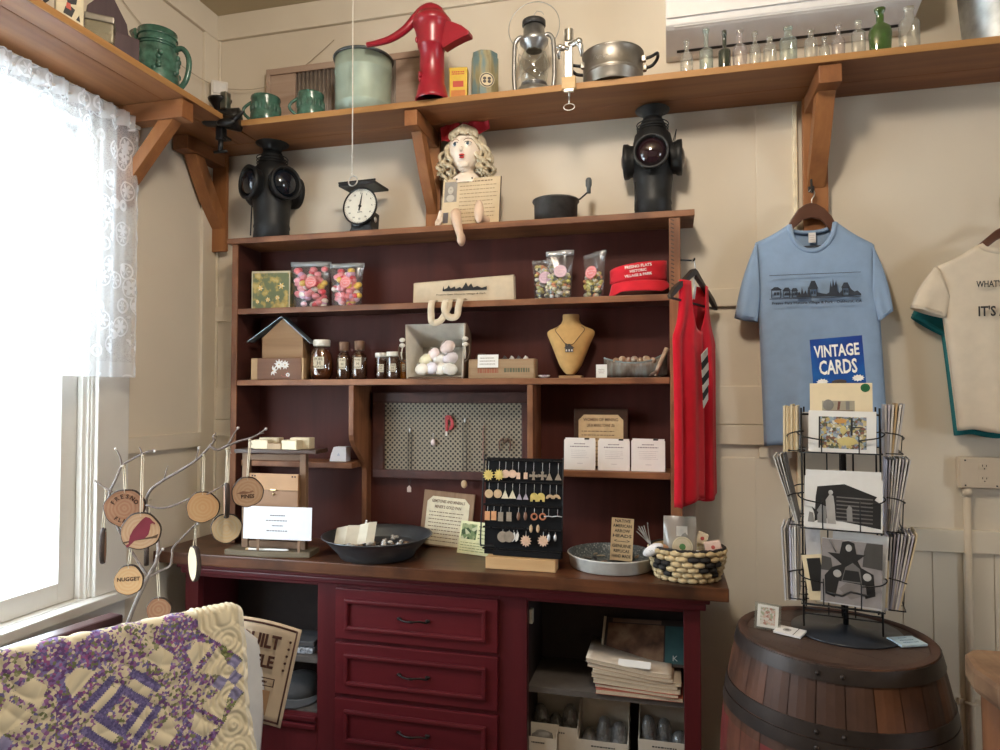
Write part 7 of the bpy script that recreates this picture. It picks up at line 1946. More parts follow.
def art_cabin(m, w_, h_, y):
    W = lambda a, b: (w_ * (a - .5), h_ * b)
    m.use(PB); qd(m, [W(.14, .12), W(.14, .22), W(.98, .08), W(.98, .55), W(.90, .62), W(.93, .68), W(.52, .88), W(.17, .80), W(.15, .60)], y)
    m.use(PG)
    for i in range(7): m.b2(W(.42, .16 + .075 * i)[:1] + (y - .0006,) + W(.42, .16 + .075 * i)[1:], W(.88, .165 + .075 * i)[:1] + (y - .0002,) + W(.88, .185 + .075 * i)[1:])
    m.use(PL); qd(m, [W(.31, .1), W(.42, .1), W(.40, .45), W(.38, .64), W(.33, .66), W(.28, .55)], y - .0005); m.ell((W(.345, .70)[0], y - .0006, W(.345, .70)[1]), (.006, .0006, .007))
    m.use(plain('photo_grey_', (.24, .23, .22), .5)); qd(m, [W(.18, .1), W(.3, .1), W(.29, .42), W(.22, .46), W(.17, .34)], y - .0005); qd(m, [W(.56, .18), W(.63, .18), W(.62, .44), W(.58, .48), W(.55, .4)], y - .0005); qd(m, [W(.05, .1), W(.14, .1), W(.12, .28), W(.07, .3)], y - .0004)
    m.use(PB); qd(m, [W(.10, .40), W(.19, .30), W(.15, .16), W(.13, .30)], y - .0006)
def art_car(m, w_, h_, y):
    W = lambda a, b: (w_ * (a - .5), h_ * b)
    m.use(plain('photo_sky', (.26, .235, .23), .5)); m.b2(W(.0, .02)[:1] + (y,) + W(0, .02)[1:], W(1, .99)[:1] + (y + .0003,) + W(1, .99)[1:])
    m.use(plain('photo_tree', (.07, .065, .06), .5)); qd(m, [W(.68, .62), W(1, .6), W(1, .99), W(.74, .99), W(.70, .85)], y - .0002); qd(m, [W(.0, .5), W(.2, .5), W(.16, .7), W(.0, .72)], y - .0002)
    m.use(PB); qd(m, [W(.1, .78), W(.30, .78), W(.34, .96), W(.44, .99), W(.54, .96), W(.58, .8), W(.72, .8), W(.6, .70), W(.66, .60), W(.86, .52), W(.90, .2), W(.74, .14), W(.70, .34), W(.30, .36), W(.24, .1), W(.08, .14), W(.06, .42), W(.18, .56), W(.34, .62), W(.26, .68)], y - .0005)
    m.use(PG); qd(m, [W(.34, .36), W(.68, .36), W(.64, .58), W(.52, .66), W(.40, .58)], y - .0008); m.use(PB); qd(m, [W(.36, .38), W(.66, .38), W(.62, .54), W(.40, .54)], y - .0010)
    m.use(PL); 
    for a in (.27, .76): m.cyl(.0105, 0, .0006, T(W(a, .47)[0], y - .001, W(a, .47)[1]) @ FR, 16)
    m.use(plain('photo_plate', (.20, .175, .165), .5)); qd(m, [W(.3, .24), W(.42, .34), W(.74, .34), W(.76, .2), W(.5, .1)], y - .0009)
    m.use(PB); m.tube([(W(.1, .16)[0], y - .001, W(.1, .16)[1]), (W(.35, .14)[0], y - .001, W(.35, .14)[1]), (W(.5, .22)[0], y - .001, W(.5, .22)[1]), (W(.8, .19)[0], y - .001, W(.8, .19)[1])], .003, 5)
    m.use(PL); m.ell((W(.45, .88)[0], y - .001, W(.45, .88)[1]), (.008, .0006, .010)); m.use(PG); m.tube([(W(.12, .98)[0], y - .001, W(.12, .98)[1]), (W(.24, .8)[0], y - .001, W(.24, .8)[1])], .002, 5)
def put(u0, u1, v0, v1, yl, lean=-6, roll=0):
    """rack-local placement + size from the pixel rectangle"""
    a = rl(u0, (v0 + v1) / 2, yl).x; b = rl(u1, (v0 + v1) / 2, yl).x
    z1_ = rl((u0 + u1) / 2, v0, yl).z; z0_ = rl((u0 + u1) / 2, v1, yl).z
    return T((a + b) / 2, yl, z0_) @ RX(lean) @ RY(roll), b - a, z1_ - z0_
fy = -.135
M, w_, h_ = put(810, 873, 383, 452, fy + .012, -3, 0); card('cream card with small porch picture and round green sticker', M, w_, h_, CCR, art_porch)
M, w_, h_ = put(808, 876, 411, 453, fy - .006, -3, 1); card('white-edged card with a colourful garden picture', M, w_, h_, CWH, art_garden)
M, w_, h_ = put(806, 882, 471, 531, fy + .015, -3, 0); card('plain cream card behind the black and white cabin card', M, w_, h_, CWH)
M, w_, h_ = put(803.5, 882, 478, 530, fy - .004, -3, 1.5); card('black and white photo card of a log cabin with people', M, w_, h_, CWH, art_cabin)
M, w_, h_ = put(828, 884, 533, 607, fy + .014, -3, 4); card('plain white card rising behind the old car card', M, w_, h_, CWH)
M, w_, h_ = put(820, 881, 541, 606, fy - .006, -3, 2); card('black and white photo card of an old car front', M, w_, h_, CGR, art_car)
M, w_, h_ = put(809, 832, 555, 600, fy + .006, -3, -9); card('small dark card leaning left of the old car card', M, w_, h_, CCR, lambda m, w_, h_, y: (m.use(PB), m.b2((-w_ * .3, y, h_ * .2), (w_ * .3, y + .0003, h_ * .92))))
M, w_, h_ = put(874, 887, 560, 607, fy + .022, -3, 3); card('narrow cream card edge right of the old car card', M, w_, h_, CCR)
M, w_, h_ = put(807, 822, 520, 580, fy + .025, -3, -2); card('pale card half hidden at left behind the tilted dark card', M, w_, h_, CGR)
M, w_, h_ = put(800, 812, 412, 450, .06, 0, 0); card('grey card glimpsed at the rear left of the top tier', M, w_, h_, CGR)
# side pockets: cards seen on edge
def sidepack(side, tier, ulist, v0, v1, stocks, what, lean):
    n = len(ulist)
    th_ = max(.0018, min(.0062, .85 * .0029 * min(abs(ulist[1][0] - ulist[0][0]), abs(ulist[1][1] - ulist[0][1]))))
    for i, (ut, ub) in enumerate(ulist):
        p1 = rlx((ut + ub) / 2, 500, 0)
        xt = rl(ut, v0, 0.0).x; xb = rl(ub, v1, 0.0).x
        z1_ = rl(ut, v0 + random.uniform(-1.5, 1.5), 0).z; z0_ = rl(ub, v1, 0).z
        L = math.hypot(xt - xb, z1_ - z0_); an = math.degrees(math.atan2(xt - xb, z1_ - z0_))
        M = T(xb, random.uniform(-.004, .004), z0_) @ RY(an) @ RZ(90)
        wd = .142 + random.uniform(-.006, .006)
        card('%s card in the rack %s, %s tier' % (what[i % len(what)], 'left side' if side < 0 else 'right side', tier), M, wd, L, stocks[i % len(stocks)], None, 'edge-on %s cards, rack %s side, %s tier' % (what[i % len(what)], 'left' if side < 0 else 'right', tier), th_)
sidepack(-1, 'top', [(785.5 + 2.4 * i, 785.5 + 2.4 * i) for i in range(6)], 405, 450, [CCR, CCR, plain('card_tan', (.50, .36, .20), .6), CCR], ['edge-on cream', 'edge-on cream', 'edge-on tan', 'edge-on cream'], 0)
sidepack(-1, 'middle', [(775 + 3.2 * i, 797 + .9 * i) for i in range(4)], 454, 520, [CWH, CGR, CWH, PG], ['leaning white', 'leaning grey', 'leaning white', 'leaning dark'], 0)
sidepack(-1, 'bottom', [(783 + 2.6 * i, 787 + 2.0 * i) for i in range(7)], 523, 594, [CGR, CWH, PG, CLI, CGR, CWH, PL], ['edge-on grey', 'edge-on white', 'edge-on dark', 'edge-on lilac', 'edge-on grey', 'edge-on white', 'edge-on pale grey'], 0)
sidepack(1, 'top', [(884 + 3.6 * i, 884 + 2.1 * i) for i in range(6)], 404, 454, [CGR, CLI, CWH, plain('card_tan', (.50, .36, .20), .6), CWH, CGR], ['fanned grey', 'fanned lilac', 'fanned white', 'fanned tan', 'fanned white', 'fanned grey'], 0)
sidepack(1, 'middle', [(885 + 3.3 * i, 884 + 1.5 * i) for i in range(8)], 457, 527, [CLI, CLI, CWH, CGR, CWH, CLI, CWH, CGR], ['fanned lilac', 'fanned lilac', 'fanned white', 'fanned grey', 'fanned white', 'fanned lilac', 'fanned white', 'fanned grey'], 0)
sidepack(1, 'bottom', [(886 + 3.6 * i, 884 + 1.6 * i) for i in range(9)], 531, 604, [CLI, CWH, CLI, CLI, CWH, CLI, CWH, CLI, CCR], ['fanned lilac', 'fanned white', 'fanned lilac', 'fanned lilac', 'fanned white', 'fanned lilac', 'fanned white', 'fanned lilac', 'fanned cream'], 0)
# topper sign
M, w_, h_ = put(813, 866, 337, 386, -.06, -4, -3.5)
e = thing('topper_sign', 'deep blue VINTAGE CARDS sign on top of the card rack', 'sign'); e.matrix_basis = MR @ M
BLS = cells('sign_blue', [(.3, (.01, .13, .36)), (.5, (.01, .05, .25)), (.7, (.02, .03, .20))], 5, .4, 'noise')
m = MB(BLS); m.b2((-w_ / 2, -.0012, 0), (w_ / 2, .0012, h_)); m.use(plain('sign_white', (.78, .76, .70), .5))
m.text('VINTAGE', h_ * .34, T(0, -.0016, h_ * .72) @ RZ(0) @ FR, width=w_ * .86, bold=.0012); m.text('CARDS', h_ * .40, T(-w_ * .0, -.0016, h_ * .38) @ FR, width=w_ * .72, bold=.0014)
for k in (-1, 1):
    x_ = k * w_ * .34 + .003
    pts = []
    for j in range(22): rr_ = (1.0 if j % 2 == 0 else .72); pts.append((x_ + .017 * rr_ * math.cos(2 * PI * j / 22), h_ * (.14 if k > 0 else .10) + .0105 * rr_ * math.sin(2 * PI * j / 22)))
    m.prism(pts, .0006, T(0, -.0016, 0) @ FR)
m.use(plain('mustache', (.05, .035, .03), .6)); m.ell((0, -.0016, h_ * .08), (.020, .0008, .008))
m.build('sign_board', e)
m = MB(BW_); m.tube([(0, .002, .002), (0, .03, -.02), (0, .058, -.05)], .0022, 6); m.build('sign_wire', e)

# little frames lying on the barrel
zb = BZ - .0048
P = atZ(767, 630, zb)
t = thing('photo_frame', 'small clear standing frame with flower print on the barrel', 'photo frame', (P.x, P.y, zb + .0008), rot=(R(-14), R(4), R(-6)))
w_, h_ = .074, .076
m = MB(clear('acrylic', (.92, .94, .93), .10, .05, .4, .1, (.5, .55, .5))); m.b2((-w_ / 2, -.004, 0), (w_ / 2, .004, h_), bev=.001); m.build('acrylic_block', t)
m = MB(plain('print_pale', (.62, .60, .55), .5)); m.b2((-w_ * .4, -.0055, h_ * .08), (w_ * .4, -.0045, h_ * .93)); m.use(cells('tiny_flowers', [(0, (.50, .46, .40)), (.4, (.34, .18, .14)), (.6, (.30, .32, .22)), (.8, (.48, .34, .28))], 160, .6)); m.b2((-w_ * .28, -.006, h_ * .18), (w_ * .28, -.0054, h_ * .84)); m.build('flower_print', t)
for (u, v, lb, rz_, mt, sz, ins) in ((790, 633, 'small white framed print lying flat near the standing frame', -28, PAPER, (.078, .056), 'frame_mark'), (907, 643, 'pale blue handwritten card pad lying at barrel right edge', 22, plain('paper_blue', (.50, .66, .78), .5), (.080, .062), 'blue')):
    P = atZ(u, v, zb + .003)
    t = thing('photo_frame' if ins == 'frame_mark' else 'note_card', lb, 'photo frame' if ins == 'frame_mark' else 'card', (P.x, P.y, zb + .0005), rot=(R(4 if ins != 'blue' else 1.5), 0, R(rz_)))
    m = MB(mt); m.b2((-sz[0] / 2, -sz[1] / 2, .0035), (sz[0] / 2, sz[1] / 2, .010), bev=.001)
    if ins == 'frame_mark':
        m.use(BLK); m.b2((sz[0] * .22, -sz[1] * .5, .0101), (sz[0] * .24, sz[1] * .5, .0106)); m.use(PL); m.cyl(.012, .0101, .0106, T(-.008, 0, 0), 14); m.use(PG); m.cyl(.006, .0107, .0110, T(-.008, 0, 0), 10)
    else:
        m.use(plain('ink_blue', (.10, .22, .36), .6))
        for k, s_ in enumerate((.03, .045, .05)): scribble(m, s_, .006, T(0, .018 - .016 * k, .0102), 1, 40 + k)
    m.build('pad', t)

# ================================================================ rough log table at the right edge
zt_ = .86
A, B, C_ = atZ(964, 653, zt_), atZ(970, 648.5, zt_), atZ(1003, 692, zt_)
LOG = wood('slab_wood', (.22, .12, .065), (.42, .27, .16), 1, .5, .6, .3, dirt=(.12, .06, .035))
t = thing('log_table', 'rough live-edge log table cut off by the right edge', 'table', (A.x + .25, A.y - .05, 0))
O_ = t.location
d = (C_ - A); d.z = 0
pts = [(A.x - O_.x, A.y - O_.y), (B.x - O_.x + .01, B.y - O_.y + .01), (B.x + .5 - O_.x, B.y - O_.y + .02), (B.x + .52 - O_.x, B.y - .5 - O_.y), (A.x + d.x * 1.9 - O_.x, A.y + d.y * 1.9 - O_.y), (A.x + d.x * 1.3 - O_.x - .012, A.y + d.y * 1.3 - O_.y), (A.x + d.x * .8 - O_.x + .006, A.y + d.y * .8 - O_.y), (A.x + d.x * .4 - O_.x - .010, A.y + d.y * .4 - O_.y)]
m = MB(LOG); m.prism(pts, .062, T(0, 0, zt_ - .031), bev=.014); m.build('slab_top', t)
p = atZ(992, 700, zt_ - .07)
m = MB(wood('log_leg', (.17, .065, .03), (.30, .13, .06), 2, .5, .55, .3), smooth=True)
lx_, ly_ = p.x + .055 - O_.x, p.y + .04 - O_.y
m.lathe([(.062, 0), (.06, .2), (.056, .5), (.058, .7), (.06, zt_ - .0625)], 16, T(lx_, ly_, 0)); m.build('leg', t)
m = MB(MATS['log_leg'], smooth=True); m.lathe([(.062, 0), (.056, .5), (.06, zt_ - .0625)], 16, T(lx_ + .34, ly_ - .2, 0)); m.build('leg', t)
m = MB(MATS['log_leg'], smooth=True); m.lathe([(.062, 0), (.056, .5), (.06, zt_ - .0625)], 16, T(lx_ + .36, ly_ - .0, 0)); m.build('leg', t)
# ================================================================ lace curtain
def lace():
    m, nt, b, o = _new('lace'); nt.nodes.remove(b)
    tc = nd(nt, 'ShaderNodeTexCoord'); sp = nd(nt, 'ShaderNodeSeparateXYZ'); nt.links.new(tc.outputs['UV'], sp.inputs[0])
    L = nt.links.new
    def math_(op, a, c=None, k=None):
        n = nd(nt, 'ShaderNodeMath', operation=op)
        L(a, n.inputs[0])
        if c is not None: L(c, n.inputs[1])
        elif k is not None: n.inputs[1].default_value = k
        return n.outputs[0]
    # flowers: petalled blobs at scattered centres
    v1 = nd(nt, 'ShaderNodeTexVoronoi', Scale=13.0, Randomness=.75); L(tc.outputs['UV'], v1.inputs['Vector'])
    sub_ = nd(nt, 'ShaderNodeVectorMath', operation='SUBTRACT'); mp = nd(nt, 'ShaderNodeVectorMath', operation='SCALE'); mp.inputs['Scale'].default_value = 1.0
    L(tc.outputs['UV'], sub_.inputs[0]); L(v1.outputs['Position'], sub_.inputs[1])
    s2 = nd(nt, 'ShaderNodeSeparateXYZ'); L(sub_.outputs[0], s2.inputs[0])
    an = math_('ARCTAN2', s2.outputs['X'], s2.outputs['Y'])
    pet = math_('ABSOLUTE', math_('SINE', math_('MULTIPLY', an, k=3.0)))
    rad = math_('MULTIPLY_ADD', pet, k=.20); rad.node.inputs[2].default_value = .20
    inside = math_('LESS_THAN', v1.outputs['Distance'], rad)
    core = math_('GREATER_THAN', v1.outputs['Distance'], k=.075)
    flower = math_('MULTIPLY', inside, core)
    ring = math_('LESS_THAN', math_('ABSOLUTE', math_('SUBTRACT', v1.outputs['Distance'], k=.47)), k=.035)
    # fine net
    v2 = nd(nt, 'ShaderNodeTexVoronoi', Scale=150.0, feature='DISTANCE_TO_EDGE'); L(tc.outputs['UV'], v2.inputs['Vector'])
    net = math_('LESS_THAN', v2.outputs['Distance'], k=.14)
    n3 = nd(nt, 'ShaderNodeTexNoise', Scale=16.0, Detail=3.0); L(tc.outputs['UV'], n3.inputs['Vector'])
    leafy = math_('GREATER_THAN', n3.outputs['Fac'], k=.66)
    solid = math_('MAXIMUM', math_('MAXIMUM', flower, ring), leafy)
    # denser hem and edge bands painted in v (stitched)
    hem = math_('LESS_THAN', sp.outputs['Y'], k=.055)
    a0 = math_('MULTIPLY_ADD', net, k=.16); a0.node.inputs[2].default_value = .34
    a1 = math_('MAXIMUM', math_('MULTIPLY', solid, k=.82), a0)
    a2 = math_('MAXIMUM', a1, math_('MULTIPLY', hem, k=.55))
    al = math_('MAXIMUM', a2, k=.14) if False else a2
    df = nd(nt, 'ShaderNodeBsdfDiffuse'); df.inputs['Color'].default_value = (.80, .80, .82, 1)
    tr = nd(nt, 'ShaderNodeBsdfTranslucent'); tr.inputs['Color'].default_value = (.72, .75, .80, 1)
    mx = nd(nt, 'ShaderNodeMixShader'); mx.inputs[0].default_value = .45; L(df.outputs[0], mx.inputs[1]); L(tr.outputs[0], mx.inputs[2])
    tp = nd(nt, 'ShaderNodeBsdfTransparent')
    m2 = nd(nt, 'ShaderNodeMixShader'); L(al, m2.inputs[0]); L(tp.outputs[0], m2.inputs[1]); L(mx.outputs[0], m2.inputs[2])
    L(m2.outputs[0], o.inputs['Surface'])
    return m
LACE = lace()
cy0, cy1 = -1.95, -.548; czt, czb = 2.560, 1.585
t = thing('lace_curtain', 'white lace curtain covering the upper half of the window', 'curtain', (.08, (cy0 + cy1) / 2, czb))
def sheet(name, y0, y1, z0, z1, amp, per, xoff, hem=0, scal=0.0):
    me = bpy.data.meshes.new(name); bm = bmesh.new(); uvl = bm.loops.layers.uv.new('uv'); nu, nv = 150, 50; V = []
    for j in range(nv + 1):
        b = j / nv
        for i in range(nu + 1):
            a = i / nu; y = y0 + (y1 - y0) * a
            if a > .985: y += scal * math.sin(b * 60) * .5
            x = xoff + amp * math.sin(y * per) * (.5 + .5 * b * 0 + .5 * (1 - b)) + .35 * amp * math.sin(y * per * 2.3 + 1)
            z = z0 + (z1 - z0) * b
            V.append((bm.verts.new((x, y - (cy0 + cy1) / 2, z - czb)), (y * 1.35, z - z0)))
    for j in range(nv):
        for i in range(nu):
            ids = [j * (nu + 1) + i, j * (nu + 1) + i + 1, (j + 1) * (nu + 1) + i + 1, (j + 1) * (nu + 1) + i]
            f = bm.faces.new([V[k][0] for k in ids]); f.smooth = True
            for l, k in zip(f.loops, ids): l[uvl].uv = V[k][1]
    bm.to_mesh(me); bm.free(); me.materials.append(LACE)
    o = bpy.data.objects.new(name, me); C.objects.link(o); o.parent = t; return o
sheet('lace_panel', cy0, cy1, czb, czt - .03, .012, 52, -.004, scal=.012)
sheet('gathered_header', cy0, cy1 - .05, czt - .06, czt, .016, 95, .022)
m = MB(WINW, smooth=True); m.tube([(0.008, cy0 - (cy0 + cy1) / 2 - .02, czt - .03 - czb), (.008, cy1 - (cy0 + cy1) / 2 - .012, czt - .03 - czb)], .006, 8)
m.tube([(.008, cy1 - (cy0 + cy1) / 2 - .012, czt - .03 - czb), (-.055, cy1 - (cy0 + cy1) / 2 - .012, czt - .03 - czb)], .005, 8); m.build('curtain_rod', t)

# ================================================================ dark wooden bench rail below the window
A = atT(113, 613, 2.10); B = atT(0, 652, 1.80)
zr = (A.z + B.z) / 2; A.z = B.z = zr; d = (B - A).normalized(); B = A + d * 1.25
ang = math.degrees(math.atan2(d.y, d.x)); L = 1.25
BEN = wood('bench_plum', (.055, .025, .028), (.095, .045, .048), 0, .7, .3, .08)
BENZ = wood('bench_plum_z', (.055, .025, .028), (.095, .045, .048), 2, .7, .3, .08)
t = thing('bench', 'dark plum wooden bench back under the window, behind the quilt', 'bench', (A.x, A.y, 0), ang)
m = MB(BEN); m.b2((-.015, -.028, zr - .028), (L, .028, zr), bev=.008); m.build('top_rail', t)
for x in (.03, L - .05):
    m = MB(BENZ); m.b2((x, -.02, 0), (x + .045, .02, zr - .0285), bev=.004); m.build('post', t)
for k in range(9):
    x = .14 + .115 * k
    m = MB(BENZ); m.b2((x, -.008, .45), (x + .03, .008, zr - .0285), bev=.002); m.build('back_slat', t)
m = MB(BEN); m.b2((.03, -.0, .40), (L, .30, .43), bev=.006) if False else m.b2((.076, -.015, .40), (L - .051, .015, .449), bev=.004); m.build('lower_rail', t)

# ================================================================ quilt on its rack
TR = atT(238, 600, 1.86); TL = atT(-2, 662, 1.50)
zq = (TR.z + TL.z) / 2
TR.z = TL.z = zq
ax = (TL - TR); Lq = ax.length; ax.normalize()
Lfull = Lq + .55
nrm = ax.cross(Vector((0, 0, 1))).normalized()
if nrm.dot(CAM - TR) < 0: nrm = -nrm
rotq = math.degrees(math.atan2(-ax.y, -ax.x))           # local +x runs to the right end
QC = [plain('quilt_cream', (.74, .65, .46), .9, var=.05, scale=9), None, None, None, None, None]
def qfloral(name, stops, sc): return cells(name, stops, sc * 1.75, .9)
FLO = qfloral('quilt_floral', [(0, (.66, .58, .42)), (.36, (.17, .19, .09)), (.46, (.30, .30, .17)), (.54, (.17, .08, .22)), (.66, (.30, .13, .32)), (.75, (.17, .14, .32)), (.82, (.62, .54, .40)), (.94, (.40, .26, .44))], 85)
FLO2 = qfloral('quilt_pansy', [(0, (.16, .08, .22)), (.20, (.27, .15, .38)), (.36, (.32, .10, .26)), (.46, (.20, .22, .11)), (.56, (.24, .20, .42)), (.68, (.62, .54, .42)), (.88, (.14, .12, .28))], 95)
PUR = qfloral('quilt_purple', [(0, (.115, .095, .235)), (.45, (.16, .135, .30)), (.8, (.21, .18, .37))], 130)
LILQ = plain('quilt_lavender', (.27, .25, .42), .9, var=.15, scale=60)
GRN_ = qfloral('quilt_green', [(0, (.16, .19, .08)), (.4, (.30, .30, .14)), (.7, (.60, .54, .34)), (.85, (.28, .12, .30))], 90)
CRM = QC[0]
CRM2 = plain('quilt_cream_pale', (.80, .74, .60), .9, var=.05, scale=9)
PALS = [CRM, FLO, FLO2, PUR, LILQ, GRN_, CRM2]
U = .0400
PQ = 4.7
x0c, z0c = -.300, -.170              # centre of the big block from the right end / top edge
def qmat(X, Z):
    # X: 0 at right end going negative to the left; Z: 0 at top going negative
    if X > -.012: return 6
    px, pz = (X - x0c) / U, (Z - z0c) / U
    u, v = (px + pz) / 1.4142, (px - pz) / 1.4142
    if u > PQ + 1.1 or v > PQ + 1.1: return 0
    i, j = math.floor(u / PQ + .5), math.floor(v / PQ + .5)
    uu, vv = u - i * PQ, v - j * PQ
    r = max(abs(uu), abs(vv)); mn = min(abs(uu), abs(vv))
    chk = (math.floor((uu + 1.05) / .7) + math.floor((vv + 1.05) / .7)) % 2
    if (i + j) % 2 == 0:
        if ((i + j) // 2) % 2 == 0:            # big framed block
            if r < .62: return 1
            if r < 1.08: return 3
            if r < 1.55: return 0 if mn < .72 else 1
            if r < 2.0: return 3 if mn < 1.1 else 1
            return 1
        if r < 1.05: return 4 if chk == 0 else 0   # nine-patch
        return 0 if mn < (r - .2) * .42 else (1 if (uu * vv > 0) else 5)
    if r < 1.0: return 2
    if r < 2.0 and mn < r * .45: return 0
    return 2 if uu + vv > 0 else 1
t = thing('quilt', 'floral purple and cream patchwork quilt draped over a rack', 'quilt', (TR.x, TR.y, 0), rotq)
rs = random.Random(2)
def qpos(X, s):
    """s: metres along the cloth from the fold, positive to the front"""
    fold = .016
    if s >= 0: y = -.022 - .17 * s - .03 * s * s; z = zq - .006 - .98 * s + .004 * math.cos(X * 30)
    else: y = .020 - .03 * s * -1 * 0 + .06 * (-s); z = zq - .006 + .98 * s
    if abs(s) < .022:
        an = s / .022 * PI / 2; y = -.022 * math.sin(an) ; z = zq - .006 + .018 * math.cos(an)
    return y, z
def puff(X, Z):
    f = abs(math.sin(X * 62 + 3 * math.sin(Z * 24))) * abs(math.sin(Z * 62 + 3 * math.sin(X * 24)))
    g = 0
    if X > -.12: g = abs(math.sin((math.hypot((X + .05), ((Z + 9) % .07) - .035)) * 210)) * .8
    return .006 * (f ** .5 + g - .5)
nx, nz = 560, 230
x_lo, s_lo, s_hi = -Lfull, -.30, .56
def qv(a, b):
    X = x_lo + (-x_lo) * a; s = s_lo + (s_hi - s_lo) * b
    y, z = qpos(X, s)
    z += -.012 * (1 - min(1, abs(X) / .05)) ** 2 if abs(X) < .05 else 0
    Z = -abs(s)
    p = puff(X, Z)
    return (X + .10 * max(0, s) * (1 if X > -.3 else max(0, 1 + (X + .3) / .3)) * .45 + .004 * math.sin(s * 20), y - p if s >= 0 else y + p, z + p * .4)
m = MB(*PALS, smooth=True)
m.grid(nx, nz, qv, mat=lambda a, b: qmat(x_lo * (1 - a), -(s_lo + (s_hi - s_lo) * b)) if (s_lo + (s_hi - s_lo) * b) > -.012 else 6)
m.build('patchwork', t)
BACKQ = plain('quilt_backing', (.66, .66, .66), .9, var=.03)
m = MB(BACKQ, smooth=True)      # white backing lapping out past the right end
m.grid(10, 24, lambda a, b: (-.012 + a * (.020 + .105 * min(1, b * 9) - .055 * b), .020 + .02 * a - .10 * b * (1 - .55 * a), zq - .006 - .10 * a * (1 - b) ** 2 - .50 * b + .012 * (1 - b) * (1 - a)))
m.build('backing', t, solid=.004)
rk = thing('quilt_rack', 'wooden quilt rack hidden under the draped quilt', 'rack', (TR.x, TR.y, 0), rotq)
m = MB(DWOOD, smooth=True); m.tube([(-Lfull + .02, 0, zq - .022), (-.015, 0, zq - .022)], .010, 10); m.build('rail', rk)
for x in (-Lfull + .03, -.03):
    m = MB(DWOOD); m.b2((x - .012, -.010, 0), (x + .012, .010, zq - .033), bev=.003); m.build('post', rk)
    m = MB(DWOOD); m.b2((x - .014, -.10, 0), (x + .014, -.0105, .03), bev=.003); m.b2((x - .014, .0105, 0), (x + .014, .10, .03), bev=.003); m.build('foot', rk)

# raffle sign behind the quilt's right end
P = atT(281.5, 677, 1.93)
s = 1.93 / F
t = thing('raffle_sign', 'tan QUILT RAFFLE poster with brown border behind the quilt edge', 'sign', (P.x, P.y, P.z), rot=(0, R(12), R(14)))
w_, h_ = .235, 99 * s
xr, xl = .028, .028 - w_
KR = plain('poster_tan', (.60, .47, .33), .6, var=.03); BRN = plain('poster_brown', (.075, .025, .018), .6, var=.05); TANB = plain('poster_mid', (.36, .21, .11), .6, var=.1)
def pv(a, b, off=0, e=0): 
    x = xl - e + (w_ + 2 * e) * a; return (x, off - .022 * math.sin(PI * (.2 + .8 * a)) * .6, (b - .5) * (h_ + 2 * e) + .012 * math.sin(PI * a) * (1 if b > .5 else .9))
m = MB(KR, smooth=True); m.grid(20, 10, lambda a, b: pv(a, b, 0))
m.use(BRN)
def strip(a0, a1, b0, b1, off=-.0008): m.grid(16, 4, lambda a, b: pv(a0 + (a1 - a0) * a, b0 + (b1 - b0) * b, off))
strip(.03, .965, .955, .975); strip(.03, .965, .025, .045); strip(.945, .965, .025, .975); strip(.03, .05, .025, .975)
def onp(a, b): q = pv(a, b, -.0012); return T(*q)
m.sm = False
m.text('QUILT', .052, T(xr - .048 - .060, -.0150, h_ * .335) @ FR, width=.120, bold=.0014); m.text('RAFFLE', .047, T(xr - .056 - .060, -.0150, h_ * .135) @ FR, width=.120, bold=.0012)
for k in range(5): m.cyl(.0032, 0, .0008, T(xr - .022 - .001 * k, -.0035 - .004, h_ * (.365 - .072 * k)) @ FR, 8)
m.use(TANB); m.b2((xr - .16, -.0152, -h_ * .38), (xr - .048, -.0142, -h_ * .14)); m.use(BRN); 
for p0, p1 in (((xr - .16, -h_ * .095), (xr - .042, -h_ * .09)), ((xr - .16, -h_ * .02), (xr - .042, -h_ * .015)), ((xr - .044, -h_ * .095), (xr - .042, -h_ * .015))): m.b2((p0[0], -.0150, p0[1]), (p1[0], -.0144, p1[1]))
scribble(m, .05, .008, T(xr - .088, -.0148, -h_ * .055) @ FR, 1, 52)
m.build('poster', t, solid=.0012)
m = MB(LWOOD); m.b2((-.175, .010, -P.z + .05), (-.165, .016, h_ * .2)); pst = m.build('poster_stake', t); pst.rotation_euler = (0, R(-12), 0); pst.matrix_parent_inverse = Matrix.Identity(4)

# ================================================================ twig tree with wood-slice ornaments
T0 = 2.02
base = atT(128, 640, T0)
CRZ = .46
t = thing('twig_tree', 'bare branching twig in a crock holding wood slice ornaments', 'branch', (base.x, base.y, 0))
m = MB(plain('crock_grey', (.30, .28, .25), .4), smooth=True); m.lathe([(0, 0), (.05, 0), (.06, .01), (.064, .3), (.058, .34), (.062, .36), (.052, .36), (.05, .3), (.05, .02), (0, .02)], 24); m.build('crock', t)
TW = wood('twig_bark', (.13, .10, .09), (.30, .25, .23), 2, 2.0, .7, .3)
m = MB(TW, smooth=True)
def tp(u, v, dt=0.0): return atT(u, v, T0 + dt) - t.location
def twig(pts, r0, r1):
    q = smoothpath([tp(*p) for p in pts], 4); n = len(q); m.tube(q, [r0 + (r1 - r0) * i / (n - 1) for i in range(n)], 7)
b0 = base - t.location
m.tube(smoothpath([(0, 0, .05), (.005, 0, .3), (b0.x * .5, 0, b0.z - .08), tp(122, 640)], 4), .010, 7)
twig([(122, 640), (134, 607), (148, 577), (157, 560), (158, 540, .05), (152, 520, .05), (146, 505, .03), (150, 491), (164, 480), (183, 469), (199, 458), (210, 446), (215, 440)], .0062, .003)
twig([(215, 440), (213, 437), (216, 433)], .003, .0018); twig([(210, 446), (218, 450), (227, 446), (240, 441), (251, 438), (259, 434), (266, 429)], .0042, .0022)
twig([(227, 446), (231, 440), (234, 434), (238, 428)], .003, .0018); twig([(259, 434), (264, 433)], .002, .0015)
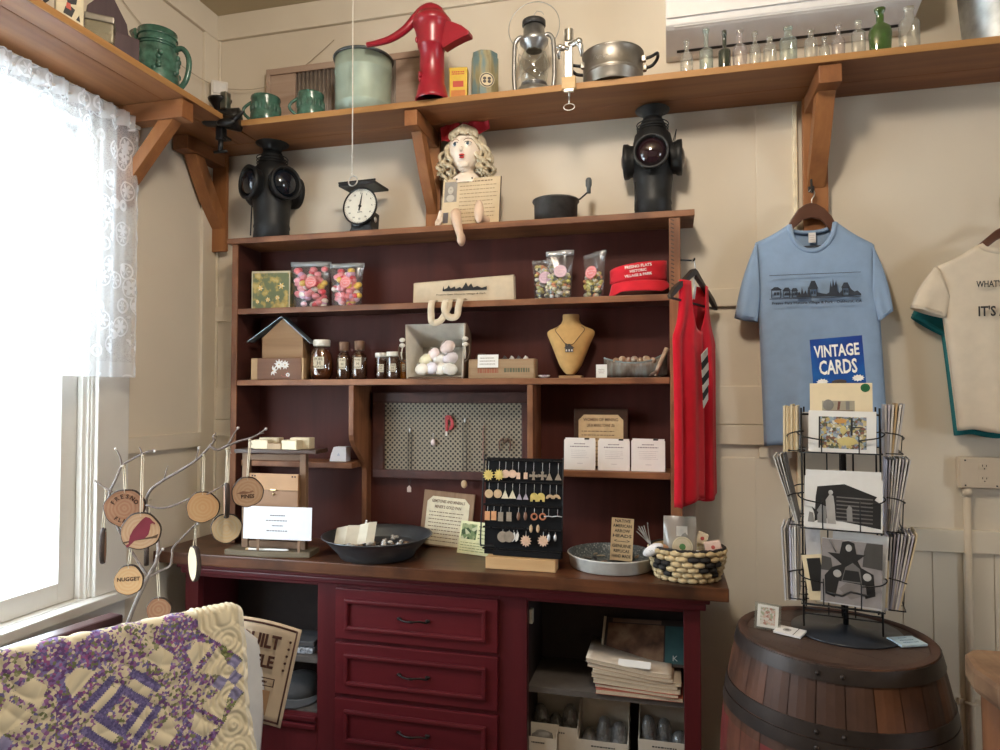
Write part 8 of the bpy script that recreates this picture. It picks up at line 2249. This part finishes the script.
twig([(196, 460), (198, 452), (199, 448)], .0022, .0014)
twig([(148, 577), (160, 571), (170, 566), (172, 556), (173, 548), (183, 537), (195, 525), (198, 524)], .0042, .0022)
twig([(157, 560), (158, 556), (163, 549)], .003, .002)
twig([(146, 505), (158, 508), (169, 507), (180, 503), (189, 499), (205, 495), (219, 488), (224, 484)], .0032, .0018)
twig([(148, 577), (134, 555, .05), (119, 530, .07), (110, 506, .06), (110, 492, .04), (116, 479), (122, 466), (131, 460), (142, 454), (150, 451)], .0042, .0024)
twig([(122, 466), (120, 457), (116, 449)], .0028, .0018); twig([(142, 454), (141, 450), (139, 447)], .0022, .0015); twig([(150, 451), (153, 450), (155, 451)], .002, .0014)
twig([(112, 492), (104, 487), (95, 481)], .0032, .002)
twig([(164, 480), (166, 472), (168, 466)], .0022, .0013)
m.build('twig', t)
m = MB(plain('bud_pale', (.55, .50, .47), .6), smooth=True)
for p in ((238, 428), (266, 429), (163, 549), (157, 556), (95, 481), (122, 466), (116, 449), (155, 451), (199, 448), (198, 524)): q = tp(*p); m.ell(q, (.004, .004, .0045), u=8, v=6)
m.build('bud', t)
BARK = plain('slice_bark', (.045, .028, .022), .85, bmp=.6, bscale=90)
def ringmat(name, c1, c2, rough=.6):
    m, nt, b, o = _new(name)
    v = coords(nt, (1, 1, 1)); wv = nd(nt, 'ShaderNodeTexWave', wave_type='RINGS', rings_direction='Y', Scale=32.0, Distortion=2.2, Detail=2.0)
    wv.inputs['Detail Scale'].default_value = 2.0
    nt.links.new(v, wv.inputs['Vector'])
    nt.links.new(ramp(nt, wv.outputs['Fac'], [(.0, mul(rgb(c1), 1.25)), (1.0, c2)]), b.inputs['Base Color']); b.inputs['Roughness'].default_value = rough
    return m
RG = [ringmat('slice_brown', (.27, .13, .075), (.40, .22, .13)), ringmat('slice_honey', (.46, .27, .13), (.60, .39, .21)), ringmat('slice_pale', (.58, .42, .24), (.72, .56, .36)), ringmat('slice_tan', (.42, .26, .16), (.58, .40, .26))]
BURN = plain('burnt_ink', (.05, .022, .014), .8)
def slice_(u, v, ru, rv, k, label, yaw0, top, text=None, extra=None, dt=0.0, th=.012):
    yaw = (-50 if k != 2 else -38) + (yaw0 - 82) * .5 if yaw0 > 45 else yaw0 + 20
    P = atT(u, v, T0 + dt); s = (T0 + dt) / F * .97; r = rv * s
    e = thing('wood_slice_ornament', label, 'ornament', (P.x, P.y, P.z), yaw, 'wood slice ornaments on the twig tree')
    m = MB(RG[k], smooth=False)
    rs = random.Random(int(u)); n = 36
    pts = [(r * (1 + .025 * math.sin(3 * a + u) + .015 * math.sin(7 * a)) * math.cos(a) * (ru / rv if abs(yaw) < 30 else 1), r * (1 + .025 * math.sin(3 * a + u) + .015 * math.sin(7 * a)) * math.sin(a)) for a in [2 * PI * i / n for i in range(n)]]
    m.prism([(a * .955, b * .955) for a, b in pts], th, FR)
    if text: text(m, r, -th / 2 - .0006)
    m.build('wood_face', e)
    m = MB(BARK, smooth=True)
    vs = []; 
    for (kk, yy) in ((.95, -th / 2 - .0008), (1.0, -th / 2 + .001), (1.02, 0), (1.0, th / 2 - .001), (.95, th / 2 + .0008)): vs += [(a * kk, yy, b * kk) for a, b in pts]
    fs = [(i * n + j, i * n + (j + 1) % n, (i + 1) * n + (j + 1) % n, (i + 1) * n + j) for i in range(4) for j in range(n)]
    m._mk(vs, fs); m.build('bark_rim', e)
    q = Matrix.Rotation(R(-yaw), 4, 'Z') @ (atT(top[0], top[1], T0 + dt * .6) - P)
    m = MB(TWINE)
    for sg in (-1, 1): m.tube([(0, -th / 2 - .001 if sg < 0 else th / 2 + .001, r * .80), (.002 * sg, sg * .003, r * 1.06), (q.x + .0025 * sg, q.y, q.z)], .0015, 5)
    m.ell((q.x, q.y, q.z), (.005, .005, .004), u=8, v=6)
    m.tube([(q.x, q.y, q.z), (q.x + .006, q.y - .002, q.z - .014)], .0012, 5)
    m.build('twine_loop', e)
    return e
def arctext(s_, rr, a0, a1, size, up=True):
    def f(m, r, y):
        m.use(BURN); n = len(s_)
        for i, c in enumerate(s_):
            a = a0 + (a1 - a0) * i / (n - 1); rot = a - 90 if up else a + 90
            m.text(c, r * size, T(r * rr * math.cos(R(a)), y, r * rr * math.sin(R(a))) @ FR @ RZ(rot), bold=.0004)
    return f
def fresno(m, r, y): arctext('FRESNO', .62, 150, 30, .30)(m, r, y); arctext('FLATS', .66, 232, 308, .28, False)(m, r, y)
def straight(s_, size, zz_):
    def f(m, r, y): m.use(BURN); m.text(s_, r * size, T(0, y, r * zz_) @ FR, bold=.0004)
    return f
slice_(125, 508, 19, 19.5, 0, 'dark brown wood slice ornament burned with FRESNO FLATS lettering', 10, (124, 466), fresno, dt=.0)
def bird(m, r, y):
    m.use(plain('bird_red', (.22, .025, .05), .6, var=.12))
    pts = [(-.62, -.68), (-.78, -.78), (-.70, -.92), (-.48, -.72), (-.30, -.52), (-.05, -.46), (.22, -.42), (.42, -.20), (.50, .12), (.52, .40), (.66, .46), (.72, .36), (.78, .44), (.62, .58), (.48, .76), (.26, .84), (.08, .70), (-.16, .42), (-.40, .10), (-.56, -.24)]
    m.prism([(a * r * .92, b * r * .92) for a, b in pts], .0016, T(0, y, 0) @ FR)
    m.use(plain('twig_dark', (.10, .055, .03), .7)); m.prism([(-.85 * r, -.52 * r), (.8 * r, -.40 * r), (.88 * r, -.18 * r), (.6 * r, -.30 * r), (-.85 * r, -.62 * r)], .001, T(0, y + .0004, 0) @ FR)
slice_(141, 531, 19, 19, 3, 'round wood slice ornament painted with a red bird', 12, (143, 456), bird, dt=-.05)
slice_(103, 546, 4, 18, 0, 'dark wood slice ornament hanging edge-on nearest the window', 84, (106, 489), dt=.02)
slice_(129, 580, 14, 15.5, 1, 'light wood slice ornament burned with NUGGET', 8, (132, 540), straight('NUGGET', .34, .08), dt=-.03)
slice_(203, 507, 16, 16, 1, 'plain honey wood slice ornament hanging in the middle', 12, (204, 455))
slice_(226.5, 500, 4, 18, 0, 'brown wood slice ornament edge-on in front of the pale one', 80, (227, 449), dt=-.04)
slice_(226.5, 528, 12.5, 15, 2, 'pale oval wood slice ornament beneath the edge-on brown one', 16, (229, 449), dt=.03)
slice_(247.5, 492, 13, 15.5, 3, 'wood slice ornament burned with a hill and lettering, rightmost', 18, (250, 440), lambda m, r, y: (straight('PINES', .34, -.28)(m, r, y), m.use(plain('burn_soft', (.30, .16, .10), .7)), m.prism([(-.7 * r, -.06 * r), (-.3 * r, .1 * r), (.1 * r, .02 * r), (.3 * r, .12 * r), (.4 * r, .02 * r), (-.1 * r, -.1 * r)], .001, T(0, y, 0) @ FR)))
slice_(194.5, 563, 3, 18, 2, 'pale wood slice ornament seen edge-on at the low right twig', 82, (196, 527), dt=.01)
slice_(146.5, 556, 4, 10, 2, 'small whitish wood slice edge-on below the red bird slice', 60, (150, 500), dt=.04)
slice_(159, 609, 11, 12, 0, 'small reddish brown wood slice low behind the quilt top', 10, (157, 558), dt=.04)

# ================================================================ things in the base cabinet
zR = zs_r + .0005
# magazines
MC = [plain('mag_%d' % i, c, .5, var=.1) for i, c in enumerate([(.55, .42, .30), (.40, .10, .06), (.62, .52, .38), (.50, .36, .24), (.58, .48, .36), (.45, .30, .20), (.60, .50, .40)])]
cxm = atY(640, 690, -.22).x
PGE = plain('mag_pages', (.56, .46, .34), .8, var=.12, scale=300)
z_ = zR
mlab = ['old magazine with orange spine at the bottom of the stack', 'old cream magazine second from the bottom of the stack', 'old tan magazine third from the bottom of the stack', 'old pale magazine in the lower middle of the stack', 'old magazine with pinkish cover in the middle of the stack', 'old curled cream magazine in the upper middle of the stack', 'old curled magazine just under the dark topmost one']
for i in range(7):
    w_, d_, h_ = .285 + random.uniform(-.008, .01), .215, .0125 + random.uniform(-.002, .003)
    t = thing('magazine', mlab[i], 'magazine', (cxm + random.uniform(-.012, .012) - .004 * i, -.198, z_ + .0004), random.uniform(-3, 2) - 2, 'stack of old magazines in the cabinet')
    curl = .012 * i / 6
    def top(a, b, o, curl=curl, w_=w_, d_=d_): return ((a - .5) * w_, (b - .5) * d_, o + curl * ((1 - a) ** 3) * 2.2 + curl * .4 * math.sin(a * 5))
    m = MB(PGE)
    m.grid(14, 2, lambda a, b: top(a, b, .0015)); m.grid(14, 2, lambda a, b: top(a, b, h_ - .0015))
    m.grid(14, 1, lambda a, b: top(a, 0, .0015 + (h_ - .003) * b)); m.grid(14, 1, lambda a, b: top(a, 1, .0015 + (h_ - .003) * b)); m.grid(2, 1, lambda a, b: top(0, a, .0015 + (h_ - .003) * b)); m.grid(2, 1, lambda a, b: top(1, a, .0015 + (h_ - .003) * b))
    m.build('pages', t)
    m = MB(MC[i % 7] if i else MC[1]); m.grid(14, 2, lambda a, b: (lambda p: (p[0] * 1.01, p[1] * 1.01, p[2]))(top(a, b, .0006))); m.grid(14, 2, lambda a, b: (lambda p: (p[0] * 1.01, p[1] * 1.01, p[2]))(top(a, b, h_ - .0006))); m.build('cover', t, solid=.0008)
    z_ += h_ + .0006
t = thing('magazine', 'topmost old magazine with a dark photo cover propped up', 'magazine', (cxm + .012, -.150, z_ + .022), rot=(R(38), R(-2), R(-3)))
m = MB(plain('cover_dark', (.05, .035, .03), .5)); m.b2((-.145, -.07, 0), (.15, .115, .006), bev=.001)
m.use(cells('cover_photo', [(.3, (.03, .02, .018)), (.5, (.20, .10, .06)), (.65, (.34, .20, .12)), (.8, (.06, .05, .05))], 12, .5, 'noise')); m.b2((-.135, -.06, .0062), (.07, .09, .0067)); m.use(plain('cover_teal', (.05, .12, .12), .5)); m.b2((.075, -.06, .0062), (.145, .09, .0067))
m.use(WHITE); m.text('K', .03, T(.11, -.04, .0068)); m.use(plain('cover_title', (.22, .13, .09), .5)); m.b2((-.12, .094, .0066), (.06, .110, .0069)); m.build('cover', t)
m = MB(plain('mag_edge', (.62, .54, .42), .8)); m.b2((-.155, -.072, -.001), (-.1455, .117, .007), bev=.002); m.build('pages', t)
t = thing('paper_slip', 'white paper slip lying on the front of the top magazine', 'paper', (cxm - .015, -.298, z_ + .016), rot=(R(40), 0, R(-5)))
m = MB(PAPER); m.b2((-.055, -.013, 0), (.055, .013, .0008)); m.build('slip', t)

# white bin boxes with bagged minerals on the cabinet floor
zfl = .0755
def bin_box(u0, u1, vb, vf, Y, label, cnt, zbase=.305, back_lab=None):
    a, b = atY(u0, 710, Y).x, atY(u1, 710, Y).x; cx, w = (a + b) / 2, b - a
    zt_ = atY((u0 + u1) / 2, vb, Y + .12).z; zf = atY((u0 + u1) / 2, vf, Y).z
    zb_ = zfl + .0005
    t = thing('bin_box', label, 'box', (cx, Y, zb_))
    H, Hf = zt_ - zb_, zf - zb_
    BX_ = plain('box_white', (.60, .54, .46), .7, var=.03)
    D = .125
    m = MB(BX_); m.b2((-w / 2, D - .003, 0), (w / 2, D, H)); m.build('back_panel', t)
    m = MB(BX_); m.b2((-w / 2, 0, 0), (w / 2, .003, Hf)); 
    m.use(BLK); scribble(m, w * .5, .008, T(0, -.0004, Hf * .94 - .006) @ FR, 1, 50); m.build('front_panel', t)
    for k in (-1, 1):
        m = MB(BX_); m.prism([(.0035, .0035), (D - .0035, .0035), (D - .0035, H * .93), (D * .75, H * .9), (.02, Hf + .004), (.0035, Hf)], .003, T(k * (w / 2 - .0015), 0, 0) @ Matrix(((0, 0, 1, 0), (1, 0, 0, 0), (0, 1, 0, 0), (0, 0, 0, 1)))); m.build('side_panel', t)
    m = MB(BX_); m.b2((-w / 2, .0031, 0), (w / 2, D - .0031, .003)); m.build('box_floor', t)
    return cx, w, zb_, H, Hf
RKB = clear('poly_bag', (.90, .90, .90), .08, .25, .3, .45, (.42, .42, .42))
RKC = [plain('rock_%d' % i, c, .5, var=.25, scale=40) for i, c in enumerate([(.16, .15, .14), (.34, .33, .32), (.10, .09, .08), (.45, .44, .46)])]
bb = [(528, 577.5, 684, 726, -.235, 'white bin box of bagged minerals, left one below the magazines'), (577.5, 628, 689, 742, -.235, 'tall white bin box of bagged minerals in the middle'), (638, 690, 700, 742, -.235, 'white bin box of bagged minerals by the right cabinet post')]
for i, (u0, u1, vb, vf, Y, lb) in enumerate(bb):
    cx, w, zb_, H, Hf = bin_box(u0, u1, vb, vf, Y, lb, 0)
    k_ = 3
    for j in range(k_):
        t = thing('mineral_bag', '%s of minerals in the %s bin box' % (['left bag', 'middle bag', 'right bag'][j], ['left', 'middle tall', 'right-hand'][i]), 'bag', (cx + (j - 1) * w * .29, Y + .062 + .012 * (j % 2), zb_ + .0035), 15 * j, 'bagged minerals in the bin boxes')
        hb_ = Hf + [.045, .012, .055][(i + j) % 3]
        m = MB(RKB, smooth=True); m.ell((0, 0, hb_ / 2), (w * .19, .038, hb_ / 2), u=14, v=12, fn=lambda c: Vector((math.copysign(abs(c.x) ** .8, c.x) * (1 + .12 * math.sin(4 * c.z + i + j)) + .1 * c.z * (j - 1), c.y, math.copysign(abs(c.z) ** .6, c.z)))); m.build('plastic_bag', t)
        m = MB(*RKC, smooth=True)
        for q in range(9): m.use(RKC[q % 4]); m.ell((random.uniform(-.5, .5) * w * .13, random.uniform(-.012, .012), hb_ * (.18 + .075 * q)), (.012, .012, .011), u=8, v=6)
        tag(m.build('rocks', t), kind='stuff')
a, b = atY(526.5, 735, -.28).x, atY(557, 735, -.28).x
zf = atY(542, 737, -.28).z; zt2 = atY(542, 727, -.25).z
t = thing('sample_box', 'small white open box with a grey rock at cabinet front left', 'box', ((a + b) / 2, -.262, zfl + .0005))
H = zf - zfl; w = b - a
for nm_, p0, p1 in (('front_panel', (-w / 2, -.025, 0), (w / 2, -.022, H)), ('rear_panel', (-w / 2, .019, 0), (w / 2, .022, H + .03)), ('side_panel', (-w / 2, -.0219, 0), (-w / 2 + .003, .0189, H + .015)), ('side_panel', (w / 2 - .003, -.0219, 0), (w / 2, .0189, H + .015)), ('box_floor', (-w / 2 + .0031, -.0219, H - .03), (w / 2 - .0031, .0189, H - .027))):
    m = MB(plain('box_white', (.60, .54, .46), .7)); m.b2(p0, p1)
    if nm_ == 'front_panel': m.use(BLK); scribble(m, .05, .008, T(-.012, -.0254, H - .018) @ FR, 1, 51)
    m.build(nm_, t)
m = MB(RKC[0], smooth=True); m.ell((0, 0, 0), (w * .36, .018, .022), fn=lambda c: c * (1 + .1 * math.sin(6 * c.x) * math.cos(5 * c.z))); o = m.build('rock', loc=((a + b) / 2, -.2635, zfl + H - .006)); tag(o, 'grey rock sitting in the small white open box', 'rock')

# left bay: dark folded things
zl = zs_l + .0005
p = atY(274, 640, -.20)
m = MB(plain('bag_dark', (.045, .05, .055), .6, bmp=.3, bscale=20), smooth=True)
m.ell((0, 0, .035), (.085, .055, .037), u=20, v=12, fn=lambda c: Vector((c.x * (1 + .1 * math.sin(4 * c.z)), c.y, c.z * (1 + .22 * c.x * -1 + .1 * math.sin(5 * c.x)))))
o = m.build('folded_bag', loc=(p.x, -.20, zl)); tag(o, 'dark folded cloth bag on the shelf of the left cabinet bay', 'bag')
o.location.z = zl + .003
p = atY(302, 648, -.24)
t = thing('lace_bundle', 'grey and white patterned paper bundle in the left cabinet bay', 'paper', (p.x + .012, -.22, zl), 6)
LB = cells('lace_paper', [(.35, (.05, .05, .06)), (.5, (.30, .32, .36)), (.65, (.55, .56, .60))], 70, .6, 'noise')
m = MB(LB); m.box((0, 0, .012), (.10, .12, .022), bev=.006); m.build('bundle', t)
m = MB(plain('stack_dark', (.06, .06, .065), .6)); m.box((.0, .01, .036), (.10, .12, .022), bev=.004); m.build('top_packet', t)
zl2 = .3055
p = atY(296, 705, -.2)
t = thing('cap', 'dark grey cap on the lower shelf of the left bay', 'cap', (p.x, -.17, zl2), 20)
GC = cloth('cap_grey', (.07, .07, .075), .9, 500)
m = MB(GC, smooth=True); m.lathe([(0, .085), (.03, .083), (.065, .068), (.085, .04), (.09, .0), (.086, 0), (.08, .03), (0, .08)], 24); m.build('crown', t)
m = MB(GC, smooth=True); m.grid(12, 5, lambda a, b: ((.088 + .06 * b * math.sin(PI * a)) * math.cos(R(200 + 140 * a)), (.088 + .06 * b * math.sin(PI * a)) * math.sin(R(200 + 140 * a)), .010 - .006 * b)); m.build('peak', t, solid=.002)
SKY = 18.0
LAMPS = ((1.75, -1.75, 74),)
EXPO = 0.1
# ================================================================ light
w = bpy.data.worlds.new('sky'); scn.world = w; w.use_nodes = True
bg = w.node_tree.nodes['Background']; bg.inputs['Color'].default_value = (.80, .90, 1.0, 1); bg.inputs['Strength'].default_value = SKY
def portal(loc, rot, sx, sy):
    l = bpy.data.lights.new('window_daylight', 'AREA'); l.shape = 'RECTANGLE'; l.size = sx; l.size_y = sy
    l.cycles.is_portal = True
    o = bpy.data.objects.new('window_daylight', l); C.objects.link(o); o.location = loc; o.rotation_euler = rot
portal((-.15, (WY0 + WY1) / 2, (WZ0 + WZ1) / 2), (0, R(-90), 0), WZ1 - WZ0, WY1 - WY0)
portal((X1 + .13, (RY0 + RY1) / 2, (RZ0 + RZ1) / 2), (0, R(90), 0), RZ1 - RZ0, RY1 - RY0)
def lamp(loc, size, power, col):
    l = bpy.data.lights.new('ceiling_lamp', 'POINT'); l.shadow_soft_size = size; l.energy = power; l.color = col
    o = bpy.data.objects.new('ceiling_lamp', l); C.objects.link(o); o.location = loc
for (x, y, pw) in LAMPS:
    lamp((x, y, ZC - .24), .14, pw, (1, .89, .76))
vs = scn.view_settings
scn.display_settings.display_device = 'sRGB'
vs.view_transform = 'Standard'; vs.look = 'None'; vs.gamma = 1; vs.exposure = EXPO; vs.use_curve_mapping = False
